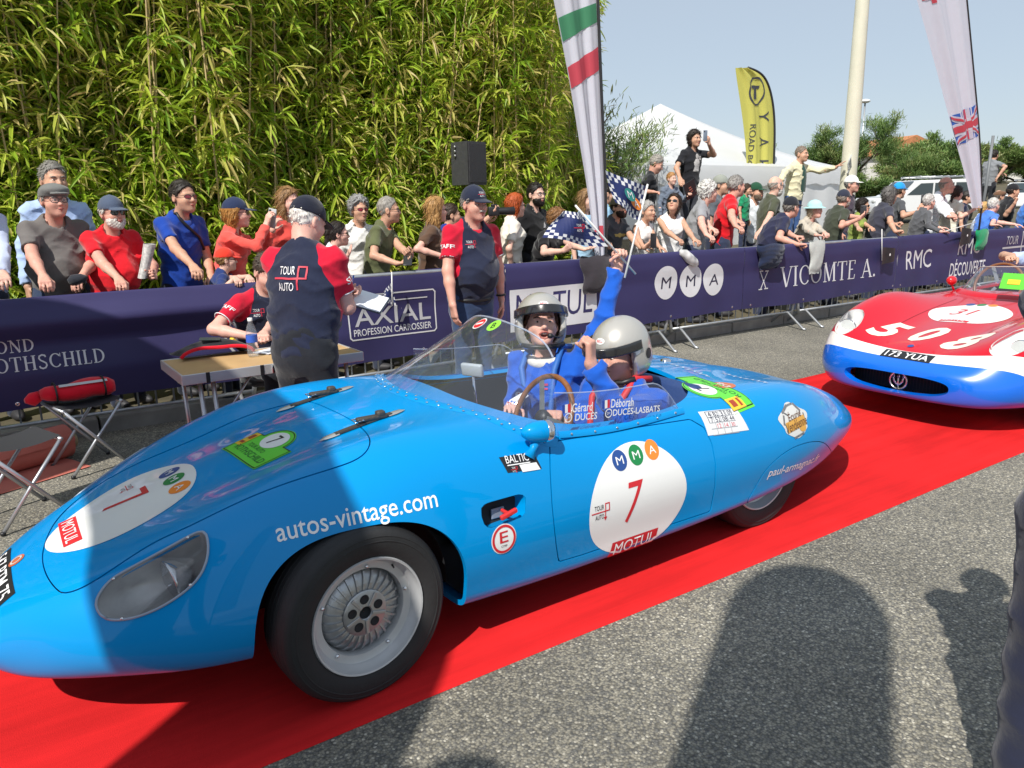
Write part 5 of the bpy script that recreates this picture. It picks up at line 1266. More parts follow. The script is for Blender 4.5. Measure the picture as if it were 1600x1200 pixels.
def person(label, pos, H, face, look=None, pitch=0., roll=0., lean=8., side=0., build=1.0, belly=0., skin='fair', female=False,
           top='#888888', top_kind='tee', sleeve=None, collar=None, bottom='#2a3040', shoes=M_SHOE,
           hair='#5a4a3a', hair_kind='short', hat=None, glasses=None, beard=None, arms=None, mouth='closed', q=1.0, seated=False, group='spectators behind the barrier',
           sleeve_col=None, open_over=None, hem=.86, legs=True, pelvis=None, legpos=None):
    """one figure; pos = feet (x, y, z); face = heading in degrees (-90 looks at the camera side); hand targets are world points"""
    s = H/1.75; yaw = rad(face+90); root = thing('person', label, 'person', tuple(pos), group=group)
    root.rotation_euler = (0, 0, yaw); root.scale = (s, s, s); Rz = rotz(yaw)
    toL = lambda w: (Rz.T@(np.asarray(w, float)-np.asarray(pos, float)))/s
    rnd = np.random.RandomState(abs(hash(label)) % 10000 if False else int(sum(ord(c)*(i+1) for i, c in enumerate(label)) % 9973)); ph = rnd.rand()*6
    sk = skin_mat(skin); bw = build*(.90 if female else 1.0)
    # local frame: looks to -y, x to its left... side axis = +x
    ln = rad(lean); up = np.array([math.sin(rad(side)), -math.sin(ln), math.cos(ln)]); up = unit(up); pel = np.array([0, 0, .90]) if pelvis is None else np.asarray(pelvis, float)
    mid = pel+unit(np.array([0, -math.sin(ln*.5), math.cos(ln*.5)])+np.array([math.sin(rad(side))*.5, 0, 0]))*.26; nb = mid+up*.30
    L = np.array([1., 0, 0]); shw = .172*bw
    shL = nb+L*shw-up*.058; shR = nb-L*shw-up*.058
    hc = nb+unit(up+np.array([0, -.28, .15]))*.153+np.array([0, -.01, 0])
    hyaw = rad((look if look is not None else face)-face); HR = rotz(hyaw)@rotx(rad(pitch))@roty(rad(roll))
    # ---------------- arms
    arms = arms or {}; hands = {}
    for sd, S, sx in (('l', shL, 1), ('r', shR, -1)):
        a = arms.get(sd); l1, l2 = .285, .255
        if a is None: W = S+np.array([sx*.10, -.03, -.52]); pole = np.array([sx*.3, 1., 0]); hd = np.array([0, -.1, -1.]); pn = np.array([-sx, 0, 0.]); curl = .45; th = .3; grip = None
        else:
            W = toL(a['at']); pole = np.array(a.get('pole', (sx*.6, .55, -.7))); grip = a.get('grip', 'rest'); hd = None
        E, W = ik(S, W, l1, l2, pole); fd = unit(W-E)
        if a is not None:
            dd = a.get('dir'); hd = fd if dd is None else unit(Rz.T@np.asarray(dd, float)) if a.get('world', True) else unit(dd)
            pn = a.get('palm'); pn = np.array([0, 0, -1.]) if pn is None else Rz.T@np.asarray(pn, float)
            if abs(unit(pn)@hd) > .95: pn = np.array([-sx, -.2, .1])
            curl, th = {'rest': (.30, .3), 'grip': (.78, .8), 'fist': (1.35, 1.0), 'hold': (.62, .7), 'flat': (.10, .1), 'point': (.5, .5)}[grip]
        tdir = np.cross(unit(hd), unit(pn-hd*(pn@hd))); want = a.get('thumb') if a is not None else None
        tside = 1 if (tdir@(Rz.T@np.asarray(want, float)) > 0 if want is not None else tdir[0]*(-sx)+tdir[2]*.6 > 0) else -1
        hp = hand_prims(W, hd, pn, tside, curl, th, sc=.95 if female else 1.04)
        r0 = .047*bw if not female else .040; arm = [(S, E, r0, .038*bw), (E, E+(W-E)*.35, .039*bw, .037*bw), (E+(W-E)*.35, W, .037*bw, .0255)]
        hands[sd] = (S, E, W, arm, hp)
    parts = []
    # ---------------- head and neck (in the head's own frame)
    to_h = lambda p: HR.T@(np.asarray(p)-hc)
    nk0, nk1 = to_h(nb-up*.02), np.array([0, .022, -.07]); ch = to_h(nb-up*.10)
    jw = .058 if female else .064
    def f_head(P):
        ax = np.abs(P[0])
        d = ell(P, (0, .018, .035), (.077, .098, .098))
        d = smin(d, ell(P, (0, -.030, -.045), (jw, .062, .072)), .035)
        d = smin(d, ell(P, (0, -.066, -.092), (.028, .026, .022)), .025)          # chin
        d = smin(d, cap([ax, P[1], P[2]], (.036, -.066, -.020), (.050, -.035, -.03), .020, .016), .03)  # cheeks
        d = smin(d, cap([ax, P[1], P[2]], (.008, -.084, .030), (.045, -.068, .026), .011, .010), .014)   # brow
        d = np.maximum(d, -ell([ax, P[1], P[2]], (.031, -.100, .008), (.017, .016, .010))+.0) if True else d
        d = smin(d, cap(P, (0, -.086, .014), (0, -.106, -.022), .0085, .0125), .012)                     # nose
        d = smin(d, cap([ax, P[1], P[2]], (.004, -.100, -.026), (.014, -.092, -.027), .008, .007), .008)
        d = smin(d, cap([ax, P[1], P[2]], (0, -.092, -.050), (.022, -.080, -.053), .0075, .005), .010)   # lips
        d = smin(d, cap([ax, P[1], P[2]], (0, -.089, -.063), (.019, -.078, -.061), .0085, .005), .010)
        if mouth == 'open': d = np.maximum(d, -ell(P, (0, -.098, -.060), (.024, .030, .016)))
        else: d = np.maximum(d, -cap([ax, P[1], P[2]], (0, -.1005, -.0565), (.024, -.086, -.0575), .0022, .0022))
        d = smin(d, np.maximum(ell([ax, P[1], P[2]], (.080, .018, -.004), (.011, .020, .033)), -ell([ax, P[1], P[2]], (.090, .012, -.002), (.006, .010, .018))), .008)
        d = smin(d, cap(P, nk1, nk0, .052*bw, .060*bw), .03)
        d = smin(d, ell(P, tuple(ch), (.13, .075, .07)), .06)
        return d
    hstep = .0068*q
    lo = np.minimum(np.array([-.12, -.14, -.14]), np.minimum(nk0, ch)-.09); hi = np.maximum(np.array([.12, .14, .15]), np.minimum(np.maximum(nk0, ch)+.09, .2))
    V, F = mesh_sdf(f_head, lo, hi, hstep); parts.append((V@HR.T+hc, F))
    for sd in ('l', 'r'):
        S, E, W, arm, hp = hands[sd]
        f = lambda P, arm=arm, hp=hp: smin(caps_field(P, arm, .02), caps_field(P, hp[:4], .012), .02) if False else np.minimum(smin(caps_field(P, arm, .02), caps_field(P, hp[:4], .014), .022), smin(caps_field(P, hp[4:-3], .0035), caps_field(P, hp[-3:], .008), .004))
        lo, hi = seg_bounds(arm+hp, .06); V, F = mesh_sdf(f, lo, hi, .0082*q); parts.append((V, F))
    torso = [pel, mid, nb]; hw = np.array([.155, .150, .150+belly*.3, .165, .180, .170, .085])*bw; hd = np.array([.115, .112, .108, .115, .118, .098, .060])*(.85+.15*bw)
    if female: hw = hw*np.array([1.08, .98, .90, .98, .98, .96, .9])
    Vt, Ft = mesh_sdf(lambda P: tube_field(P, torso, hw*.90, hd*.88, L), np.minimum(pel, nb)-.24, np.maximum(pel, nb)+.24, .028); parts.append((Vt, Ft))
    V, F = join_parts(parts); body = obj('body', V, F, sk, root, True)
    # ---------------- shirt
    TM = cloth(top); cut = {'tee': .68, 'polo': .66, 'long': 2.0, 'none': 0., 'short': .5}.get(top_kind if sleeve is None else sleeve, .68)
    infl = .017 if not open_over else .022
    def f_shirt(P, only=None):
        bl = tube_field(P, torso, hw+infl, hd+infl, L)
        if belly: bl = smin(bl, ell(P, tuple(mid+np.array([0, -.07-belly*.25, -.06])), (.15*bw, .11+belly*.35, .17)), .08)
        if female: bl = smin(bl, cap(P, mid+up*.13+L*.07-np.array([0, .085, 0]), mid+up*.13-L*.07-np.array([0, .085, 0]), .062, .062), .05)
        d = bl
        for sd, sx in (('l', 1), ('r', -1)):
            S, E, W, arm, hp = hands[sd]
            if cut <= 0:
                d = smin(d, cap(P, nb-up*.05+L*sx*.10, S-up*.01, .055*bw, .048*bw), .06); continue
            e1 = S+(E-S)*min(cut, 1.); u1 = unit(E-S); r0 = .055*bw; r1 = (.057 if cut < 1 else .049)*bw
            sl = cap(P, nb-up*.050+L*sx*.07, S, .046*bw, r0); a_ = cap(P, S, E if cut >= 1 else e1+u1*.05, r0, r1)
            if cut < 1: a_ = np.maximum(a_, (P[0]-e1[0])*u1[0]+(P[1]-e1[1])*u1[1]+(P[2]-e1[2])*u1[2])
            d = smin(d, smin(sl, a_, .03), .05)
            if cut >= 1:
                u2 = unit(W-E); tl = 1. if cut >= 2 else cut-1.; e2 = E+(W-E)*(tl*.97); b_ = cap(P, E, e2+u2*.04, r1, .041*bw)
                b_ = np.maximum(b_, (P[0]-e2[0])*u2[0]+(P[1]-e2[1])*u2[1]+(P[2]-e2[2])*u2[2]); d = smin(d, b_, .02)
        # neck opening and hem
        d = d+wrinkle(P, .0095 if top_kind != 'long' else .012, 50 if top_kind != 'long' else 60, ph)
        d = np.maximum(d, -cap(P, nb-up*(.02 if top_kind == 'polo' else .035)-np.array([0, .02, 0]), hc, .066*bw, .075))
        if top_kind in ('vneck', 'polo', 'none') or female: d = np.maximum(d, -cap(P, nb-up*.0-np.array([0, .12, 0]), nb-up*.09-np.array([0, .16, 0]), .045, .018))
        hp_ = pel+np.array([0, 0, hem-.90]); d = np.maximum(d, -((P[0]-hp_[0])*up[0]*.3+(P[1]-hp_[1])*up[1]*.3+(P[2]-hp_[2])))
        return d
    allp = [(pel, nb, .2, .2)]+[x_ for sd in ('l', 'r') for x_ in (hands[sd][3] if cut >= 1 else hands[sd][3][:1])]
    lo, hi = seg_bounds(allp, .16+belly*.5); lo[2] = max(lo[2], pel[2]+hem-.90-.03); V, F = mesh_sdf(f_shirt, lo, hi, .0125*q)
    if sleeve_col:
        # sleeves (with a raglan shoulder panel) as parts of another colour
        g = np.full(len(V), -1.)
        for sd, sx in (('l', 1), ('r', -1)):
            S, E = hands[sd][0], hands[sd][1]; u1 = unit(E-S); r = V-S; t = r@u1
            gg = np.minimum(((V-nb)@L)*sx-.118*bw-.55*np.clip(-((V-nb)@up)-.05, 0, .5)*.35+.45*np.clip((V-nb)@up+.05, 0, .1), .105-np.linalg.norm(r-np.clip(t, -.1, 1)[:, None]*u1, axis=1)); g = np.maximum(g, gg)
        sf = Surf(V, np.zeros_like(V), F.tolist())
        for nm, sgn_, mm in (('shirt', -1, TM), ('sleeve', 1, cloth(sleeve_col))):
            r_ = sf.clip(sgn_*g)
            if nm == 'shirt': shirt = obj(nm, r_.V, r_.F, mm, root, True); continue
            for sx in (-1, 1):
                r2 = r_.clip(sx*((r_.V-pel)@L))
                if len(r2.F): slv = obj(nm, r2.V, r2.F, mm, root, True); hands['sl%d' % sx] = slv
    else: shirt = obj({'long': 'jacket' if open_over else 'shirt', 'none': 'vest_top'}.get(top_kind, 'shirt'), V, F, TM, root, True); slv = shirt
    if collar:
        mb = MB(); rows = []
        for k in range(25):
            t = 2*math.pi*k/24; ct = nb-up*.035+np.array([math.sin(t)*.072*bw, math.cos(t)*.062+.006, 0]); fr = max(0, -math.cos(t)); ct = ct-up*.035*fr**2-np.array([0, .02*fr**2, 0])
            o_ = unit(np.array([math.sin(t), math.cos(t), 0])); rows.append([ct+o_*.004, ct+up*.040+o_*.003-up*.006*fr, ct+up*.030+o_*.018, ct-up*.012+o_*.026])
        mb.grid(np.array(rows)); mb.build('collar', cloth(collar), root, True)
    # ---------------- legs
    if legs:
        TR = cloth(bottom)
        lp = legpos or [((.09, 0, 0), (.10, -.01, -.42), (.105, .0, -.84)), ((-.09, 0, 0), (-.10, -.01, -.42), (-.105, .0, -.84))]
        lg = [(pel+np.array(a), pel+np.array(b), pel+np.array(c)) for a, b, c in lp]
        def f_tr(P):
            d = tube_field(P, [pel+np.array([0, .01, -.06]), pel+np.array([0, 0, .12])], np.array([.155, .155])*bw, np.array([.115, .11])*bw, L)
            for h_, k_, a_ in lg: d = smin(d, smin(cap(P, h_, k_, .088*bw, .066), cap(P, k_, a_+unit(a_-k_)*.02, .066, .052), .02), .05)
            d = d+wrinkle(P, .008, 50, ph+1); lowz = min(a_[2] for _, _, a_ in lg)
            return d
        lo, hi = seg_bounds([(a, b, 0, 0) for a, b, _ in lg]+[(b, c, 0, 0) for _, b, c in lg], .17); hi[2] = pel[2]+.16; V, F = mesh_sdf(f_tr, lo, hi, .02*q); obj('trousers', V, F, TR, root, True)
        for h_, k_, a_ in lg:
            mb = MB(); mb.ellipsoid(a_+np.array([0, -.055, -.028]), (.043, .125, .042), 8, 12); mb.ellipsoid(a_+np.array([0, .0, -.005]), (.042, .05, .06), 8, 12); sh_ = mb.build('shoe', shoes, root, True)
    # ---------------- face details
    put = lambda Vh: np.asarray(Vh)@HR.T+hc
    def head_part(nm, mb, m, parent=root, smooth=True): V_, F_ = mb.data(); return obj(nm, put(V_), F_, m, parent, smooth)
    if glasses not in ('dark', 'red'):
        for sx in (-1, 1):
            mb = MB(); mb.ellipsoid((sx*.031, -.0800, .0065), (.0115, .009, .0048), 6, 10); e_ = head_part('eye', mb, M_EYEW); mb = MB(); mb.ellipsoid((sx*.031, -.0868, .0068), (.0056, .004, .0050), 6, 8); head_part('iris', mb, M_EYED, e_)
            mb = MB(); mb.tube([(sx*.018, -.0945, .0255), (sx*.034, -.0915, .030), (sx*.050, -.079, .026)], [.0035, .0042, .002], 6); head_part('eyebrow', mb, hair_mat(hair if hair_kind != 'bald' else '#6a5a4a'))
    mb = MB(); mb.tube([(-.021, -.0845, -.0570), (-.009, -.0955, -.0535), (0, -.0970, -.0545), (.009, -.0955, -.0535), (.021, -.0845, -.0570)], [.003, .0062, .006, .0062, .003], 8); mb.tube([(-.019, -.0835, -.0600), (0, -.0945, -.0665), (.019, -.0835, -.0600)], [.003, .0070, .003], 8)
    if mouth == 'open':
        mb = MB(); mb.tube([(-.026, -.086, -.055), (-.012, -.0975, -.047), (0, -.099, -.046), (.012, -.0975, -.047), (.026, -.086, -.055), (.016, -.088, -.074), (0, -.093, -.080), (-.016, -.088, -.074)], .0045, 8, closed=True); head_part('mouth', mb, M_LIP)
        mb = MB(); mb.ellipsoid((0, -.083, -.0525), (.019, .010, .0055), 6, 10); head_part('teeth', mb, M_TEETH); mb = MB(); mb.ellipsoid((0, -.068, -.062), (.022, .012, .017), 6, 10); head_part('mouth_inside', mb, M_MOUTH)
    else: head_part('mouth', mb, M_LIP)
    if beard:
        def f_b(P):
            d = ell(P, (0, -.032, -.055), (jw+.010, .068, .072)); d = smin(d, ell(P, (0, -.070, -.096), (.034, .030, .030)), .02)
            d = np.maximum(d, P[2]+.020-np.abs(P[0])*.35); d = np.maximum(d, -ell(P, (0, -.10, -.048), (.026, .05, .020)) if beard != 'full' else -ell(P, (0, -.103, -.0575), (.020, .02, .006))); d = np.maximum(d, P[1]-.018)
            return d+.003*np.sin(P[0]*260)*np.sin(P[2]*240)
        V, F = mesh_sdf(f_b, (-.1, -.13, -.15), (.1, .06, .03), .006*q)
        if len(V): obj('beard', put(V), F, hair_mat(beard if beard not in ('full',) else hair), root, True)
    if glasses:
        mb = MB(); lm_ = {'dark': M_LENS, 'red': M_LENSR}.get(glasses, glass('clear_lens', (.93, .95, .96), haze=.03, spec=1.5))
        for sx in (-1, 1):
            ml = MB(); rim = [(sx*.034+.0265*math.cos(t), -.0995+abs(sx*.034+.0265*math.cos(t))**2*5.0+.002, .008+.0195*math.sin(t)*(1.0 if glasses != 'red' else .8)) for t in np.linspace(0, 2*math.pi, 17)[:-1]]
            cc = np.mean(rim, 0); ml.add([cc+np.array([0, -.003, 0])]+rim, [(0, 1+(k+1) % 16, 1+k) for k in range(16)]); head_part('lens', ml, lm_); mb.tube(rim, .0022, 6, closed=True)
            mb.tube([(sx*.060, -.081, .014), (sx*.078, -.05, .014), (sx*.083, .015, .010), (sx*.080, .03, -.01)], .0024, 6)
        mb.tube([(-.010, -.099, .012), (0, -.102, .014), (.010, -.099, .012)], .0022, 6); head_part('glasses_frame', mb, M_FRAME)
    # ---------------- hair
    hm = hair_mat(hair)
    def f_hair(P):
        nz = .004*(np.sin(P[0]*90+3*np.sin(P[2]*40)+ph)*np.sin(P[2]*70+P[1]*60))
        th = {'short': .008, 'buzz': .004, 'curly': .024, 'bob': .018, 'long': .018, 'pony': .010, 'bald': .003, 'volume': .02}[hair_kind]
        d = ell(P, (0, .020, .040), (.077+th, .098+th, .098+th))
        fr = P[1]+.075; line = .092-1.25*np.clip(fr, 0, .075)-np.clip(fr-.075, 0, .03)*1.6+.25*np.clip(.045-np.abs(P[0]), 0, 1)*0-.10*np.clip(fr-.12, 0, 1)
        line = np.where(P[1] > .045, -.055, line)
        d = np.maximum(d, -(P[2]-line)*.8)
        if hair_kind == 'bald': d = np.maximum(d, P[2]-.055)
        if hair_kind in ('bob', 'long', 'volume'):
            low = {'bob': -.085, 'long': -.20, 'volume': -.12}[hair_kind]
            e = tube_field(P, [np.array([0, .035, low]), np.array([0, .028, .04])], np.array([.070, .094, .092]), np.array([.058, .085, .088]), np.array([1., 0, 0])); e = np.maximum(e, -(P[1]+.012)); e = np.maximum(e, -ell(P, (0, -.045, -.09), (.066, .095, .12))); d = smin(d, e, .02)
        if hair_kind == 'pony': d = smin(d, cap(P, (0, .115, .03), (0, .14, -.12), .03, .018), .02)
        if hair_kind == 'curly': nz = nz*2.2+.006*np.sin(P[0]*120)*np.sin(P[1]*120)*np.sin(P[2]*120)
        return d+nz
    V, F = mesh_sdf(f_hair, (-.13, -.15, -.24), (.13, .19, .18), .0075*q)
    if hat is not None:
        keep = V[:, 2] < (.055 if hat[0] in ('cap', 'flat', 'sun', 'capback') else .06); fk = keep[F].all(1); F = F[fk]
    if len(F):
        # loose strands over the shell, for an uneven outline
        fn = np.cross(V[F[:, 1]]-V[F[:, 0]], V[F[:, 3]]-V[F[:, 0]]); fn /= np.linalg.norm(fn, axis=1)[:, None]+1e-9; fc = V[F].mean(1); okf = (((fc-np.array([0, .02, .03]))*fn).sum(1) > .02) & (fc[:, 2] > (-.25 if hair_kind in ('bob', 'long', 'volume', 'pony') else -.05))
        ids = np.nonzero(okf)[0]
        if len(ids):
            ln_ = {'short': .022, 'buzz': .008, 'curly': .03, 'bob': .06, 'long': .09, 'pony': .035, 'bald': .010, 'volume': .045}[hair_kind]; nst = int(({'buzz': 120, 'bald': 60}.get(hair_kind, 340))/q**2)
            pk = ids[rnd.randint(0, len(ids), nst)]; c0 = fc[pk]; n0 = fn[pk]; flow = np.tile(np.array([0, .55, -.75]), (nst, 1))+rnd.normal(0, .45 if hair_kind in ('curly', 'volume') else .22, (nst, 3)); flow[:, 0] += np.sign(c0[:, 0])*.25
            flow -= n0*np.sum(flow*n0, 1)[:, None]; flow /= np.linalg.norm(flow, axis=1)[:, None]+1e-9; sd_ = np.cross(flow, n0); lg_ = ln_*(.6+.8*rnd.rand(nst, 1)); wd_ = .0022+.0022*rnd.rand(nst, 1); lift = .004+.006*rnd.rand(nst, 1)*(2 if hair_kind in ('curly', 'volume') else 1)
            A_ = c0-sd_*wd_; B_ = c0+sd_*wd_; C_ = c0+flow*lg_*.55+n0*lift+sd_*wd_*.8; D_ = c0+flow*lg_*.55+n0*lift-sd_*wd_*.8; E_ = c0+flow*lg_+n0*lift*.6+sd_*.0006; G_ = c0+flow*lg_+n0*lift*.6-sd_*.0006
            Vs = np.stack([A_, B_, C_, D_, E_, G_], 1).reshape(-1, 3); bi = (np.arange(nst)*6)[:, None]; Fs = np.concatenate([bi+np.array([[0, 1, 2, 3]]), bi+np.array([[3, 2, 4, 5]])]); V, F = join_parts([(V, F), (Vs, Fs)])
        obj('hair', put(V), F, hm, root, True)
    if hat is not None and hat[0] != 'helmet':
        kind, hc_ = hat[0], cloth(hat[1])
        if kind in ('cap', 'flat', 'capback'):
            def f_cap(P):
                tl = P[2]-(.038-(.0)*P[1]); d = ell(P, (0, .018, .040), (.090, .110, .108 if kind != 'flat' else .086)); d = np.maximum(d, -(P[2]-.036-.12*(-P[1]-.02)*0))
                if kind == 'flat':
                    d = smin(d, ell(P, (0, -.045, .078), (.088, .075, .036)), .04)
                    d = np.maximum(d, -(P[2]-.030)); b = ell(P, (0, -.108, .052), (.066, .046, .010)); d = np.minimum(d, b)
                else:
                    b = np.maximum(np.abs(P[2]-(.046+.22*(P[1]+.085)-2.6*P[0]**2))-.0042, np.sqrt((P[0]/.074)**2+((P[1]+.082)/.088)**2)*.07-.07); b = np.maximum(b, P[1]+.07); d = np.minimum(d, b)
                    if kind == 'capback': pass
                if kind != 'flat': d = smin(d, ell(P, (0, .018, .148), (.008, .008, .005)), .004)
                return d
            V, F = mesh_sdf(f_cap, (-.12, -.20, .0), (.12, .15, .18), .0062*q); co = obj('cap', put(V), F, hc_, root, True)
        elif kind == 'sun':
            def f_sun(P):
                d = np.maximum(ell(P, (0, .015, .045), (.094, .112, .098)), -(P[2]-.040)); r = np.sqrt((P[0]/1.0)**2+((P[1]-.012)/1.12)**2); b = np.maximum(np.abs(P[2]-(.048-.42*np.clip(r-.085, 0, 1)))-.004, r-.150); return np.minimum(d, b)
            V, F = mesh_sdf(f_sun, (-.18, -.19, -.0), (.18, .21, .17), .0075*q); co = obj('sun_hat', put(V), F, hc_, root, True)
    info = dict(root=root, s=s, Rz=Rz, pos=np.asarray(pos, float), hc=hc, HR=HR, hands=hands, nb=nb, mid=mid, pel=pel, up=up, shirt=shirt, sleeves=slv, toL=toL,
                world=lambda l: np.asarray(pos, float)+Rz@np.asarray(l, float)*s, bvh=lambda: bvh_of(*[c for c in root.children if c.name.split('.')[0] in ('shirt', 'sleeve', 'jacket', 'vest_top')]))
    return info
# ------------------------------------------------------------------ spectators, placed by where their heads are seen
def head_local(lean, side=0.):
    ln = rad(lean); up = unit(np.array([math.sin(rad(side)), -math.sin(ln), math.cos(ln)])); pel = np.array([0, 0, .90])
    mid = pel+unit(np.array([0, -math.sin(ln*.5), math.cos(ln*.5)])+np.array([math.sin(rad(side))*.5, 0, 0]))*.26; nb = mid+up*.30
    return nb+unit(up+np.array([0, -.28, .15]))*.153+np.array([0, -.01, 0])
def crowd(label, px, py, Y, face=-90, lean=8, H=None, z0=None, side=0., hat=None, **k):
    """px, py: top of the head in the photograph; Y: how far back the head is"""
    P = on_y(px, py, Y); hc = head_local(lean, side); top = hc[2]+.138+(.012 if hat else 0)
    if H is None:
        z0 = .10 if z0 is None else z0; H = (P[2]-z0)/top*1.75
    else: z0 = P[2]-top*H/1.75
    s = H/1.75; R = rotz(rad(face+90)); f = R@np.array([hc[0], hc[1], 0])*s
    return person(label, (P[0]-f[0], Y-f[1], z0), H, face, lean=lean, side=side, hat=hat, **k)
def rail(px, py, dy=-.035): p = on_y(px, py, YB+dy); return p
def onrail(px, py, grip='grip', **k): p = on_y(px, py, YB-.02); p[2] = max(p[2], 1.072); return dict(at=p+np.array([0, .05, .02]), grip=grip, dir=(0, -1, -.35), palm=(0, -.1, -1), **k)
def item(name, label, cat, mb, m, loc, rot=(0, 0, 0), smooth=True, **k): o = mb.build(name, m, None, smooth, loc=tuple(loc), rot=rot); return tag(o, label, cat, **k)
def phone(loc, yaw, label, tilt=0., col=(.03, .03, .035), roll=0.):
    t = thing('phone', label, 'phone', tuple(loc)); t.rotation_euler = (rad(tilt), rad(roll), rad(yaw))
    mb = MB(); mb.box((-.038, -.0045, -.078), (.038, .0045, .078), .004); mb.build('phone_body', mat('phone_%.2f_%.2f' % (col[0], col[2]), col, rough=.3), t, True)
    mb = MB(); mb.box((-.034, .0047, -.072), (.034, .0052, .072)); mb.build('screen', mat('phone_screen', (.03, .05, .08), rough=.1), t); mb = MB(); mb.ellipsoid((-.02, -.005, .058), (.012, .003, .012), 6, 10); mb.build('camera_lens', M_BLACKP, t, True)
    return t
G = 'spectators behind the barrier'
# far left
p1 = crowd('person in pale blue shirt leaning on the barrier beside the man in grey flat cap', -62, 268, 6.5, -80, 14, skin='fair', top='#b9c3de', top_kind='long', hair='#7a6a58', arms=dict(l=onrail(8, 462), r=onrail(-120, 470)), bottom='#30384a')
p2 = crowd('elderly man in grey flat cap, glasses and grey V-neck T-shirt with hand on barrier', 80, 281, 6.55, -72, 12, hat=('flat', '#6b6c6a'), glasses='clear', skin='ruddy', hair='#8d8a85', top='#6a6664', top_kind='vneck', sleeve='tee', belly=.10, build=1.05, bottom='#33405a', arms=dict(r=onrail(78, 466), l=dict(at=on_y(128, 432, 6.35), grip='hold', pole=(1, .5, -.3))))
mb = MB(); mb.tube([(-.06, 0, 0), (-.03, 0, .012), (.03, .0, .02), (.06, 0, .03)], [.02, .04, .036, .012], 12); item('folded_umbrella', 'small dark folded umbrella held by the man in the grey flat cap', 'umbrella', mb, cloth('#2b2e36'), on_y(122, 440, 6.27))
p3 = crowd('grey-haired man in pale blue shirt standing behind the man in flat cap', 80, 252, 7.1, -75, 2, hair='#77746f', skin='tan', top='#a9bfe6', top_kind='long', collar='#a9bfe6', bottom='#30384a')
p4 = crowd('white-bearded man in red polo, dark cap and sunglasses holding a newspaper', 172, 304, 6.5, -68, 10, hat=('cap', '#4a566b'), glasses='dark', beard='#c9c4bc', hair='#b9b5ae', skin='ruddy', top='#d81424', top_kind='polo', collar='#d81424', belly=.14, build=1.06, bottom='#2c3448', arms=dict(r=onrail(196, 455), l=dict(at=on_y(236, 432, 6.3), grip='fist', pole=(1, .6, -.4), dir=(.2, -.8, .2), palm=(-1, 0, 0))))
nw = thing('newspaper', 'rolled newspaper held by the man in the red polo', 'newspaper', tuple(on_y(229, 408, 6.24))); nw.rotation_euler = (rad(8), rad(16), 0)
mb = MB(); rows = []
for z in np.linspace(-.13, .13, 6):
    rows.append([(math.cos(t)*(.030+.006*math.sin(t*3)+.010*(z > 0)*z*6)*(1+.05*t/6), math.sin(t)*.022*(1+.04*t), z+.008*math.cos(t)) for t in np.linspace(0, 9.5, 34)])
mb.grid(np.array(rows)); mb.build('newsprint', mat('newsprint_paper', (.52, .51, .49), rough=.8, var=.35, vscale=45), nw, True)
p5 = crowd('man in royal blue polo with red mirrored sunglasses and a shoulder strap', 284, 281, 6.6, -62, 9, hair='#2b2622', hair_kind='short', glasses='red', skin='tan', top='#123f9c', top_kind='polo', collar='#123f9c', bottom='#1c2230', arms=dict(r=onrail(322, 458), l=dict(at=on_y(330, 432, 6.5), grip='rest')))
sp_ = p5; mb = MB(); a_, b_ = sp_['nb']+np.array([-.08, -.09, -.02]), sp_['mid']+np.array([.20, -.06, -.02])
mb.tube([a_+np.array([0, .12, .03]), a_+np.array([.0, .03, .045]), a_, (a_+b_)/2+np.array([0, -.07, 0]), b_], .012, 6); mb.build('shoulder_strap', M_BLACKP, sp_['root'], True)
p6 = crowd('woman in navy cap and coral jacket holding up a phone', 368, 307, 6.5, -30, 8, look=-18, hat=('cap', '#24304f'), glasses='dark', hair='#a8793e', hair_kind='bob', skin='pink', female=True, top='#e8584e', top_kind='long', bottom='#2a3142', arms=dict(r=dict(at=on_y(416, 352, 6.35), grip='hold', dir=(.25, -.3, .9), palm=(1, .3, 0), pole=(-1, .2, -1)), l=dict(at=on_y(426, 360, 6.5), grip='hold', dir=(.25, -.3, .9), palm=(1, 0, 0))))
phone(on_y(425, 341, 6.36), -55, 'pale grey phone held up by the woman in the coral jacket', col=(.45, .47, .48), roll=12)
p7 = crowd('small child in a bright red cap, sunglasses and navy shirt peeping over the barrier', 352, 386, 6.32, -10, 10, H=1.22, look=-5, hat=('cap', '#dd3a28'), glasses='dark', hair='#8a6a42', skin='fair', top='#22356b', bottom='#2a3142', arms=dict(r=onrail(372, 448), l=onrail(400, 440)), q=1.1)
p8 = crowd('long-haired woman seen behind the cap of the man with clipboard', 450, 293, 7.0, -60, 4, hair='#8a6844', hair_kind='long', skin='pink', female=True, top='#c9473f', top_kind='long', bottom='#2a3142')
p11 = crowd('dark-haired woman in sunglasses clapping her hands at the barrier', 528, 346, 6.35, -25, 18, look=-15, hair='#2a2320', hair_kind='pony', glasses='dark', skin='pink', female=True, top='#dfe3ea', top_kind='tee', bottom='#303850', arms=dict(r=dict(at=on_y(527, 412, 6.12), grip='flat', dir=(.1, -.1, 1), palm=(1, -.2, 0), pole=(-1, .3, -.6)), l=dict(at=on_y(541, 405, 6.08), grip='flat', dir=(.45, -.1, .9), palm=(-.9, .1, .4), pole=(1, .1, -1))))
p12 = crowd('woman with curly grey hair and sunglasses in a white blouse', 560, 307, 6.9, -85, 3, hair='#8b8a8a', hair_kind='curly', glasses='red', skin='tan', female=True, top='#e6e4e0', top_kind='long', collar='#e6e4e0', bottom='#303850')
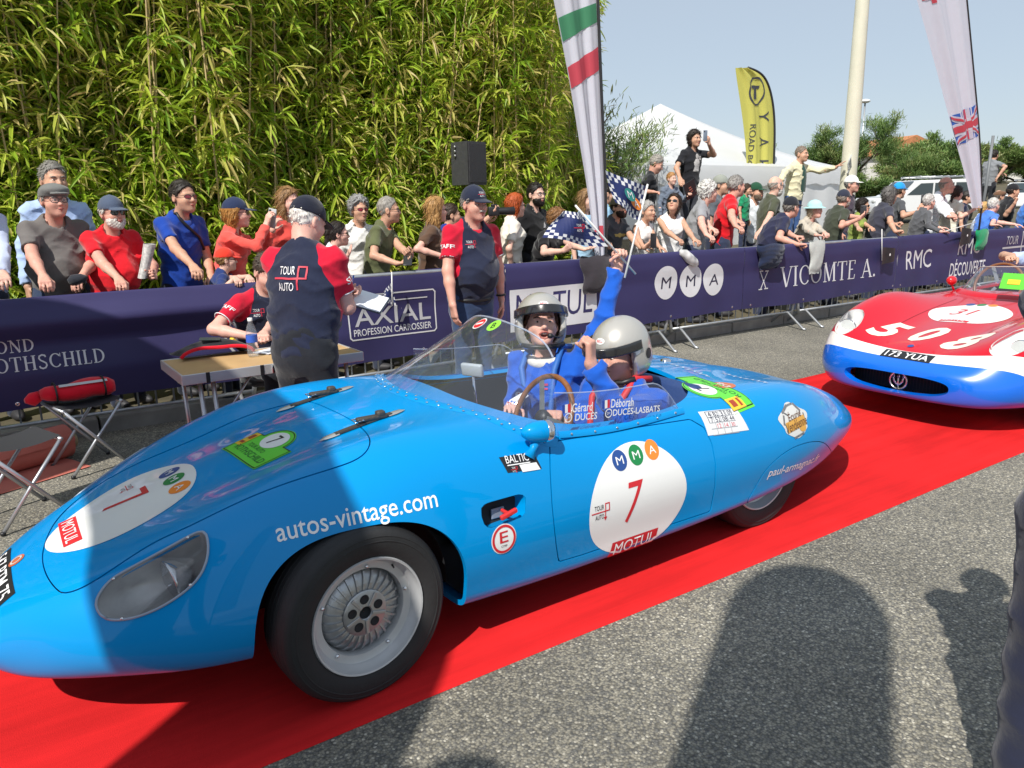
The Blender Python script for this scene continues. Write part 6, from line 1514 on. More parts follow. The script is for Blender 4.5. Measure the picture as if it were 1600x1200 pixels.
p13 = crowd('grey-haired man in olive polo with orange trim looking aside, phone in hand', 607, 307, 6.5, -42, 14, look=-25, hair='#8f8a83', hair_kind='buzz', glasses='clear', skin='tan', top='#5d6243', top_kind='polo', collar='#e0643a', bottom='#3a4256', arms=dict(r=dict(at=on_y(620, 412, 6.12), grip='hold', dir=(.6, -.5, .05), palm=(0, .2, 1)), l=dict(at=on_y(652, 412, 6.12), grip='hold', dir=(-.5, -.6, .2), palm=(-.4, .3, .8))))
phone(on_y(637, 407, 6.02), -30, 'dark phone in the hands of the man in the olive polo', tilt=-62)
p14 = crowd('long fair-haired woman in sunglasses and cream shawl over brown sleeves', 682, 308, 6.5, -25, 6, look=-5, hair='#a9814f', hair_kind='long', glasses='dark', skin='pink', female=True, top='#5c4536', top_kind='tee', bottom='#b8ad96', arms=dict(r=dict(at=on_y(690, 400, 6.25), grip='rest'), l=dict(at=on_y(720, 405, 6.25), grip='rest')))
p16 = crowd('photographer in deep blue shirt raising a long-lensed camera behind the barrier', 705, 318, 6.75, -20, 8, look=-15, hair='#3a2c22', skin='tan', top='#26388c', top_kind='tee', bottom='#20242e', arms=dict(r=dict(at=on_y(766, 338, 6.45), grip='hold', dir=(.4, -.5, .5), palm=(.3, .3, .8)), l=dict(at=on_y(772, 344, 6.5), grip='hold', dir=(.6, -.4, .2), palm=(0, 0, 1))))
cm = thing('camera', 'black camera with a long lens held by the photographer in deep blue', 'camera', tuple(on_y(772, 330, 6.42))); cm.rotation_euler = (0, 0, rad(-20))
mb = MB(); mb.box((-.06, -.03, -.045), (.05, .03, .045), .01); mb.box((-.03, -.02, .045), (.03, .02, .068), .008); mb.build('camera_body', M_BLACKP, cm, True); mb = MB(); mb.lathe([(.034, .04), (.036, .12), (.040, .20), (.036, .205), (.001, .20)], 20, (0, 0, 0), 'x'); mb.build('lens_barrel', M_BLACKP, cm, True)
p17 = crowd('woman with red bobbed hair and glasses in a cream blouse', 806, 303, 6.7, -20, 3, look=-8, hair='#a84e22', hair_kind='bob', glasses='clear', skin='fair', female=True, top='#e8dfd2', top_kind='tee', bottom='#22242c', arms=dict(r=dict(at=on_y(800, 420, 6.6), grip='rest')))
p18 = crowd('bearded man in glasses and black printed T-shirt with dark hair tied back', 838, 285, 7.0, -75, 3, look=-80, hair='#1d1815', hair_kind='short', beard='#1d1815', glasses='clear', skin='fair', top='#17171a', top_kind='tee', bottom='#22242c')
p19 = crowd('woman in black T-shirt leaning over the barrier half hidden by a chequered flag', 872, 326, 6.4, -60, 22, hair='#7c5836', hair_kind='curly', skin='fair', female=True, build=1.25, top='#1b1a1d', top_kind='tee', bottom='#22242c', arms=dict(r=dict(at=on_y(880, 392, 6.05), grip='grip', dir=(.3, -.5, .4), palm=(.5, 0, .5)), l=dict(at=on_y(928, 398, 5.98), grip='flat', dir=(.8, -.5, .2), palm=(0, -.3, .9))))
p20 = crowd('long-haired woman in light blue behind the tall white flag', 918, 296, 7.2, -70, 3, hair='#8a6a48', hair_kind='long', skin='fair', female=True, top='#9fc3dd', top_kind='tee', bottom='#303850')
p21 = crowd('dark-haired man in light blue shirt turned away behind the tall white flag', 948, 286, 7.3, -20, 3, hair='#1f1a17', skin='tan', top='#8fb6d2', top_kind='tee', bottom='#303850')
p22 = crowd('bearded man in camouflage cap, sunglasses and charcoal T-shirt with a gold print', 968, 305, 6.55, -80, 14, hat=('cap', '#6b6550'), glasses='dark', beard='#2a1e16', hair='#2a1e16', skin='tan', top='#44464b', top_kind='tee', bottom='#303850', arms=dict(r=onrail(948, 405), l=dict(at=on_y(1012, 402, 6.1), grip='rest', dir=(.6, -.5, 0), palm=(0, 0, -1))))
p23 = crowd('woman with short silver hair in a white strappy top with phone', 1013, 314, 6.5, -80, 10, look=-85, hair='#9a9794', hair_kind='pony', skin='tan', female=True, top='#e9e4e0', top_kind='none', bottom='#303850', arms=dict(r=dict(at=on_y(1008, 393, 6.12), grip='hold', dir=(.5, -.4, .4), palm=(.5, .2, .6)), l=dict(at=on_y(1035, 398, 6.08), grip='rest', dir=(.3, -.7, -.4), palm=(0, 0, -1))))
phone(on_y(1021, 376, 6.08), -80, 'black phone held by the woman in the white strappy top')
p24 = crowd('dark-haired woman in sunglasses and white sleeveless top tilting her face to the sun', 1053, 302, 6.55, -110, 8, look=-150, pitch=-24, hair='#2c2019', hair_kind='bob', glasses='dark', skin='tan', female=True, top='#ecebea', top_kind='none', bottom='#303850', arms=dict(r=onrail(1075, 390), l=onrail(1096, 402)))
mb = MB(); mb.tube([(-.12, 0, .02), (-.06, -.02, 0), (0, -.03, -.05), (.08, -.03, -.10), (.13, -.025, -.12)], [.03, .05, .055, .05, .03], 12)
item('folded_jacket', 'folded white and black striped jacket hung over the barrier', 'jacket', mb, mat('striped_cloth', (.6, .6, .6), rough=.8, var=.5, vscale=14, detail=0), on_y(1074, 396, 5.97))
p28 = crowd('white-haired man in pale grey T-shirt with both hands on the barrier', 1108, 283, 6.6, -48, 12, look=-25, hair='#c8c6c2', hair_kind='curly', skin='pink', top='#8f9094', top_kind='tee', build=1.08, bottom='#303850', arms=dict(r=onrail(1112, 388), l=onrail(1128, 388)))
p29 = crowd('man in grey baseball cap behind the man in red polo', 1128, 272, 7.5, -60, 3, hat=('cap', '#8c9088'), hair='#6a6460', skin='tan', top='#5a6068', bottom='#303850', q=1.2)
p30 = crowd('grey-haired man in bright red polo gripping the barrier', 1152, 274, 6.75, -40, 12, look=-15, hair='#8e8a86', skin='ruddy', top='#cf1320', top_kind='polo', collar='#cf1320', build=1.1, bottom='#303850', arms=dict(r=onrail(1158, 386), l=onrail(1176, 386)))
p31 = crowd('dark-haired toddler in green T-shirt held up in the crowd', 1168, 288, 7.3, -70, 2, H=1.0, hair='#3a2a1e', hair_kind='curly', skin='tan', top='#1f8a5f', bottom='#303850', q=1.2)
p32 = crowd('bearded man in dark green cap and white T-shirt', 1183, 284, 7.6, -85, 3, hat=('cap', '#1f4a34'), beard='#6a5a4c', hair='#4a3e34', skin='tan', top='#d9dde0', bottom='#303850', q=1.2)
p33 = crowd('bald man with white goatee and glasses in olive shirt', 1213, 275, 6.9, -30, 6, look=-5, hair='#9a948c', hair_kind='bald', beard='#c9c4bc', glasses='clear', skin='fair', top='#4b4f3e', top_kind='tee', bottom='#303850', arms=dict(r=dict(at=on_y(1180, 378, 6.6), grip='rest')))
p35 = crowd('man in black cap and navy polo leaning forearms on the barrier', 1238, 306, 6.35, -35, 32, look=-5, hat=('cap', '#22242c'), hair='#7d7872', skin='ruddy', top='#272a44', top_kind='polo', collar='#272a44', build=1.1, belly=.08, bottom='#303850', H=1.78, arms=dict(r=dict(at=on_y(1246, 382, 5.95), grip='fist', dir=(.8, -.4, 0), palm=(0, 0, -1)), l=dict(at=on_y(1252, 378, 5.97), grip='fist', dir=(.3, -.8, 0), palm=(0, 0, -1))))
p36 = crowd('elderly woman in pale aqua sun hat and patterned beige cardigan', 1275, 311, 6.4, -85, 16, look=-90, hat=('sun', '#a9d6d8'), hair='#b5a58e', hair_kind='bob', skin='pink', female=True, top='#b9b0a2', top_kind='long', bottom='#303850', H=1.62, arms=dict(r=dict(at=on_y(1280, 372, 5.98), grip='grip', dir=(.7, -.6, -.1), palm=(0, 0, -1)), l=dict(at=on_y(1294, 370, 6.0), grip='grip', dir=(-.5, -.7, -.1), palm=(0, 0, -1))))
p37 = crowd('man in white cap and glasses with dark plaid shirt behind the front row', 1333, 273, 7.6, -75, 4, hat=('cap', '#e4e4e0'), glasses='clear', hair='#8d8a86', skin='ruddy', top='#4a3f4c', top_kind='long', bottom='#303850', q=1.2)
p38 = crowd('man in dark cap and dark olive T-shirt filming with a phone', 1320, 295, 6.45, -20, 14, look=-5, hat=('cap', '#2b3040'), hair='#8a8178', beard='#9a9188', skin='ruddy', top='#3f4438', top_kind='tee', bottom='#303850', arms=dict(r=dict(at=on_y(1342, 342, 6.05), grip='hold', dir=(.5, -.4, .5), palm=(.4, .2, .6)), l=dict(at=on_y(1350, 340, 6.1), grip='hold', dir=(.3, -.4, .7), palm=(-.3, .2, .8))))
phone(on_y(1349, 330, 6.02), -60, 'dark phone held out by the man in the dark olive T-shirt', tilt=0)
p39 = crowd('dark-haired woman in large sunglasses taking a picture', 1350, 310, 6.7, -70, 6, hair='#221a16', hair_kind='bob', glasses='dark', skin='tan', female=True, top='#8a9a4a', bottom='#303850', arms=dict(r=dict(at=on_y(1345, 375, 6.1), grip='rest'), l=dict(at=on_y(1378, 372, 6.1), grip='rest')))
p40 = crowd('man with thick grey hair in charcoal T-shirt, hands clasped over the barrier', 1392, 292, 6.45, -30, 16, look=-8, hair='#5f5c5a', hair_kind='volume', glasses='clear', skin='tan', top='#3a3b48', top_kind='tee', bottom='#303850', H=1.75, arms=dict(r=dict(at=on_y(1400, 366, 6.0), grip='fist', dir=(.8, -.4, .1), palm=(0, 0, -1)), l=dict(at=on_y(1408, 360, 6.05), grip='fist', dir=(.2, -.8, .3), palm=(0, 0, -1))))
p41 = crowd('man in bright blue cap raising his phone in the crowd', 1407, 284, 7.0, -25, 8, look=-10, hat=('cap', '#1e8fd8'), hair='#5a5046', skin='tan', top='#4a4c50', top_kind='tee', bottom='#303850', arms=dict(r=dict(at=on_y(1436, 330, 6.6), grip='hold', dir=(.3, -.2, .9), palm=(.8, 0, .2))))
phone(on_y(1443, 312, 6.6), -50, 'dark phone raised by the man in the bright blue cap')
p42 = crowd('white-haired person in glasses and grey jacket resting arms on the barrier', 1453, 303, 6.4, -30, 16, look=-15, hair='#b8b4b0', hair_kind='short', glasses='clear', skin='pink', female=True, top='#55565a', top_kind='long', bottom='#303850', H=1.6, arms=dict(r=dict(at=on_y(1470, 362, 6.0), grip='rest', dir=(.8, -.4, 0), palm=(0, 0, -1)), l=dict(at=on_y(1477, 362, 6.02), grip='rest', dir=(.4, -.8, 0), palm=(0, 0, -1))))
p43 = crowd('balding man in loose white shirt leaning forward at the barrier', 1481, 276, 6.6, -75, 18, look=-60, hair='#8a7d72', hair_kind='bald', skin='ruddy', top='#e4e6ea', top_kind='long', bottom='#303850', arms=dict(r=dict(at=on_y(1497, 360, 6.0), grip='fist', dir=(.3, -.8, 0), palm=(0, 0, -1)), l=dict(at=on_y(1500, 352, 6.1), grip='rest')))
p44 = crowd('dark-haired woman in glasses and cream top reaching out with a phone', 1497, 290, 6.6, -15, 8, look=-5, hair='#3a2a24', hair_kind='pony', glasses='clear', skin='fair', female=True, top='#ded8c8', bottom='#303850', arms=dict(r=dict(at=on_y(1525, 325, 6.2), grip='hold', dir=(.7, -.5, .4), palm=(.3, 0, .8)), l=dict(at=on_y(1500, 360, 6.1), grip='rest')))
p45 = crowd('person in black and blue shirt behind the tall flag with the union flag', 1513, 298, 7.3, -60, 4, hair='#2a2320', skin='tan', top='#1b1f3a', bottom='#303850', q=1.2)
p46 = crowd('white-haired man in blue and white shirt with arms over the barrier', 1554, 309, 6.4, -25, 16, look=-10, hair='#c2bfba', hair_kind='short', skin='pink', top='#4a7bd0', top_kind='tee', bottom='#303850', H=1.68, arms=dict(r=dict(at=on_y(1545, 360, 6.0), grip='rest', dir=(.5, -.8, 0), palm=(0, 0, -1)), l=dict(at=on_y(1590, 352, 6.05), grip='rest')))
p47 = crowd('man in brown flat cap and glasses in the row behind the blue and white shirt', 1563, 296, 7.0, -35, 5, hat=('flat', '#6b4f3c'), glasses='clear', hair='#6a6058', skin='tan', top='#2f5fa8', bottom='#303850', q=1.2)
p48 = crowd('man in black cap and black T-shirt with hand at his mouth', 1585, 286, 6.7, -40, 8, hat=('cap', '#1d1e22'), hair='#3a302a', skin='tan', top='#1a1a1f', top_kind='tee', bottom='#303850', arms=dict(r=dict(at=on_y(1585, 318, 6.5), grip='fist', dir=(.2, -.3, .9), palm=(0, 1, 0))))
p50 = crowd('person in bright blue at the end of the visible barrier row', 1612, 300, 6.7, -50, 6, hair='#8a6a48', hair_kind='short', skin='fair', top='#3f78c8', bottom='#303850', q=1.3)
p45b = crowd('fair-haired child between the white shirt and the blue shirt at the barrier', 1540, 316, 6.6, -60, 6, H=1.45, hair='#c09a60', hair_kind='bob', skin='fair', female=True, top='#c9d4e6', bottom='#303850', q=1.3)
# people standing high on the bank behind
p26 = crowd('grey-haired man in black T-shirt with sunglasses pushed up, looking down', 1026, 242, 8.6, -45, 10, look=-50, pitch=28, H=1.75, hair='#98938c', skin='ruddy', top='#202126', top_kind='tee', bottom='#2a2f3a', group='people standing up on the bank', q=1.1, arms=dict(r=dict(at=on_y(1020, 300, 8.3), grip='rest')))
p27 = crowd('man in black printed T-shirt photographing with his phone held high on the bank', 1086, 203, 8.6, -88, 3, look=-95, H=1.76, hair='#2a211c', hair_kind='volume', skin='tan', top='#1d1e24', top_kind='tee', bottom='#3a3c44', group='people standing up on the bank', mouth='closed', arms=dict(l=dict(at=on_y(1108, 226, 8.3), grip='hold', dir=(-.2, 0, 1), palm=(-.3, .9, 0), pole=(1, .1, -.7)), r=dict(at=on_y(1062, 278, 8.45), grip='rest')))
phone(on_y(1102, 212, 8.22), -5, 'phone held up by the man in the black printed T-shirt on the bank', col=(.2, .25, .32))
p25 = crowd('fair-haired little boy in grey checked shirt raised above the front row', 1050, 269, 7.3, -88, 2, H=1.12, look=-92, hair='#a87a48', hair_kind='short', skin='fair', top='#6a7484', top_kind='long', bottom='#303850', q=1.0, arms=dict(l=dict(at=on_y(1075, 305, 7.1), grip='hold')))
bk = thing('booklet', 'black booklet with a red mark held by the fair-haired boy', 'booklet', tuple(on_y(1079, 296, 7.05))); bk.rotation_euler = (rad(10), rad(-28), rad(-10))
mb = MB(); mb.box((-.09, -.004, -.11), (.09, .004, .11), .002); mb.build('cover', M_BLACKP, bk); decal('cover_mark', join2d(rect2d(.05, .012, (0, 0)), rect2d(.03, .012, (.01, -.03)), rect2d(.04, .012, (-.005, .03))), mat('booklet_mark', (.5, .15, .1), rough=.5), (0, -.004, 0), (1, 0, 0), (0, 0, 1), None, parent=bk, off=.001)
PQ = on_y(1254, 250, 8.95); _d = unit(ray(1312, 263)); LQ = np.array([0, 0, CAMH])+_d*((PQ-np.array([0, 0, CAMH]))@_d)
p34 = crowd('man in cream jacket over dark green shirt with one arm out against the lamp post', 1254, 228, 8.95, -85, 2, look=-80, side=7, H=1.90, hair='#7a6c60', hair_kind='buzz', skin='tan', top='#d6cfae', top_kind='long', open_over='#21443c', bottom='#3a5684', build=1.05, group='people standing up on the bank', arms=dict(l=dict(at=LQ+(PQ-LQ)*.10, grip='flat', dir=tuple((LQ-PQ)*np.array([1, 1, 0])+np.array([0, 0, .5])), palm=tuple(LQ-PQ), pole=(.2, .3, -1)), r=dict(at=on_y(1205, 300, 8.7), grip='fist', pole=(-1, .3, .2))))
p49 = crowd('man in grey T-shirt and sunglasses standing high beyond the barrier with a camera', 1555, 234, 9.6, -10, 4, look=5, H=1.75, hair='#2a2420', hair_kind='short', glasses='dark', skin='tan', top='#7d8084', top_kind='tee', bottom='#23252b', group='people standing up on the bank', q=1.1, arms=dict(l=dict(at=on_y(1563, 272, 9.4), grip='hold'), r=dict(at=on_y(1560, 275, 9.3), grip='hold')))
# open front of the cream jacket: the shirt beneath
mb = MB(); nb_, md_ = p34['nb'], p34['mid']
rows = [[nb_+np.array([dx*w, -.128+.02*abs(dx)-oy, -zz]) for dx in (-1, -.5, 0, .5, 1)] for zz, w, oy in ((.03, .05, -.02), (.10, .065, .012), (.20, .07, .022), (.32, .075, .018), (.46, .075, .012))]
mb.grid(np.array(rows)); mb.build('shirt_front', cloth('#21443c'), p34['root'], True)
decal('shirt_print', join2d(shift2d(disc2d(.03, .038, 18, 2), .0, .095), poly2d([(-.07, -.13), (.045, -.13), (.05, .0), (.035, .055), (-.035, .055), (-.075, .0), (-.055, -.05)]), shift2d(disc2d(.035, .03, 16, 2), .07, .07)), mat('print_pale', (.55, .53, .52), rough=.8, var=.35, vscale=40), p27['mid']+p27['up']*.10+np.array([.0, 0, 0]), (1, 0, 0), p27['up'], p27['bvh'](), (0, 1, 0), .03, .004, p27['shirt'], .35)
decal('shirt_print', join2d(shift2d(disc2d(.035, .03, 18, 2), 0, 0), poly2d([(-.09, .02), (-.03, .015), (-.03, -.015), (-.07, -.02)]), poly2d([(.03, .015), (.09, .02), (.07, -.02), (.03, -.015)])), mat('print_gold', (.45, .33, .10), rough=.8), p22['mid']+p22['up']*.10, (1, 0, 0), p22['up'], p22['bvh'](), (0, 1, 0), .03, .004, p22['shirt'], .35)
decal('shirt_print', join2d(poly2d([(-.03, -.03), (.03, -.03), (0, .04)]), shift2d(rect2d(.05, .012), 0, -.05)), mat('print_pale', (.55, .53, .52)), p18['mid']+p18['up']*.12+np.array([.06, 0, 0]), (1, 0, 0), p18['up'], p18['bvh'](), (0, 1, 0), .03, .004, p18['shirt'], .35)
# ================================================================== STAFF, DRIVERS AND THE NEAR BYSTANDER
def shirt_print(pi, d2, m, O, U, V, D, name, off=.004, step=.02):
    return decal(name, d2, m, O, U, V, pi['bvh'](), D, step, off, pi['shirt'], .35)
def staff_prints(pi, back=False):
    sgn = 1 if back else -1; U = np.array([-1., 0, 0]) if back else np.array([1., 0, 0]); V = np.array([0, 0, 1.]); D = np.array([0, -sgn, 0.])
    c = pi['mid']+pi['up']*(.17 if back else .16)+np.array([.07 if back else -.085, 0, 0]); w = .20 if back else .085
    if back: c = c+np.array([-.07, 0, -.02])
    shirt_print(pi, join2d(shift2d(fit_text('TOUR', w*.5, w*.22), -.12*w, .21*w), shift2d(fit_text('AUTO', w*.46, w*.22), -.12*w, -.21*w)), M_WHITEP, c, U, V, D, 'event_mark')
    shirt_print(pi, stroke2d([(-.5*w, 0), (.44*w, 0), (.44*w, .30*w), (.22*w, .30*w), (.22*w, -.30*w)], .045*w), mat('mark_red', (.55, .03, .06), rough=.6), c, U, V, D, 'event_mark', .005)
def sleeve_text(pi, sd, s='STAFF'):
    S, E = pi['hands'][sd][0], pi['hands'][sd][1]; ax = unit(E-S); sx = 1 if sd == 'l' else -1
    for out in (np.array([sx, -.3, 0.]), ):
        out = unit(out-ax*(out@ax)); U = unit(np.cross(out, -ax))*-1; U = U if True else U; V = -ax; U = np.cross(V, out)
        decal('sleeve_lettering', fit_text(s, .115, .032, bold=.01), M_WHITEP, S+(E-S)*.40+out*.02, U, V, pi['bvh'](), -out, .02, .004, pi['sleeves'], .2)
def cap_print(pi, back=False):
    hc, HR = pi['hc'], pi['HR']; d = join2d(shift2d(fit_text('TOUR', .042, .014), 0, .012), shift2d(fit_text('AUTO', .038, .014), 0, -.012))
    O = hc+HR@np.array([0, -.10, .085]); U = HR@np.array([1., 0, 0]); V = HR@np.array([0, .25, .97])
    co = [c for c in pi['root'].children if c.name.startswith('cap')][0]
    decal('cap_mark', d, M_WHITEP, O, U, V, bvh_of(co), HR@np.array([0, 1., -.2]), .01, .002, co, .12); decal('cap_mark', rect2d(.06, .004), mat('mark_red', (.55, .03, .06)), O, U, V, bvh_of(co), HR@np.array([0, 1., -.2]), .01, .0026, co, .12)
def trims(pi):
    """white piping round the sleeve ends"""
    for sd in ('l', 'r'):
        S, E, W, arm, hp = pi['hands'][sd]; u = unit(E-S); e = S+(E-S)*.655; r = unit(np.cross(u, (0, 1, .3))); w = np.cross(u, r); a = np.arange(20)*2*np.pi/20
        mb = MB(); mb.tube([e+(r*math.cos(t)+w*math.sin(t))*.0605*(1 if True else 1) for t in a], .0035, 6, closed=True); mb.build('sleeve_piping', cloth('#e6e6ea'), pi['sleeves'], True)
NAVY, STRED = '#20263c', '#c01030'
# clipboard man, seen from behind
st1 = crowd('staff man in navy and red polo and dark cap, back turned, writing on a clipboard', 478, 305, 4.05, 40, 10, look=22, pitch=24, z0=0., hat=('cap', '#171b2b'), hair='#d8d4cc', hair_kind='buzz', skin='pink', top=NAVY, top_kind='polo', collar=NAVY, sleeve_col=STRED, build=1.12, belly=.10, bottom='#20232a', q=.85, group='event staff in navy and red polos', hem=.80,
    arms=dict(r=dict(at=on_y(532, 462, 4.14), grip='fist', dir=(.75, .25, .25), palm=(.2, -.2, -1), pole=(-.4, .2, -1)), l=dict(at=on_y(560, 478, 4.36), grip='hold', dir=(.5, -.6, 0), palm=(0, 0, 1))))
staff_prints(st1, True); sleeve_text(st1, 'r'); trims(st1)
cb = thing('clipboard', 'clipboard with white paper held by the staff man in dark cap', 'clipboard', tuple(on_y(562, 466, 4.22))); cb.rotation_euler = (rad(18), rad(-16), rad(48))
mb = MB(); mb.box((-.115, -.16, -.004), (.115, .16, 0), .002); mb.build('board', mat('clipboard_dark', (.03, .04, .06), rough=.5), cb); mb = MB(); mb.box((-.105, -.15, .001), (.105, .135, .004)); mb.build('paper', mat('paper_white', (.75, .77, .82), rough=.7), cb); mb = MB(); mb.box((-.04, .125, .004), (.04, .155, .012), .003); mb.build('clip', M_CHROME, cb)
mb = MB(); mb.tube([(0, 0, 0), (.05, .03, .11)], [.003, .005], 8); item('pen', 'blue pen in the hand of the staff man with the clipboard', 'pen', mb, mat('pen_blue', (.04, .1, .5), rough=.3), on_y(545, 462, 4.14))
mb = MB(); S_, E_, W_, *_x = st1['hands']['r']; u_ = unit(W_-E_); r_ = unit(np.cross(u_, (0, 0, 1))); w_ = np.cross(u_, r_); cw = E_+(W_-E_)*.90
mb.tube([cw+(r_*math.cos(t)+w_*math.sin(t))*.033 for t in np.arange(20)*2*math.pi/20], .009, 6, closed=True); mb.build('wristband', mat('wristband_blue', (.03, .08, .4), rough=.4), st1['root'], True)
# facing staff man
st2 = crowd('staff man in navy and red polo and jeans with grey moustache, facing the cars', 741, 288, 5.15, -86, 4, look=-84, pitch=4, H=1.80, hat=('cap', '#20263a'), hair='#8f8a84', skin='ruddy', top=NAVY, top_kind='polo', collar='#c01030', sleeve_col=STRED, build=1.10, belly=.10, bottom='#324668', q=.85, group='event staff in navy and red polos', mouth='closed',
    arms=dict(r=dict(at=on_y(708, 508, 5.0), grip='rest', dir=(.1, -.1, -1), palm=(1, 0, 0), pole=(-1, .5, -.2)), l=dict(at=on_y(787, 492, 5.25), grip='rest', dir=(.05, 0, -1), palm=(-1, .3, 0), pole=(1, .5, 0))))
staff_prints(st2); sleeve_text(st2, 'r'); cap_print(st2); trims(st2)
mb = MB(); mb.tube([(-.026, -.094, -.040), (-.010, -.104, -.0365), (.010, -.104, -.0365), (.026, -.094, -.040)], [.004, .008, .008, .004], 8); V_, F_ = mb.data(); obj('moustache', V_@st2['HR'].T+st2['hc'], F_, hair_mat('#a8a49c'), st2['root'], True)
mb = MB(); S_, E_, W_, *_x = st2['hands']['l']; u_ = unit(W_-E_); r_ = unit(np.cross(u_, (0, 1, 0))); w_ = np.cross(u_, r_); cw = E_+(W_-E_)*.88
mb.tube([cw+(r_*math.cos(t)+w_*math.sin(t))*.034 for t in np.arange(20)*2*math.pi/20], .008, 6, closed=True); mb.build('wristwatch', M_BLACKP, st2['root'], True)
mb = MB(); pl_ = st2['pel']; mb.tube([pl_+np.array([math.cos(t)*.178, math.sin(t)*.136, .0]) for t in np.arange(28)*2*math.pi/28], .016, 6, closed=True); mb.build('belt', M_BLACKP, st2['root'], True)
# seated staff man at the table, mostly hidden
sp0 = on_y(402, 425, 5.45)
st3 = person('seated staff man in navy and red polo writing at the folding table', (sp0[0]-.02, 5.50, -.40), 1.75, -80, look=-75, pitch=30, lean=20, hair='#4a4038', skin='pink', top=NAVY, top_kind='polo', collar=NAVY, sleeve_col=STRED, bottom='#20232a', group='event staff in navy and red polos',
    arms=dict(r=dict(at=on_y(388, 525, 5.05), grip='rest', dir=(.8, -.5, 0), palm=(0, 0, -1), pole=(-1, .2, -.4)), l=dict(at=on_y(412, 522, 5.0), grip='fist', dir=(-.3, -.8, 0), palm=(0, 0, -1))),
    legpos=[((.09, 0, 0), (.12, -.42, .02), (.12, -.40, -.44)), ((-.09, 0, 0), (-.12, -.42, .02), (-.12, -.40, -.44))])
staff_prints(st3); sleeve_text(st3, 'r'); trims(st3)
# ---------------- helmets
M_HELM = mat('helmet_silver', (.50, .48, .44), rough=.30, metal=.35, coat=.7); M_PEAK = mat('helmet_peak', (.02, .02, .022), rough=.25, coat=.5)
def helmet(pi, visor=False):
    hc, HR = pi['hc'], pi['HR']; put = lambda V: np.asarray(V)@HR.T+hc
    def f_h(P):
        d = ell(P, (0, .022, .030), (.128, .148, .140)); d = smin(d, ell(P, (0, .045, -.05), (.118, .112, .085)), .05)
        d = np.maximum(d, -ell(P, (0, .010, .005), (.098, .118, .118)))                       # hollow
        d = np.maximum(d, -np.maximum(np.maximum(P[1]+.025-np.clip(-P[2]-.02, 0, 1)*.35, P[2]-.048), -P[2]-.2))   # face opening
        d = np.maximum(d, -(P[2]+.118)); return d
    V, F = mesh_sdf(f_h, (-.15, -.15, -.14), (.15, .19, .19), .0075); h = obj('helmet', put(V), F, M_HELM, pi['root'], True)
    def f_p(P): return np.maximum(np.maximum(np.abs(np.sqrt((P[0]/.135)**2+((P[1]-.022)/(.155+.055))**2+((P[2]-.030)/.20)**2)-1)*.13-.004, np.abs(P[2]-.058+.15*(P[1]+.1)*0)-.024), P[1]-.015)
    V, F = mesh_sdf(f_p, (-.16, -.22, .0), (.16, .05, .12), .0065); obj('helmet_peak', put(V), F, M_PEAK, h, True)
    for sx in (-1, 1):
        mb = MB(); mb.lathe([(.001, .006), (.010, .005), (.012, 0)], 14, (0, 0, 0), 'x'); V_, F_ = mb.data(); V_ = V_*np.array([sx, 1, 1])+np.array([sx*.128, -.005, .052]); obj('helmet_stud', put(V_), F_, M_CHROME, h, True)
        bv = bvh_of(h)
        for (y_, z_), rr_, mm in (((-.015, .030), .020, M_WHITE), ((.06, .0), .024, M_BLACKP)): decal('helmet_sticker', disc2d(rr_, rr_*.7 if mm is M_WHITE else rr_, 20, 2), mm, put([[sx*.13, y_, z_]])[0], HR@np.array([0, -sx*1., 0]), HR@np.array([0, 0, 1.]), bv, HR@np.array([-sx*1., 0, 0]), .015, .0025, h, .1)
    decal('helmet_sticker', disc2d(.024, .014, 20, 2), M_WHITE, put([[0, -.15, .098]])[0], HR@np.array([1., 0, 0]), HR@np.array([0, .3, .95]), bvh_of(h), HR@np.array([0, 1., -.15]), .015, .0025, h, .1)
    decal('helmet_lettering', fit_text('BELL', .034, .011, bold=.01), M_RED, put([[0, -.15, .098]])[0], HR@np.array([1., 0, 0]), HR@np.array([0, .3, .95]), bvh_of(h), HR@np.array([0, 1., -.15]), .015, .0036, h, .1)
    mb = MB(); mb.tube([(-.105, -.02, -.10), (-.06, -.06, -.115), (0, -.075, -.12), (.06, -.06, -.115), (.105, -.02, -.10)], .012, 8); V_, F_ = mb.data(); obj('chin_strap', put(V_), F_, M_BLACKP, h, True)
    if visor:
        rows = []
        for t in np.linspace(-1.25, 1.25, 25): rows.append([(math.sin(t)*(.138+.012*k), .022-math.cos(t)*(.165+.03*k), 0.105-.10*k) for k in np.linspace(0, 1, 5)])
        mb = MB(); mb.grid(np.array(rows)); V_, F_ = mb.data(); obj('visor', put(V_), F_, glass('visor_clear', (.95, .96, .97), haze=.02, spec=1.2), h, True)
    return h
SUIT = '#1654b6'
def seat_person(label, headpx, Y, face, **k):
    P = on_y(*headpx, Y); lean = k.pop('lean', -12); side = k.pop('side', 0.); hcl = head_local(lean, side); s = 1.0; R = rotz(rad(face+90)); f = R@np.array([hcl[0], hcl[1], 0])
    return person(label, (P[0]-f[0], Y-f[1], P[2]-hcl[2]), 1.75, face, lean=lean, side=side, **k)
lp = [((.09, 0, 0), (.12, -.36, .10), (.12, -.72, -.04)), ((-.09, 0, 0), (-.12, -.36, .10), (-.12, -.72, -.04))]
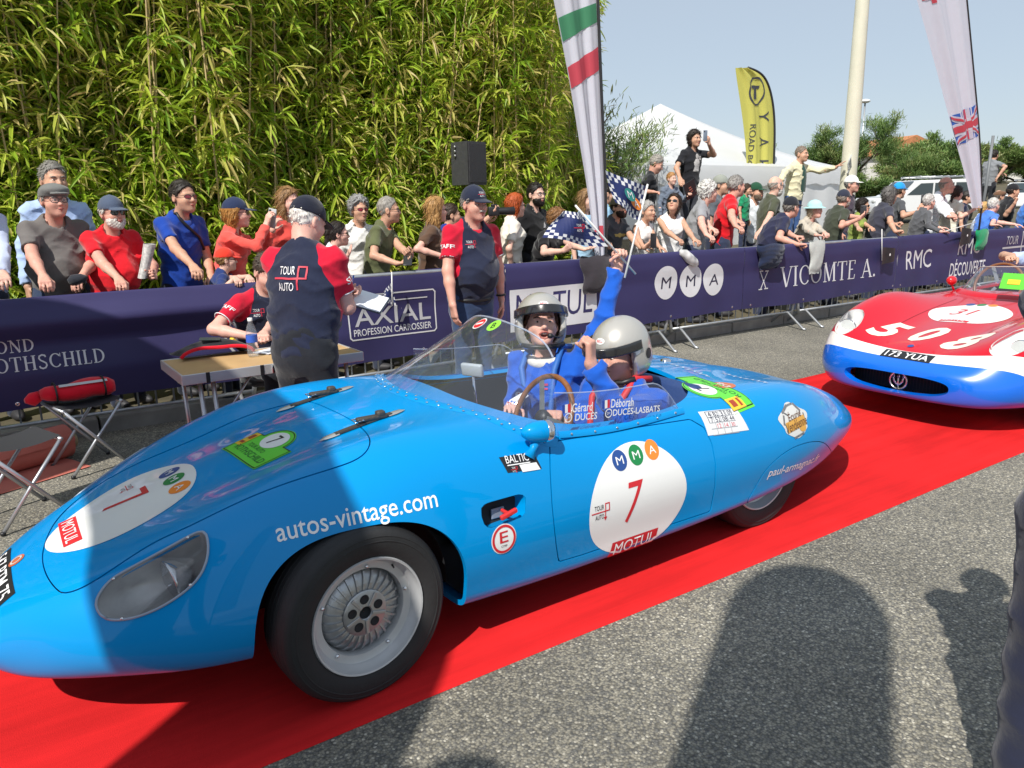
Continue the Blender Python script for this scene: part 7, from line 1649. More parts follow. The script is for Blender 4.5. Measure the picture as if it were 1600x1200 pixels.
# co-driver: far seat, laughing, arm thrown up with two small flags
FL = on_y(967, 412, 2.95)
cod = seat_person('laughing co-driver in blue racing suit and silver helmet, one arm raised', (846, 508), 3.08, -150, lean=-4, side=-6, look=-118, pitch=-16, mouth='open', hair='#4a2c1a', hair_kind='pony', skin='pink', female=True, build=1.05, top=SUIT, top_kind='long', bottom=SUIT, group='drivers in the open cars', hat=('helmet', ''), q=.85, legpos=lp,
    arms=dict(l=dict(at=FL, grip='fist', dir=(.12, -.05, 1), palm=(-.3, -.9, 0), pole=(1, .3, 0)), r=dict(at=on_y(800, 640, 2.95), grip='rest', pole=(-.5, 1, -.6))))
helmet(cod)
drv = seat_person('driver in blue racing suit and silver helmet raising a fist in the blue car', (966, 552), 2.58, -178, lean=-2, look=-172, pitch=10, hair='#5a5048', skin='ruddy', build=1.12, top=SUIT, top_kind='long', bottom=SUIT, group='drivers in the open cars', hat=('helmet', ''), q=.85, legpos=lp,
    arms=dict(l=dict(at=on_y(923, 570, 2.40), grip='fist', dir=(.0, 0, 1), palm=(-.5, .8, 0), pole=(.6, -.2, -1)), r=dict(at=on_y(870, 655, 2.62), grip='fist', pole=(-.6, .3, -1))))
helmet(drv)
for pi in (cod, drv):
    mb = MB(); nb_, md_ = pi['nb'], pi['mid']
    for sx in (-1, 1): mb.tube([nb_+np.array([sx*.10, .07, .03]), nb_+np.array([sx*.09, -.02, .045]), nb_+np.array([sx*.09, -.12, -.06]), md_+np.array([sx*.06, -.155, .02]), md_+np.array([sx*.03, -.15, -.12])], .016, 6)
    mb.build('harness', mat('harness_red' if pi is drv else 'harness_blue', (.55, .02, .03) if pi is drv else (.02, .12, .42), rough=.6), pi['root'], True)
# white balaclava at the co-driver's neck and suit badges
mb = MB(); c_ = cod['nb']; mb.tube([c_+np.array([math.sin(t)*.078, math.cos(t)*.07-.01, -.02+.02*math.cos(t)]) for t in np.arange(24)*2*math.pi/24], .030, 8, closed=True); mb.build('balaclava_collar', cloth('#d8d4cc'), cod['root'], True)
bv_ = cod['bvh'](); U_, V_ = np.array([1., 0, 0]), cod['up']
for nm, d_, mm, (a_, b_) in (('suit_badge', join2d(disc2d(.026, .022, 18, 2, (-.018, 0)), disc2d(.026, .022, 18, 2, (.018, .004))), M_WHITE, (-.09, .10)), ('suit_letter', fit_text('DB', .05, .03), M_RED, (-.09, .10)), ('suit_letter', fit_text('F', .04, .055, bold=.02), mat('suit_rose', (.5, .03, .12), rough=.5), (.035, .15))):
    decal(nm, d_, mm, cod['mid']+V_*b_+U_*a_, U_, V_, bv_, (0, 1, 0), .015, .004 if nm == 'suit_badge' else .0055, cod['shirt'], .35)
# microphone boom
mb = MB(); hp_ = lambda p: cod['HR']@np.array(p)+cod['hc']; mb.tube([hp_((.10, -.03, -.06)), hp_((.07, -.09, -.075)), hp_((.03, -.125, -.07))], .005, 6); mb.ellipsoid(hp_((.022, -.128, -.07)), (.016, .014, .014), 6, 10); mb.build('microphone', M_BLACKP, cod['root'], True)
# red car's driver: pale blue shirt, hand on the wheel
rd_ = seat_person('driver of the red car in pale blue shirt holding the steering wheel', (1648, 372), 3.12, -178, lean=-10, look=-170, hair='#8a8078', skin='tan', top='#b4c4e4', top_kind='long', sleeve='tee', bottom='#c8c4b8', group='drivers in the open cars', legpos=lp, q=1.0,
    arms=dict(r=dict(at=on_y(1580, 402, 3.28), grip='fist', dir=(-.9, -.3, .1), palm=(0, -.3, -1), pole=(-.8, 0, .1)), l=dict(at=on_y(1590, 428, 2.98), grip='fist', pole=(.5, 0, -1))))
# near bystander at the right edge, only the side of jacket and trousers in view
bp = on_z(1640, 1330, 0.)
by = person('bystander in navy jacket and dark jeans standing beside the carpet', (bp[0]+.014, bp[1]-.008, 0), 1.72, 20, lean=2, skin='tan', hair='#4a3a2c', top='#1b2040', top_kind='long', bottom='#22263a', shoes=M_SHOEW, group='bystanders on the tarmac', hem=.74, q=1.0, arms=dict(l=dict(at=(bp[0]+.32, bp[1]+.04, .96), grip='fist', dir=(.3, 0, -1)), r=dict(at=(bp[0]+.3, bp[1]-.3, .96), grip='fist', dir=(.3, 0, -1))))
# ================================================================== BANK, KERB AND FAR GROUND
M_EARTH = mat('bank_earth', (.10, .085, .05), rough=.95, var=.4, vscale=2.5, bump=.6, bscale=18)
M_CONC = mat('concrete_kerb', (.30, .29, .27), rough=.9, var=.25, vscale=5, bump=.3, bscale=60)
def bank_h(X, Y):
    a = np.clip((Y-7.55)/.9, 0, 1); a = a*a*(3-2*a); b = np.clip((X-6.2)/1.6, 0, 1); far = np.clip((Y-13)/60, 0, 1)*2.5+np.clip((X-24)/60, 0, 1)*1.5*np.clip((Y-8)/6, 0, 1)
    return .095+.62*a*b*np.clip(1-(Y-12)/10, .15, 1)+far+.03*np.sin(X*1.3+Y)*a
gx = np.concatenate([np.linspace(-12, 26, 90), np.linspace(28, 160, 40)]); gy = np.concatenate([np.linspace(6.30, 16, 50), np.linspace(17, 160, 40)])
mb = MB(); mb.grid(np.array([[(X, Y, bank_h(X, Y)) for Y in gy] for X in gx])); tag(mb.build('bank', M_EARTH, smooth=True), kind='structure')
mb = MB()
kerb = bpy.data.objects.new('kerb', None); COL.objects.link(kerb); tag(kerb, kind='structure'); kerb.location = (0, 6.22, 0)
kb = MB(); kb.box((0, 0, -.05), (.985, .14, .115), .012); kbm = new_mesh('kerb_stone', *kb.data(), [M_CONC], False)
for k in range(34): link('kerb_stone', kbm, kerb, loc=(-7.5+1.0*k, .004*math.sin(k*3.3), .004*math.sin(k*1.7)))

# ================================================================== FOLIAGE
def leaf_mat(name, cols, rough=.45, transl=.35):
    """leaf colour picked per leaf from a stored value"""
    if name in _M: return _M[name]
    m = bpy.data.materials.new(name); m.use_nodes = True; nt = m.node_tree; n = nt.nodes; l = nt.links; b = n['Principled BSDF']
    at = n.new('ShaderNodeAttribute'); at.attribute_name = 'tone'; cr = n.new('ShaderNodeValToRGB'); e = cr.color_ramp
    e.elements[0].position = 0; e.elements[0].color = (*cols[0], 1); e.elements[1].position = 1; e.elements[1].color = (*cols[-1], 1)
    for i, c in enumerate(cols[1:-1]): q = e.elements.new((i+1)/(len(cols)-1)); q.color = (*c, 1)
    l.new(at.outputs['Fac'], cr.inputs[0]); l.new(cr.outputs[0], b.inputs['Base Color']); b.inputs['Roughness'].default_value = rough; b.inputs['Specular IOR Level'].default_value = .4
    tr = n.new('ShaderNodeBsdfTranslucent'); l.new(cr.outputs[0], tr.inputs['Color']); mx = n.new('ShaderNodeMixShader'); mx.inputs[0].default_value = transl
    l.new(b.outputs[0], mx.inputs[1]); l.new(tr.outputs[0], mx.inputs[2]); l.new(mx.outputs[0], n['Material Output'].inputs[0]); _M[name] = m; return m
def leaves_mesh(name, P, D, Ln, Wd, tone, m, droop=.35, nrm=None, seed=0):
    """long narrow leaves: base point, direction, length, width; each a bent folded blade of four faces"""
    r = np.random.RandomState(seed); n = len(P); D = D/np.linalg.norm(D, axis=1)[:, None]
    up = np.tile(np.array([0, 0, 1.]), (n, 1))+r.normal(0, .35, (n, 3)); S = np.cross(D, up); S /= np.linalg.norm(S, axis=1)[:, None]+1e-9; U = np.cross(S, D)
    Ln = Ln[:, None]; Wd = Wd[:, None]; g = np.array([0, 0, -1.])
    c1 = P+D*Ln*.35-U*Ln*0; c2 = P+D*Ln*.72+g*droop*Ln*.22; tip = P+D*Ln*.95+g*droop*Ln*.55
    f = -U*Wd*.25
    V = np.stack([P, c1+S*Wd*.5-f, c1+f*.6, c1-S*Wd*.5-f, c2+S*Wd*.40-f*.7, c2+f*.5, c2-S*Wd*.40-f*.7, tip], 1).reshape(-1, 3)
    b = (np.arange(n)*8)[:, None]; F = np.concatenate([b+np.array([[0, 1, 2]]), b+np.array([[0, 2, 3]])]); Q = np.concatenate([b+np.array([[1, 4, 5, 2]]), b+np.array([[2, 5, 6, 3]])]); T2 = np.concatenate([b+np.array([[4, 7, 5]]), b+np.array([[5, 7, 6]])])
    tri = np.concatenate([F, T2, Q[:, [0, 1, 2]], Q[:, [0, 2, 3]]])
    me = new_mesh(name, V, tri, m, False); at = me.attributes.new('tone', 'FLOAT', 'POINT'); at.data.foreach_set('value', np.repeat(tone, 8).astype(np.float32)); return me
M_BAM = leaf_mat('bamboo_leaf', [(.07, .15, .016), (.20, .36, .032), (.38, .55, .045), (.58, .66, .085), (.68, .54, .24)], transl=.48)
M_CULM = mat('bamboo_culm', (.50, .38, .19), rough=.5, var=.3, vscale=6)
def bamboo_variant(seed, h=5.2, nc=4, bare=1.0, dens=1.0):
    r = np.random.RandomState(seed); culms = []; P = []; D = []; Ln = []; tn = []
    for c in range(nc):
        a = r.rand()*6.28; b = np.array([math.cos(a), math.sin(a), 0])*r.uniform(.03, .22); hh = h*r.uniform(.75, 1.05); ln = r.normal(0, .05, 2); z = np.linspace(0, hh, 12)
        pts = np.stack([b[0]+ln[0]*z+ .05*ln[0]*z**2*.5, b[1]+ln[1]*z+.05*ln[1]*z**2*.5, z], 1); culms.append((pts, np.interp(z, [0, hh], [.013, .004])))
        zz = bare*r.uniform(.7, 1.3)
        while zz < hh:
            p = np.array([np.interp(zz, z, pts[:, k]) for k in range(3)])
            for s in range(r.randint(1, 4)):
                an = r.rand()*6.28; el = r.uniform(.1, .9); bl = r.uniform(.12, .42); bd = np.array([math.cos(an)*math.cos(el), math.sin(an)*math.cos(el), math.sin(el)]); nl = int(r.randint(6, 12)*dens); t0 = r.beta(2.2, 2.2)
                for i in range(nl):
                    t = (i+1)/nl; q = p+bd*bl*t; w = r.normal(0, .55, 3); dv = bd*.75+w+np.array([0, 0, -.45]); P.append(q); D.append(dv); Ln.append(r.uniform(.15, .28)); tn.append(np.clip(t0*.75+.16+r.normal(0, .12)+.12*(zz/hh), 0, 1) if r.rand() > .14 else r.uniform(.85, 1))
            zz += r.uniform(.12, .20)
    P, D, Ln, tn = map(np.array, (P, D, Ln, tn)); fm = leaves_mesh('foliage', P, D, Ln, Ln*r.uniform(.10, .14, len(Ln)), tn, M_BAM, seed=seed)
    cms = []
    for pts, rr in culms:
        mb = MB(); mb.tube(pts, rr, 6); nodes = np.arange(.25, pts[-1][2], .3)
        for z0 in nodes: p = np.array([np.interp(z0, pts[:, 2], pts[:, k]) for k in range(3)]); rr0 = np.interp(z0, pts[:, 2], rr); mb.tube([p-np.array([0, 0, .006]), p, p+np.array([0, 0, .006])], [rr0, rr0*1.25, rr0], 6, cap=False)
        cms.append(new_mesh('culm', *mb.data(), [M_CULM], True))
    return fm, cms
BV = [bamboo_variant(s, 5.3, 6, .9 if s % 2 else .4) for s in range(8)]
BLOW = [bamboo_variant(40+s, 2.0, 6, .15, 1.2) for s in range(3)]
def bamboo(X, Y, var, sc, label, rot, grp): 
    t = thing('bamboo_plant', label, 'bamboo', (X, Y, float(bank_h(X, Y))-.02), rot, group=grp); t.scale = (sc, sc, sc*1.0); fm, cms = var
    for c in cms: link('culm', c, t)
    link('foliage', fm, t); return t
rr = np.random.RandomState(11)
def hedge_edge(Y): return 6.15+(Y-8.2)*.95      # right-hand end of the thicket follows the line of sight
for row, (Y, n, x0) in enumerate(((7.95, 30, -3.5), (8.6, 27, -3.8), (9.25, 28, -4.2), (10.0, 26, -4.5), (10.8, 24, -5))):
    x1 = hedge_edge(Y)
    for k in range(n):
        X = x0+(x1-x0)*(k+rr.uniform(.15, .85))/n; hs = 1.0 if X < x1-2.4 else rr.uniform(.80, .95)
        bamboo(X, Y+rr.uniform(-.22, .22), BV[rr.randint(8)], hs*rr.uniform(.92, 1.12), 'tall leafy bamboo clump in the dense thicket behind the spectators', rr.rand()*6.28, 'tall bamboo thicket')
for k in range(22):
    X = rr.uniform(-2, 8.0); bamboo(X, 7.75+rr.uniform(-.15, .3)+(.9 if X > 6 else 0), BLOW[rr.randint(3)], rr.uniform(.55, 1.0), 'low bright bamboo shoot cluster at the foot of the thicket', rr.rand()*6.28, 'low bamboo at the thicket foot')
# feathery tamarisk trees and shrubs
M_TAM = leaf_mat('tamarisk_spray', [(.06, .11, .03), (.12, .21, .06), (.20, .30, .085), (.29, .33, .12), (.38, .29, .15)], transl=.25)
M_BARK = mat('grey_bark', (.10, .08, .06), rough=.95, var=.35, vscale=10, bump=.8, bscale=30)
def tree_variant(seed, h, spread, sparse=1.0, leaf=(.10, .22), thin=.10, trunk=.10, n=5200, shrub=False):
    r = np.random.RandomState(seed); tb = MB(); tips = []
    def branch(p, d, L, rad_, lev):
        k = 5; pts = [p]
        for i in range(k): d = unit(d+r.normal(0, .16, 3)+np.array([0, 0, .05])); pts.append(pts[-1]+d*L/k)
        tb.tube(pts, np.linspace(rad_, rad_*.5, k+1), 6 if lev < 2 else 4)
        if lev >= 3: tips.append((pts[-1], d)); tips.append((pts[3], d)); return
        for c in range(r.randint(3, 5) if lev else (4 if not shrub else 6)):
            q = pts[r.randint(2, k+1)]; a = r.rand()*6.28; side_ = unit(np.array([math.cos(a), math.sin(a), .25])); branch(q, unit(d*.55+side_*spread), L*r.uniform(.55, .8), rad_*.5, lev+1)
    for t in range(1 if not shrub else 4): branch(np.array([r.normal(0, .15 if shrub else .02), r.normal(0, .15 if shrub else .02), 0]), unit(np.array([r.normal(0, .3 if shrub else .12), r.normal(0, .3 if shrub else .12), 1.])), h*.42, trunk, 0 if not shrub else 1)
    P = []; D = []; tn = []; nt_ = max(1, len(tips)); per = int(n*sparse/nt_)
    for p, d in tips:
        t0 = r.beta(2, 2)
        for i in range(per):
            q = p+r.normal(0, 1, 3)*np.array([.20, .20, .17])*h*.2; P.append(q); D.append(unit(d*.5+r.normal(0, .5, 3)+np.array([0, 0, .35]))); tn.append(np.clip(t0*.7+.12+r.normal(0, .1), 0, 1))
    P, D, tn = np.array(P), np.array(D), np.array(tn); Ln = r.uniform(*leaf, len(P)); lm_ = leaves_mesh('crown', P, D, Ln, Ln*thin, tn, M_TAM, droop=.2, seed=seed)
    return new_mesh('trunk', *tb.data(), [M_BARK], True), lm_
TV = [tree_variant(3, 3.4, 1.0, .5, n=6500), tree_variant(5, 3.6, .9, 1.0, (.14, .30), .10, n=14000), tree_variant(9, 2.6, 1.1, 1.0, (.14, .30), .14, .06, n=14000, shrub=True), tree_variant(12, 2.4, 1.2, 1.0, (.14, .28), .16, .06, n=14000, shrub=True)]
def tree(name, label, px, py, Y, v, sc, rot=0., grp='trees beyond the barrier', cat='tree', zb=None, sz=None):
    P = on_y(px, py, Y); t = thing(name, label, cat, (P[0], Y, P[2] if zb is None else zb), rot, group=grp); t.scale = (sc, sc, (sz or sc)); link('trunk', TV[v][0], t); link('crown', TV[v][1], t); return t
tree('tamarisk_tree', 'thin feathery tamarisk tree between the bamboo and the white marquee', 882, 300, 10.2, 0, 1.0, .6, zb=.3)
tree('tamarisk_tree', 'sparse tamarisk branching out over the white marquee roof', 925, 300, 11.0, 0, 1.0, 2.6, zb=.3)
# far trees, shrubs on the slope
for i, (px, Y, v, sc, sz, lab) in enumerate((
    (1110, 26, 1, 1.15, 1.05, 'olive green tamarisk showing above the marquee beside the man with raised phone'),
    (1145, 30, 3, 1.7, 1.5, 'rounded green shrub behind the marquee next to the yellow flag'),
    (1165, 27, 1, 1.0, .95, 'slender green tamarisk left of the yellow flag pole'),
    (1232, 28, 3, 1.6, 1.35, 'grey green shrub behind the man in the cream jacket'),
    (1262, 31, 3, 1.6, 1.5, 'dark green bush between the cream jacket and the lamp post'),
    (1300, 26, 1, 1.25, 1.20, 'tall tamarisk just left of the pale lamp post'),
    (1352, 25, 1, 1.30, 1.35, 'tallest tamarisk with bare twigs just right of the pale lamp post'),
    (1330, 22, 2, 1.2, 1.0, 'bushy green shrub low behind the lamp post'),
    (1392, 30, 1, 1.15, 1.15, 'thin tamarisk in front of the orange roofed house'),
    (1425, 34, 3, 2.3, 1.9, 'broad green bush on the slope above the white off-roader'),
    (1468, 36, 2, 2.3, 2.1, 'large olive bush on the slope left of the union flag banner'),
    (1505, 38, 3, 2.4, 2.0, 'large rounded bush on the slope behind the union flag banner'),
    (1548, 38, 2, 2.4, 1.9, 'olive bush on the slope behind the man in grey T-shirt'),
    (1590, 40, 3, 2.5, 2.0, 'green bush on the slope at the end of the row of shrubs'),
    (1625, 38, 2, 2.5, 1.9, 'green bush on the slope past the man in grey T-shirt'),
    (1375, 21, 3, 1.1, .85, 'low leafy shrub in front of the white off-roader'),
    (1278, 16, 2, .7, .6, 'small fresh green shrub behind the aqua sun hat'))):
    P = on_y(px, 300, Y); tree('tamarisk_tree' if v == 1 else 'slope_shrub', lab, px, 300, Y, v, sc, i*1.37, 'trees and shrubs on the far slope', 'tree' if v == 1 else 'shrub', zb=float(bank_h(P[0], Y))-.1, sz=sz)
# ================================================================== far house with orange roof
hs = on_y(1388, 240, 55); house = thing('house', 'far house with white walls and orange tiled roof among the bushes', 'house', (hs[0], 55, 4.0), rad(-20))
mb = MB(); mb.box((-6, -4, -3), (6, 4, 2.2)); mb.build('wall', mat('house_white', (.65, .63, .58), rough=.9, var=.06), house)
mb = MB(); mb.prism([(-6.6, 2.2), (6.6, 2.2), (5.6, 2.6), (0, 4.6), (-5.6, 2.6)], -4.5, 4.5); mb.build('roof', mat('roof_tile_orange', (.46, .19, .08), rough=.9, var=.25, vscale=3, bump=.5, bscale=8), house)
wn_ = MB(); wn_.box((-.5, -4.06, -.6), (.5, -4.01, .8)); wm_ = new_mesh('window', *wn_.data(), [mat('far_window', (.06, .07, .08), rough=.2)], False)
for xx_ in (-3.6, 0, 3.6): link('window', wm_, house, loc=(xx_, 0, .4))
hs = on_y(1600, 230, 70); house2 = thing('house', 'far roof with dark tiles on the slope beyond the man in grey T-shirt', 'house', (hs[0], 70, 4.6), rad(-25))
mb = MB(); mb.box((-7, -4, -3), (7, 4, 2.2)); mb.build('wall', mat('house_white', (.65, .63, .58)), house2); mb = MB(); mb.prism([(-7.6, 2.2), (7.6, 2.2), (0, 4.4)], -4.5, 4.5); mb.build('roof', mat('roof_tile_brown', (.28, .15, .09), rough=.9, var=.25, vscale=3), house2)
# ================================================================== white marquee
M_TENT = mat('tent_pvc', (.86, .87, .88), rough=.45, var=.03, vscale=2, transl=.35)
pk = on_y(1032, 162, 13.0); eL = on_y(862, 262, 11.6); tz = 2.22
tent = thing('marquee', 'white peaked marquee tent with scalloped sides behind the crowd', 'tent', (pk[0], 13.0, .3)); hw_ = 2.9; zp = pk[2]-.3; ze = tz-.3
rows = []
for k in np.linspace(0, 1, 12):
    r_ = hw_*(1-k); zz = ze+(zp-ze)*(k**1.45*.75+.25*k); rows.append([(r_*math.copysign(min(1, abs(math.cos(t))*1.4142), math.cos(t)), r_*math.copysign(min(1, abs(math.sin(t))*1.4142), math.sin(t)), zz) for t in np.linspace(0, 2*math.pi, 41)[:-1]])
mb = MB(); mb.grid(np.array(rows), True); mb.build('roof', M_TENT, tent, True)
for a in range(4):
    rws = []
    for t in np.linspace(-1, 1, 25): rws.append([(hw_*t, -hw_-.012, ze+.01), (hw_*t, -hw_-.02-.01*math.sin(t*20), ze-.17), (hw_*t, -hw_-.015, ze-.34-.03*math.cos(t*28))])
    mb = MB(); mb.grid(np.array(rws)); mb.build('valance', M_TENT, tent, True, rot=(0, 0, a*math.pi/2))
    rws = [[(hw_*t, -hw_+.03+.02*math.sin(t*23), z) for z in (0, .6, 1.2, ze-.02)] for t in np.linspace(-1, 1, 40)]
    if a in (0, 1, 2): mb = MB(); mb.grid(np.array(rws)); mb.build('side_wall', M_TENT, tent, True, rot=(0, 0, a*math.pi/2))
lg_ = MB(); lg_.box((-.03, -.03, -.3), (.03, .03, ze)); lgm = new_mesh('leg', *lg_.data(), [M_ALU], False)
for sx in (-1, 1):
    for sy in (-1, 1): link('leg', lgm, tent, loc=(sx*(hw_-.05), sy*(hw_-.05), 0))
# ================================================================== lamp post
lpY = float(LQ[1])+.02; b0 = on_y(1323, 310, lpY); lamp = thing('lamp_post', 'tall tapered cream lamp post that the man in the cream jacket leans on', 'lamp post', (b0[0], lpY, float(bank_h(b0[0], lpY))-.02))
mb = MB(); mb.lathe([(.17, 0), (.17, .06), (.148, .10), (.142, .5), (.134, 2.0), (.112, 4.5), (.092, 7.5), (.085, 8.0)], 28); mb.build('post', mat('lamp_cream_paint', (.62, .60, .48), rough=.5, var=.06, vscale=3), lamp, True)
mb = MB(); mb.box((-.1, -.15, 7.95), (.9, .15, 8.1), .04); mb.build('lantern', M_ALU, lamp)
mb = MB(); rows = [[(0+.02*math.sin(k*2), u*.2, z) for u in np.linspace(-.5, .5, 5)] for k, z in enumerate(np.linspace(0, .32, 5))]; mb.grid(np.array(rows)); tag(mb.build('paper_notice', mat('paper_white', (.75, .77, .82)), None, True, loc=(b0[0]-.20, lpY-.10, 2.02), rot=(0, rad(5), rad(-50))), 'white paper notice tied to the side of the lamp post', 'notice')
# distant street lamp
q = on_y(1352, 158, 30); sl = thing('street_lamp', 'distant street lamp with white dome above the tamarisk', 'street lamp', (q[0], 30, 0)); mb = MB(); mb.tube([(0, 0, 0), (0, 0, q[2])], .05, 8); mb.build('pole', M_GALV, sl, True); mb = MB(); mb.ellipsoid((0, 0, q[2]), (.32, .32, .13), 8, 14); mb.build('lamp_head', M_WHITE, sl, True)
# thin dark pole by the man in grey
q0, q1 = on_y(1541, 290, 9.2), on_y(1552, 212, 9.2); mb = MB(); mb.tube([q0+np.array([-.1, 0, -1.2]), q0, q1], .035, 8); tag(mb.build('sign_pole', mat('pole_grey', (.16, .17, .18), rough=.5), None, True), 'leaning grey pole beside the man in grey T-shirt', 'pole')
# ================================================================== flags
def sail(name, label, left, right, Y, m, n=40, wave=.05, waves=3., pole_side=1, pole_r=.016, base=None, group='tall feather flags'):
    """tall feather flag: cloth between two edges (pixels), with soft vertical folds and a bent pole along one edge"""
    Lp = np.array([on_y(px, py, Y) for px, py in left]); Rp = np.array([on_y(px, py, Y) for px, py in right]); t0 = np.linspace(0, 1, len(Lp)); tq = np.linspace(0, 1, n)
    Lq = cspline(t0, Lp, tq); Rq = cspline(np.linspace(0, 1, len(Rp)), Rp, tq); o = Rq[-1].copy() if base is None else np.array(base)
    f = thing(name, label, 'flag', tuple(o), group=group); G_ = []
    for i in range(n):
        row = []; wd = np.linalg.norm(Rq[i]-Lq[i])
        for u in np.linspace(0, 1, 25):
            p = Lq[i]*(1-u)+Rq[i]*u; ph_ = u*waves*2*math.pi+tq[i]*1.4; am = wave*math.sin(u*math.pi)**.5; row.append(p+np.array([0, am*(math.sin(ph_)+.4*math.sin(2.3*ph_+1))-am*.5, 0])-o)
        G_.append(row)
    G_ = np.array(G_); mb = MB(); mb.grid(G_); c = mb.build('flag_cloth', m, f, True)
    ed = (Rq if pole_side > 0 else Lq)-o; ed = ed+np.array([.018*pole_side, 0, 0]); lowp = ed[-1]+np.array([.02, .02, 0]); lowp2 = np.array([lowp[0], lowp[1], .05-o[2]])
    mb = MB(); mb.tube(np.vstack([ed, lowp2[None]]), pole_r, 8); mb.build('pole', mat('flag_pole_black', (.02, .02, .022), rough=.4), f, True)
    def patch(u0, u1, t0_, t1_, mm, nm, off=.006, poly=None, skew=0.):
        P = []; nn = 14
        for a in np.linspace(t0_, t1_, nn):
            r_ = []
            for u in np.linspace(u0, u1, nn):
                tt = np.clip(a+skew*(u-.5), 0, 1)*(n-1); i0 = int(min(tt, n-2)); fr = tt-i0; uu = u*24; j0 = int(min(uu, 23)); fu = uu-j0
                p = (G_[i0, j0]*(1-fu)+G_[i0, j0+1]*fu)*(1-fr)+(G_[i0+1, j0]*(1-fu)+G_[i0+1, j0+1]*fu)*fr; r_.append(p+np.array([-off*.3, -off, 0]))
            P.append(r_)
        mb = MB(); mb.grid(np.array(P)); return mb.build(nm, mm, c, True)
    bvh_ = bvh_of(c)
    return f, c, patch, bvh_, o
M_FLAGW = mat('flag_white', (.70, .71, .80), rough=.7, var=.02, transl=.30)
fl1, c1, patch1, bv1, o1 = sail('feather_flag', 'tall white feather flag with green and red bands beside the loudspeaker and tree', [(846, -110), (858, -30), (866, 5), (890, 130), (905, 220), (918, 300), (928, 385), (932, 420)], [(926, -110), (930, -30), (932, 5), (937, 130), (941, 220), (944, 300), (945, 385), (944, 420)], 6.12, M_FLAGW, wave=.022, waves=2.)
tt = lambda y: (y+110)/530.
M_FG = mat('flag_green', (.06, .26, .13), rough=.7, transl=.2); M_FR = mat('flag_rose_red', (.58, .07, .10), rough=.7, transl=.2); M_FB = mat('flag_deep_blue', (.04, .13, .48), rough=.7, transl=.2)
patch1(.02, .98, tt(50), tt(72), M_FG, 'green_band', skew=-.035); patch1(.02, .98, tt(94), tt(114), M_FR, 'red_band', skew=-.035)
for a in ((.15, .30, 318, 321), (.15, .55, 326, 329), (.6, .75, 312, 345)): patch1(a[0], a[1], tt(a[2]), tt(a[3]), M_FR, 'red_mark')
fl2, c2, patch2, bv2, o2 = sail('feather_flag', 'tall white feather flag with the union flag near the far end of the barrier', [(1395, -120), (1418, -40), (1434, 5), (1466, 120), (1490, 210), (1508, 275), (1519, 325)], [(1496, -120), (1505, -40), (1510, 5), (1521, 120), (1529, 210), (1532, 275), (1533, 325)], 6.18, M_FLAGW, wave=.04, waves=2.)
t2 = lambda y: (y+120)/445.
ya, yb_ = 142, 186
patch2(.03, .97, t2(ya), t2(yb_), M_FB, 'union_field', skew=-.04)
for u0, u1, y0, y1 in ((.02, .98, 155, 173), (.40, .68, ya, yb_)): patch2(u0, u1, t2(y0), t2(y1), M_FLAGW, 'union_white_cross', .010, skew=-.04)
for u0, u1, y0, y1 in ((.02, .98, 159, 169), (.46, .62, ya, yb_)): patch2(u0, u1, t2(y0), t2(y1), M_FR, 'union_red_cross', .014, skew=-.04)
# diagonals of the union flag
def diag(ua, yaa, ub, ybb, mm, w, off):
    for k in range(1):
        P = []
        for s in np.linspace(0, 1, 10):
            u = ua+(ub-ua)*s; y = yaa+(ybb-yaa)*s; r_ = []
            for e in (-w, w):
                a = np.clip(t2(y+e)-.04*(u-.5), 0, 1)*39; i0 = int(min(a, 38)); uu = u*24; j0 = int(min(uu, 23)); V_ = np.array([v.co[:] for v in ()]) if False else None
                g_ = UG[i0, j0]*(1-(uu-j0))+UG[i0, min(j0+1, 24)]*(uu-j0); g2_ = UG[i0+1, j0]*(1-(uu-j0))+UG[i0+1, min(j0+1, 24)]*(uu-j0); p = g_*(1-(a-i0))+g2_*(a-i0); r_.append(p+np.array([-off*.3, -off, 0]))
            P.append(r_)
        mb = MB(); mb.grid(np.array(P)); mb.build('union_diagonal', mm, c2, True)
UG = np.array([v.co[:] for v in c2.data.vertices]).reshape(40, 25, 3)
for a in ((.04, ya+2, .40, 157), (.04, yb_-2, .40, 171), (.68, 157, .96, ya+2), (.68, 171, .96, yb_-2)): diag(*a, M_FLAGW, 4.5, .0115); diag(*a, M_FR, 1.8, .0165)
# event mark on the upper part (seen mirrored through the cloth)
for a in ((.10, .42, 2, 4), (.10, .14, 2, 18), (.40, .44, 2, 18), (.10, .85, 16, 19), (.24, .29, 16, 26)): patch2(a[0], a[1], t2(a[2]), t2(a[3]), M_FR, 'event_line', .008, skew=-.03)
for a in ((.55, .60, 5, 13), (.66, .70, 5, 13), (.76, .80, 5, 13)): patch2(a[0], a[1], t2(a[2]), t2(a[3]), mat('flag_grey_print', (.25, .25, .28), rough=.7), 'event_letter', .008, skew=-.03)
M_FLAGY = mat('flag_yellow', (.66, .62, .14), rough=.7, transl=.3)
fl3, c3, patch3, bv3, o3 = sail('feather_flag', 'yellow feather flag with dark mirrored lettering and a ringed letter', [(1149, 106), (1152, 130), (1158, 170), (1164, 220), (1167, 270), (1168, 330)], [(1168, 106), (1192, 120), (1205, 155), (1209, 205), (1207, 270), (1204, 330)], 10.4, M_FLAGY, wave=.03, waves=2, pole_r=.028)
M_FINK = mat('flag_dark_print', (.05, .055, .07), rough=.7)
def yprint(d2, px, py, ex, ey):
    O = on_y(px, py, 10.4)-o3; A = on_y(*ex, 10.4)-o3-O; B = on_y(*ey, 10.4)-o3-O; return decal('flag_print', d2, M_FINK, O, A/np.linalg.norm(A), B/np.linalg.norm(B), bv3, (0, 1, 0), .06, .010, c3, .5)
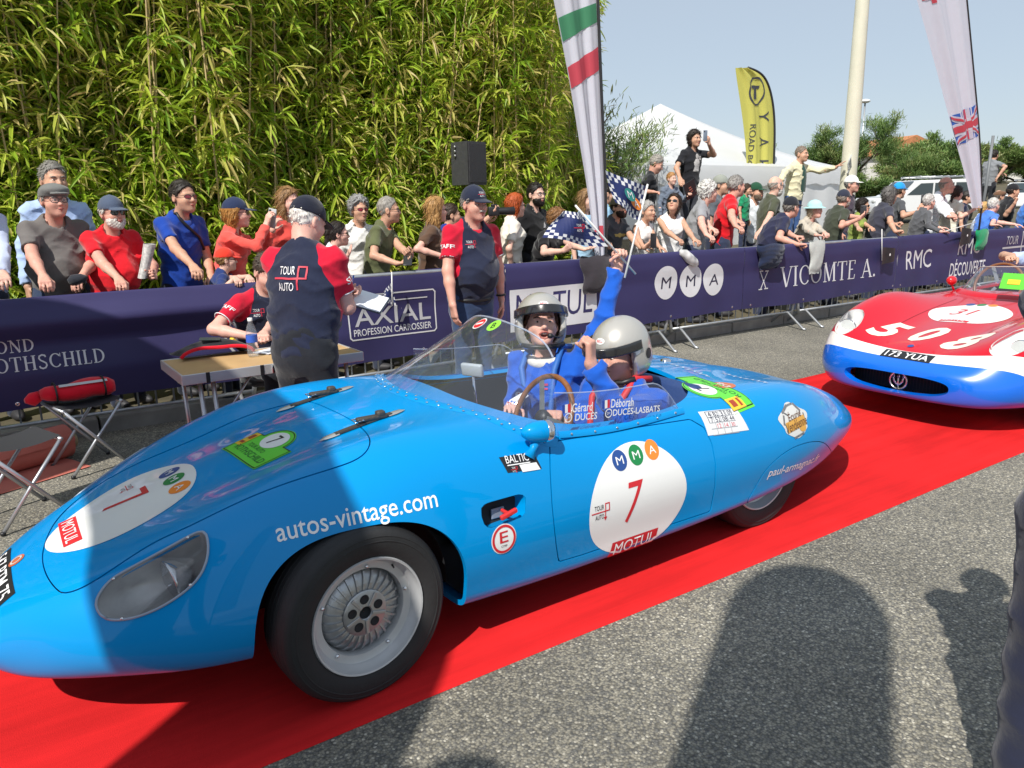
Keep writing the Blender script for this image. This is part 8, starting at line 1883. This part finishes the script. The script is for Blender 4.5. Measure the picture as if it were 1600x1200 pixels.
yprint(ring2d(.22, .035, 36, ry=.25), 1180, 143, (1190, 143), (1180, 133)); yprint(join2d(rect2d(.26, .06, (-.02, .08)), rect2d(.10, .20, (.0, -.05))), 1179, 143, (1190, 143), (1180, 133))
for s, px, py, h_ in (('Y', 1192, 182, .26), ('A', 1192, 222, .24), ('H', 1192, 258, .24), ('T', 1190, 292, .24)): yprint((lambda V_, F_: (np.asarray(V_)*np.array([-1, 1]), [f[::-1] for f in F_]))(*fit_text(s, h_*.8, h_)), px, py, (px, py+10), (px+10, py))
yprint((lambda V_, F_: (np.asarray(V_)*np.array([-1, 1]), [f[::-1] for f in F_]))(*fit_text('ROAD BOOK', 1.1, .13)), 1172, 240, (1172.6, 230), (1182, 240))
# ================================================================== loudspeaker on a stand
sp = on_y(731, 256, 7.25); spk = thing('loudspeaker', 'black loudspeaker on a pole above the crowd in front of the bamboo', 'loudspeaker', (sp[0], 7.25, .1)); zc_ = sp[2]-.1
mb = MB(); mb.prism([(-.15, -.13), (.15, -.13), (.105, .14), (-.105, .14)], zc_-.22, zc_+.22, 'z'); o_ = mb.build('cabinet', mat('speaker_black', (.045, .046, .05), rough=.55, var=.2, vscale=30, bump=.3, bscale=140), spk, False, rot=(0, 0, rad(18)))
mb = MB(); mb.box((-.14, -.142, zc_-.2), (.14, -.131, zc_+.2), .004); mb.build('grille', mat('speaker_grille', (.03, .03, .033), rough=.4, bump=.8, bscale=300), spk, rot=(0, 0, rad(18)))
for k in range(3): mb = MB(); mb.lathe([(.014, .0), (.016, .01), (.001, .012)], 12, (0, 0, 0), 'x'); V_, F_ = mb.data(); obj('knob', V_*np.array([-1, 1, 1]), F_, M_ALU, spk, True, loc=(-.14, .02, zc_+.17-.045*k))
mb = MB(); mb.tube([(0, 0, 0), (0, 0, zc_-.25)], .02, 10); mb.build('pole', M_BLACKP, spk, True)
for k in range(3): a = k*2.09; mb = MB(); mb.tube([(0, 0, .55), (.4*math.cos(a), .4*math.sin(a), .02)], .012, 8); mb.build('tripod_leg', M_BLACKP, spk, True)
# ================================================================== white off-roader parked beyond
cp = on_y(1432, 312, 15.0); suv = thing('off_roader', 'white off-roader with a roof rack parked beyond the crowd', 'car', (cp[0], 15.0, float(bank_h(cp[0], 15.0))-.1), rad(152)); suv.scale = (.9, .9, .9)
M_SUV = mat('suv_white', (.72, .73, .73), rough=.3, coat=.8); M_SUVG = mat('suv_glass', (.03, .045, .05), rough=.05, coat=1)
bodyP = [(-2.2, .45), (2.15, .45), (2.2, .85), (2.12, 1.05), (1.15, 1.12), (.55, 1.68), (-1.95, 1.72), (-2.2, 1.1)]
mb = MB(); mb.prism(bodyP, -.88, .88); o_ = mb.build('body', M_SUV, suv); 
bm_ = bmesh.new(); bm_.from_mesh(o_.data); bmesh.ops.bevel(bm_, geom=bm_.edges[:], offset=.07, segments=3, affect='EDGES'); bm_.to_mesh(o_.data); bm_.free(); smooth_angle(o_, 40)
for sy in (-1, 1):
    for pl in ([(-1.85, 1.14), (-1.78, 1.58), (-.98, 1.58), (-.98, 1.14)], [(-.90, 1.14), (-.90, 1.58), (-.12, 1.57), (-.12, 1.14)], [(-.04, 1.14), (-.04, 1.57), (.46, 1.56), (.98, 1.14)]): mb = MB(); mb.prism(pl, sy*.885-.01, sy*.885+.01); mb.build('side_window', M_SUVG, suv)
    for X_ in (-1.4, 1.4): mb = MB(); mb.lathe([(.12, .12), (.36, .12), (.39, .06), (.39, -.10), (.12, -.10)], 28, (0, 0, 0), 'y'); mb.build('wheel', M_RUBBER, suv, True, loc=(X_, sy*.80, .39))
mb = MB(); mb.add([(1.13, -.74, 1.14), (1.13, .74, 1.14), (.60, .68, 1.635), (.60, -.68, 1.635)], [(0, 1, 2, 3)]); o_ = mb.build('windscreen', M_SUVG, suv); o_.location = (.02, 0, .02)
for yy in (-.62, .62): mb = MB(); mb.tube([(-1.75, yy, 1.80), (.35, yy, 1.80)], .03, 8); mb.build('rack_rail', M_ALU, suv, True)
for X_ in np.linspace(-1.7, .3, 8): mb = MB(); mb.tube([(X_, -.62, 1.83), (X_, .62, 1.83)], .02, 6); mb.build('rack_bar', M_ALU, suv, True)
for sy in (-1, 1): mb = MB(); mb.ellipsoid((2.14, sy*.62, .92), (.06, .16, .09), 8, 12); mb.build('headlight', mat('lens_frost', (.6, .62, .6)), suv, True)
q_ = on_y(1590, 300, 17.); car2 = copy_tree(suv); car2.location = (q_[0]+1.0, 17.0, float(bank_h(q_[0], 17.))-.35); car2.rotation_euler = (0, 0, rad(200)); tag(car2, 'pale vehicle roof parked behind the spectators at the slope', 'car')
# ================================================================== TABLE, STOOLS AND SMALL THINGS ON THE TARMAC
M_TUBE = mat('tube_silver', (.50, .52, .55), rough=.35, metal=.75); M_PLY = mat('table_ply', (.55, .36, .17), rough=.5, var=.12, vscale=4)
tz_ = .735; A = on_z(283, 588, tz_); B = on_z(568, 550, tz_); Cc = on_z(252, 563, tz_); ax = unit(B-A); Lt = np.linalg.norm(B-A); ay = np.array([-ax[1], ax[0], 0]); Wt = max(.52, min(.62, abs((Cc-A)@ay)))
table = thing('folding_table', 'aluminium folding camping table with wooden top in front of the banner', 'table', (float(A[0]), float(A[1]), 0), math.atan2(ax[1], ax[0]))
mb = MB(); mb.box((.012, .012, tz_-.012), (Lt-.012, Wt-.012, tz_-.002)); mb.build('tabletop', M_PLY, table)
for lo_, hi_ in (((0, 0, tz_-.055), (Lt/2-.003, .012, tz_+.002)), ((Lt/2+.003, 0, tz_-.055), (Lt, .012, tz_+.002)), ((0, Wt-.012, tz_-.055), (Lt/2-.003, Wt, tz_+.002)), ((Lt/2+.003, Wt-.012, tz_-.055), (Lt, Wt, tz_+.002)), ((0, .012, tz_-.055), (.012, Wt-.012, tz_+.002)), ((Lt-.012, .012, tz_-.055), (Lt, Wt-.012, tz_+.002))): mb = MB(); mb.box(lo_, hi_, .003); mb.build('edge_trim', mat('table_alu_trim', (.62, .63, .64), rough=.35, metal=.5), table)
for X_ in (.10, .17, Lt-.17, Lt-.10):
    for Y_ in (.05, Wt-.05):
        if X_ in (.17, Lt-.17) and Y_ > .1: continue
        mb = MB(); mb.tube([(X_, Y_, tz_-.05), (X_+(.02 if X_ < 1 else -.02), Y_, .01)], .013, 8); mb.build('leg', M_TUBE, table, True)
for X_, d_ in ((.17, 1), (Lt-.17, -1)): mb = MB(); mb.tube([(X_, .05, tz_-.33), (X_+d_*.22, .06, tz_-.05)], .007, 6); mb.build('brace', M_TUBE, table, True)
mb = MB(); mb.box((Lt/2-.04, -.012, tz_-.05), (Lt/2+.045, -.001, tz_-.005), .003); mb.build('latch', M_CHROME, table, True)
for X_ in (Lt*.12, Lt*.40): mb = MB(); mb.box((X_, -.003, tz_-.056), (X_+.02, -.0005, tz_+.003)); mb.build('trim_strap', M_BLACKP, table)
def on_table(px, py, dz=0.): p = on_z(px, py, tz_+.003); return p+np.array([0, 0, dz])
# dark garment with red edge
g0 = on_table(330, 553); gm = thing('folded_jacket', 'dark garment with bright red edge lying on the folding table', 'jacket', tuple(g0), table.rotation_euler.z)
rows = []; edge = []
for i in range(22):
    u = i/21; row = []
    for j in range(12):
        v = j/11; e = math.sin(u*math.pi)**.5*math.sin(min(1, v*1.1+.12)*math.pi)**.5; row.append((-.20+.42*u+.02*math.sin(v*6), -.12+.27*v+.02*math.sin(u*5), .010+.075*e+.010*math.sin(u*9+v*7)*e))
    rows.append(row); edge.append(row[0])
mb = MB(); mb.grid(np.array(rows)); mb.build('cloth', cloth('#17181d'), gm, True); mb = MB(); mb.tube(np.array(edge)+np.array([0, -.006, .006]), .011, 8); mb.build('red_edge', cloth('#d81028'), gm, True)
mb = MB(); mb.box((-.06, -.045, 0), (.06, .045, .006), .002); tag(mb.build('booklet', mat('booklet_dark', (.03, .05, .05), rough=.5), None, loc=tuple(g0+np.array([.0, -.01, .092])), rot=(0, rad(4), rad(-15))), 'small dark booklet lying on the folded garment', 'booklet')
bt = thing('water_bottle', 'clear plastic water bottle with blue label on the folding table', 'bottle', tuple(on_table(396, 556)))
mb = MB(); mb.lathe([(.001, 0), (.030, .002), (.033, .015), (.031, .05), (.033, .07), (.033, .13), (.031, .15), (.022, .18), (.013, .20), (.013, .215)], 20); mb.build('bottle_wall', glass('bottle_clear', (.90, .94, .97), haze=.10, spec=1.2), bt, True); mb = MB(); mb.lathe([(.0336, .085), (.0338, .09), (.0338, .125), (.0336, .13)], 20); mb.build('label', mat('label_blue', (.04, .12, .55), rough=.4), bt, True); mb = MB(); mb.lathe([(.001, .232), (.0145, .231), (.0145, .212)], 16); mb.build('cap', M_WHITE, bt, True)
wk = thing('handheld_radio', 'black handheld device with yellow top lying on the table beside the bottle', 'radio', tuple(on_table(374, 548, .03))); wk.rotation_euler = (0, rad(-50), rad(25))
mb = MB(); mb.box((-.022, -.014, -.07), (.022, .014, .07), .006); mb.build('case', M_BLACKP, wk, True); mb = MB(); mb.box((-.018, -.0155, .03), (.018, .0155, .075), .004); mb.build('yellow_top', M_YELLOWP, wk, True)
mb = MB(); mb.box((-.10, -.07, 0), (.10, .07, .003)); tag(mb.build('paper_sheet', mat('paper_white', (.75, .77, .82)), None, loc=tuple(on_table(425, 548)), rot=(0, 0, .5)), 'white paper sheet on the table in front of the seated man', 'paper')
# folding stools
def stool(label, base, ang, bag=False, hgt=.44):
    s = thing('folding_stool', label, 'stool', tuple(base), ang)
    for yy in (-.17, .17):
        for d in (1, -1): mb = MB(); mb.tube([(-.17*d, yy, .012), (0, yy+.006*d, hgt*.5), (.17*d, yy, hgt-.01)], .0105, 8); mb.build('leg', M_TUBE, s, True); mb = MB(); mb.ellipsoid((-.17*d, yy, .012), (.015, .015, .014), 6, 8); mb.build('rubber_foot', M_BLACKP, s, True)
    for xx_ in (-.17, .17): mb = MB(); mb.tube([(xx_, -.18, hgt-.01), (xx_, .18, hgt-.01)], .0105, 8); mb.build('seat_bar', M_TUBE, s, True)
    rows = [[(xx_, yy, hgt+.004-.02*(1-(xx_/.17)**2)) for yy in np.linspace(-.16, .16, 6)] for xx_ in np.linspace(-.178, .178, 12)]; mb = MB(); mb.grid(np.array(rows)); mb.build('seat_cloth', mat('stool_cloth', (.025, .026, .03), rough=.9), s, True)
    return s
f1 = on_z(120, 718, .0); f1[2] = 0
s1p = np.array([*on_z(128, 628, .43)[:2], 0]); stool('folding stool with grey tube legs carrying the red pouch', s1p, rad(15))
s2p = np.array([*on_z(18, 690, .43)[:2], 0]); stool('empty folding stool with grey tube legs by the rolled carpet', s2p, rad(20))
pc = on_z(120, 606, .46); pch = thing('pouch', 'bright red padded pouch with a grey reflective stripe on the folding stool', 'pouch', (s1p[0], s1p[1], .455), rad(5))
Pp = np.linspace(-.22, .20, 14); mb = MB(); mb.tube([(X_, .012*math.sin(X_*14), .055+.006*math.sin(X_*25)) for X_ in Pp], np.interp(Pp, [-.22, -.17, -.14, 0, .16, .20], [.028, .05, .045, .062, .06, .035]), 18); V_, F_ = mb.data(); V_ = V_*np.array([1, 1.35, 1]); obj('pouch_body', V_, F_, cloth('#d0122a'), pch, True)
mb = MB(); mb.tube([(-.22, 0, .055), (-.26, .03, .03), (-.30, .02, .03)], [.03, .045, .015], 10); mb.build('pouch_flap', cloth('#d0122a'), pch, True)
rows = [[(X_, -.083*math.cos(a)*(.93+.12*math.cos((X_)*4)), .058+.064*math.sin(a)) for a in (.72, .86, 1.0)] for X_ in np.linspace(-.12, .15, 16)]; mb = MB(); mb.grid(np.array(rows)); mb.build('reflective_stripe', mat('stripe_grey', (.5, .5, .52), rough=.3), pch, True)
for X_ in (-.14, .13): mb = MB(); mb.tube([(X_, .086*math.cos(t), .057+.064*math.sin(t)) for t in np.arange(20)*2*math.pi/20], .006, 6, closed=True); mb.build('pouch_strap', M_BLACKP, pch, True)
# roll of spare carpet
r0 = on_z(-60, 735, .11); r1 = on_z(104, 690, .11); rl = thing('carpet_roll', 'roll of salmon red carpet with cardboard core lying by the stools', 'carpet roll', ((r0[0]+r1[0])/2, (r0[1]+r1[1])/2, .0), math.atan2(r1[1]-r0[1], r1[0]-r0[0])); Lr = np.linalg.norm(r1-r0)
M_SAL = mat('carpet_back_salmon', (.55, .16, .12), rough=.9, var=.08, vscale=6, bump=.2, bscale=200)
rows = [[(X_, (.055+.060*min(1, t/20))*math.cos(t)*1.0, .115+(.055+.060*min(1, t/20))*math.sin(t)) for t in np.linspace(8, 8+6.28*2.2, 60)] for X_ in np.linspace(-Lr/2, Lr/2, 8)]; mb = MB(); mb.grid(np.array(rows)); mb.build('roll', M_SAL, rl, True)
mb = MB(); mb.lathe([(.042, -Lr/2-.04), (.05, -Lr/2-.04), (.05, Lr/2+.05), (.042, Lr/2+.05), (.040, -Lr/2)], 20, (0, 0, .115), 'x'); mb.build('core_tube', mat('cardboard', (.42, .33, .19), rough=.9), rl, True)
mb = MB(); mb.grid(np.array([[(X_, Y_, .006+.012*math.exp(-((Y_+.12)*8)**2)) for Y_ in np.linspace(-.33, -.02, 10)] for X_ in np.linspace(-Lr/2, Lr/2-.05, 8)])); mb.build('loose_flap', M_SAL, rl, True)
# ================================================================== hand flags
M_FNAVY = mat('flag_navy', (.018, .03, .13), rough=.6, transl=.15); M_FWH = mat('flag_cell_white', (.74, .74, .76), rough=.6, transl=.15)
def hand_flag(label, P4, stick, nx=16, ny=10, text=True, dots=False, wave=.012, border=2, name='hand_flag', group='small chequered event flags'):
    """small flag: four corners (tl, tr, br, bl) in the world, chequered border of real squares, white stick"""
    P4 = [np.asarray(p, float) for p in P4]; o = np.asarray(stick[0], float); f = thing(name, label, 'flag', tuple(o), group=group)
    def pt(u, v):
        p = (P4[0]*(1-u)+P4[1]*u)*(1-v)+(P4[3]*(1-u)+P4[2]*u)*v; return p+np.array([0, wave*math.sin(u*7+v*3), wave*.5*math.sin(u*5+1)])-o
    for cls, mm in (('navy', M_FNAVY), ('white', M_FWH)):
        mb = MB()
        for i in range(nx):
            for j in range(ny):
                edge = min(i, nx-1-i, j, ny-1-j) < border; white = edge and (i+j) % 2 == 0
                if white != (cls == 'white'): continue
                mb.add([pt(i/nx, j/ny), pt((i+1)/nx, j/ny), pt((i+1)/nx, (j+1)/ny), pt(i/nx, (j+1)/ny)], [(0, 1, 2, 3)])
        mb.build('flag_cloth' if cls == 'navy' else 'chequer_squares', mm, f)['kind'] = 'stuff'
    if text:
        U = unit(P4[1]-P4[0]+P4[2]-P4[3]); Vv = unit(P4[0]-P4[3]+P4[1]-P4[2]); w = np.linalg.norm(P4[1]-P4[0])*.55; n_ = np.cross(U, Vv); n_ = n_ if n_[1] < 0 else -n_
        c = pt(.5, .5)+n_*.022
        [decal('event_mark', shift2d(fit_text(t_, w*.48, w*.2), 0, v_*w), M_WHITEP, c, U, Vv, None, parent=f, off=0) for t_, v_ in (('TOUR', .2), ('AUTO', -.2))]; decal('event_mark', stroke2d([(-.55*w, 0), (.5*w, 0), (.5*w, .28*w), (.3*w, .28*w), (.3*w, -.3*w)], .06*w), M_RED, c+n_*.001, U, Vv, None, parent=f, off=0)
    if dots:
        U = unit(P4[1]-P4[0]); Vv = unit(P4[0]-P4[3]); n_ = np.array([0, -1., 0])
        for (u, v), mm, ch in (((.45, .50), mat('dot_teal', (.03, .25, .22), rough=.5), 'M'), ((.72, .60), M_ORANGEP, 'A')): c = pt(u, v)+n_*.02; decal('sponsor_dot', disc2d(.035, .035, 20, 2), mm, c, U, Vv, None, parent=f, off=0); decal('sponsor_letter', fit_text(ch, .035), M_WHITEP, c+n_*.002, U, Vv, None, parent=f, off=0)
    mb = MB(); mb.tube([np.asarray(stick[0])-o, np.asarray(stick[1])-o], .0055, 8); mb.build('stick', mat('stick_white', (.72, .72, .70), rough=.4), f, True); return f
yh = 2.93; Q = lambda px, py, dy=0.: on_y(px, py, yh+dy)
hand_flag('chequered navy flag with coloured dots on an upright stick in the co-driver\'s raised hand', [Q(946, 268), Q(1011, 290), Q(1000, 345), Q(962, 318)], (Q(976, 434, -.03), Q(1012, 288)), text=False, dots=True, nx=14, ny=8)
hand_flag('chequered navy flag with event name drooping from a slanted stick in the co-driver\'s hand', [Q(880, 334), Q(908, 326), Q(948, 384), Q(848, 374)], (Q(993, 428, -.02), Q(899, 321)), nx=16, ny=10, wave=.02)
Qb = lambda px, py: on_y(px, py, 5.86)
hand_flag('small chequered pennant hanging from the olive polo man\'s hand over the banner', [Qb(600, 455), Qb(612, 440), Qb(619, 478), Qb(597, 470)], (Qb(613, 478), Qb(612, 425)), nx=8, ny=8, text=False, wave=.004)
def black_flag(label, px, py, w, h, stick):
    o = on_y(px, py, 5.88); f = thing('hand_flag', label, 'flag', tuple(o), group='small black hand flags'); mb = MB(); mb.grid(np.array([[(u*w, .012*math.sin(u*6), -v*h*(1-.25*u)-.25*u*h*.5) for v in np.linspace(0, 1, 6)] for u in np.linspace(0, 1, 10)])); mb.build('flag_cloth', M_BLACKP, f, True)
    s0, s1 = on_y(*stick[0], 5.87)-o, on_y(*stick[1], 5.87)-o; mb = MB(); mb.tube([s0, s1], .006, 8); mb.build('stick', mat('stick_white', (.72, .72, .70)), f, True); decal('flag_mark', disc2d(.018, .018, 12, 1), M_WHITEP, (w*.45, -.03, -h*.45), (1, 0, 0), (0, 0, 1), None, parent=f, off=0)
black_flag('small black flag with pale dot hanging on an upright stick beside VICOMTE lettering', 1380, 386, .30, .24, ((1378, 407), (1378, 358))); black_flag('small black flag with red mark hanging from a slanting stick over RMC lettering', 1503, 355, .30, .28, ((1478, 361), (1525, 347)))
# things hung over the barrier
def drape(name, label, cat, px0, px1, py0, py1, m, puff=.03, nq=0):
    A = on_y((px0+px1)/2, py0, 5.93); wd = abs(on_y(px1, py0, 5.93)[0]-on_y(px0, py0, 5.93)[0]); hh = abs(on_y(px0, py0, 5.93)[2]-on_y(px0, py1, 5.93)[2]); rows = []
    for i in range(26):
        v = i/25; row = []
        for j in range(18):
            t = 2*math.pi*j/17; w_ = wd/2*(1-.35*v*v+.08*math.sin(v*9)); th_ = puff*(math.sin(min(1, v*1.02+.05)*math.pi)**.4)+(.008*abs(math.sin(v*nq*math.pi)) if nq else 0); row.append((w_*math.cos(t)+.03*v*math.sin(v*4), th_*math.sin(t)*(1+.2*math.sin(t*5+v*8))-.01, -hh*v+.012*math.sin(t*3+v*3)))
        rows.append(row)
    mb = MB(); mb.grid(np.array(rows)); o = mb.build(name, m, None, True, loc=(A[0], 5.915, max(A[2], 1.075))); return tag(o, label, cat)
drape('puffer_jacket', 'navy quilted puffer jacket hung over the barrier above the crest', 'jacket', 1182, 1222, 382, 420, cloth('#1d2742'), .07, 6)
drape('cloth_bundle', 'pale grey cloth hanging from the barrier under the aqua sun hat', 'cloth', 1263, 1286, 378, 428, cloth('#b9bcb8'), .035)
drape('jacket', 'dark grey jacket hanging over the barrier above the MOTUL panel', 'jacket', 905, 950, 405, 462, cloth('#3a363c'), .05)
drape('bag', 'bright green cloth bag hanging over the barrier near RMC lettering', 'bag', 1523, 1541, 362, 393, cloth('#0f8a5a'), .05)
# ================================================================== beyond the left edge: inflatable arch with added shadow casters, and a flag whose shadows fall into view
M_INF = mat('arch_pvc', (.03, .04, .12), rough=.4)
arch_ = thing('inflatable_arch', 'navy inflatable finish arch over the carpet outside the view, shading the blue bonnet', 'arch', (-2.05, 2.6, 0)); pts = [(0, -2.07, 0), (0, -2.07, 1.7), (0, -2.05, 3.2), (0, -1.85, 3.8), (0, -1.3, 4.05), (0, -.2, 4.05), (0, 1.1, 4.05), (0, 1.65, 3.8), (0, 1.85, 3.2), (0, 1.87, 1.7), (0, 1.87, 0)]
P_ = cspline(np.linspace(0, 1, len(pts)), pts, np.linspace(0, 1, 60)); mb = MB(); mb.tube(P_, .40, 20); mb.build('tube', M_INF, arch_, True)
for yy in (-2.07, 1.87): mb = MB(); mb.lathe([(.48, 0), (.48, .25), (.40, .35)], 24, (0, yy, 0)); mb.build('foot_collar', M_INF, arch_, True)
mb = MB(); mb.tube([(0, -2.30, 3.6), (0, -2.75, 2.2), (0, -3.3, .9), (0, -3.75, 0)], [.16, .2, .2, .22], 16); mb.build('shadow_leg', M_INF, arch_, True)  # added unseen leg, there to throw a dark wedge on the asphalt
mb = MB(); mb.ellipsoid((0, -2.78, 3.70), (.17, .19, .2), 12, 18); mb.ellipsoid((0, -2.56, 3.42), (.18, .22, .2), 12, 18); mb.build('shadow_lobe', M_INF, arch_, True)  # added unseen lobes, shaped to cast a raised-arms silhouette
mb = MB(); mb.tube([(0, -2.70, 3.25), (0, -3.05, 3.30), (0, -3.10, 3.62), (0, -2.92, 3.74)], .06, 10); mb.build('shadow_loop', M_INF, arch_, True)  # added unseen loop, meant to leave a lit gap in that shadow
ff = thing('feather_flag', 'tall white feather flag outside the view that shades the tarmac', 'flag', (-1.05, -.50, 0), group='tall feather flags')
mb = MB(); rows = []
for z in np.concatenate([np.linspace(.6, 4.5, 14), np.linspace(4.6, 5.05, 12)]):
    w_ = .55+.06*(z/5) if z < 4.5 else .61*math.sqrt(max(0, 1-((z-4.5)/.56)**2)); rows.append([((u-.5)*w_*.515-.0, -(u-.5)*w_*.857, z+.0) for u in np.linspace(0, 1, 8)])
mb.grid(np.array(rows)); mb.build('flag_cloth', mat('flag_opaque_white', (.6, .6, .65), rough=.7), ff, True); mb = MB(); mb.tube([(-.145, .24, 0), (-.145, .24, 4.6)], .02, 8); mb.build('pole', M_BLACKP, ff, True); mb = MB(); mb.box((-.5, -.03, 0), (.3, .6, .02)); mb.build('base_plate', M_BLACKP, ff)
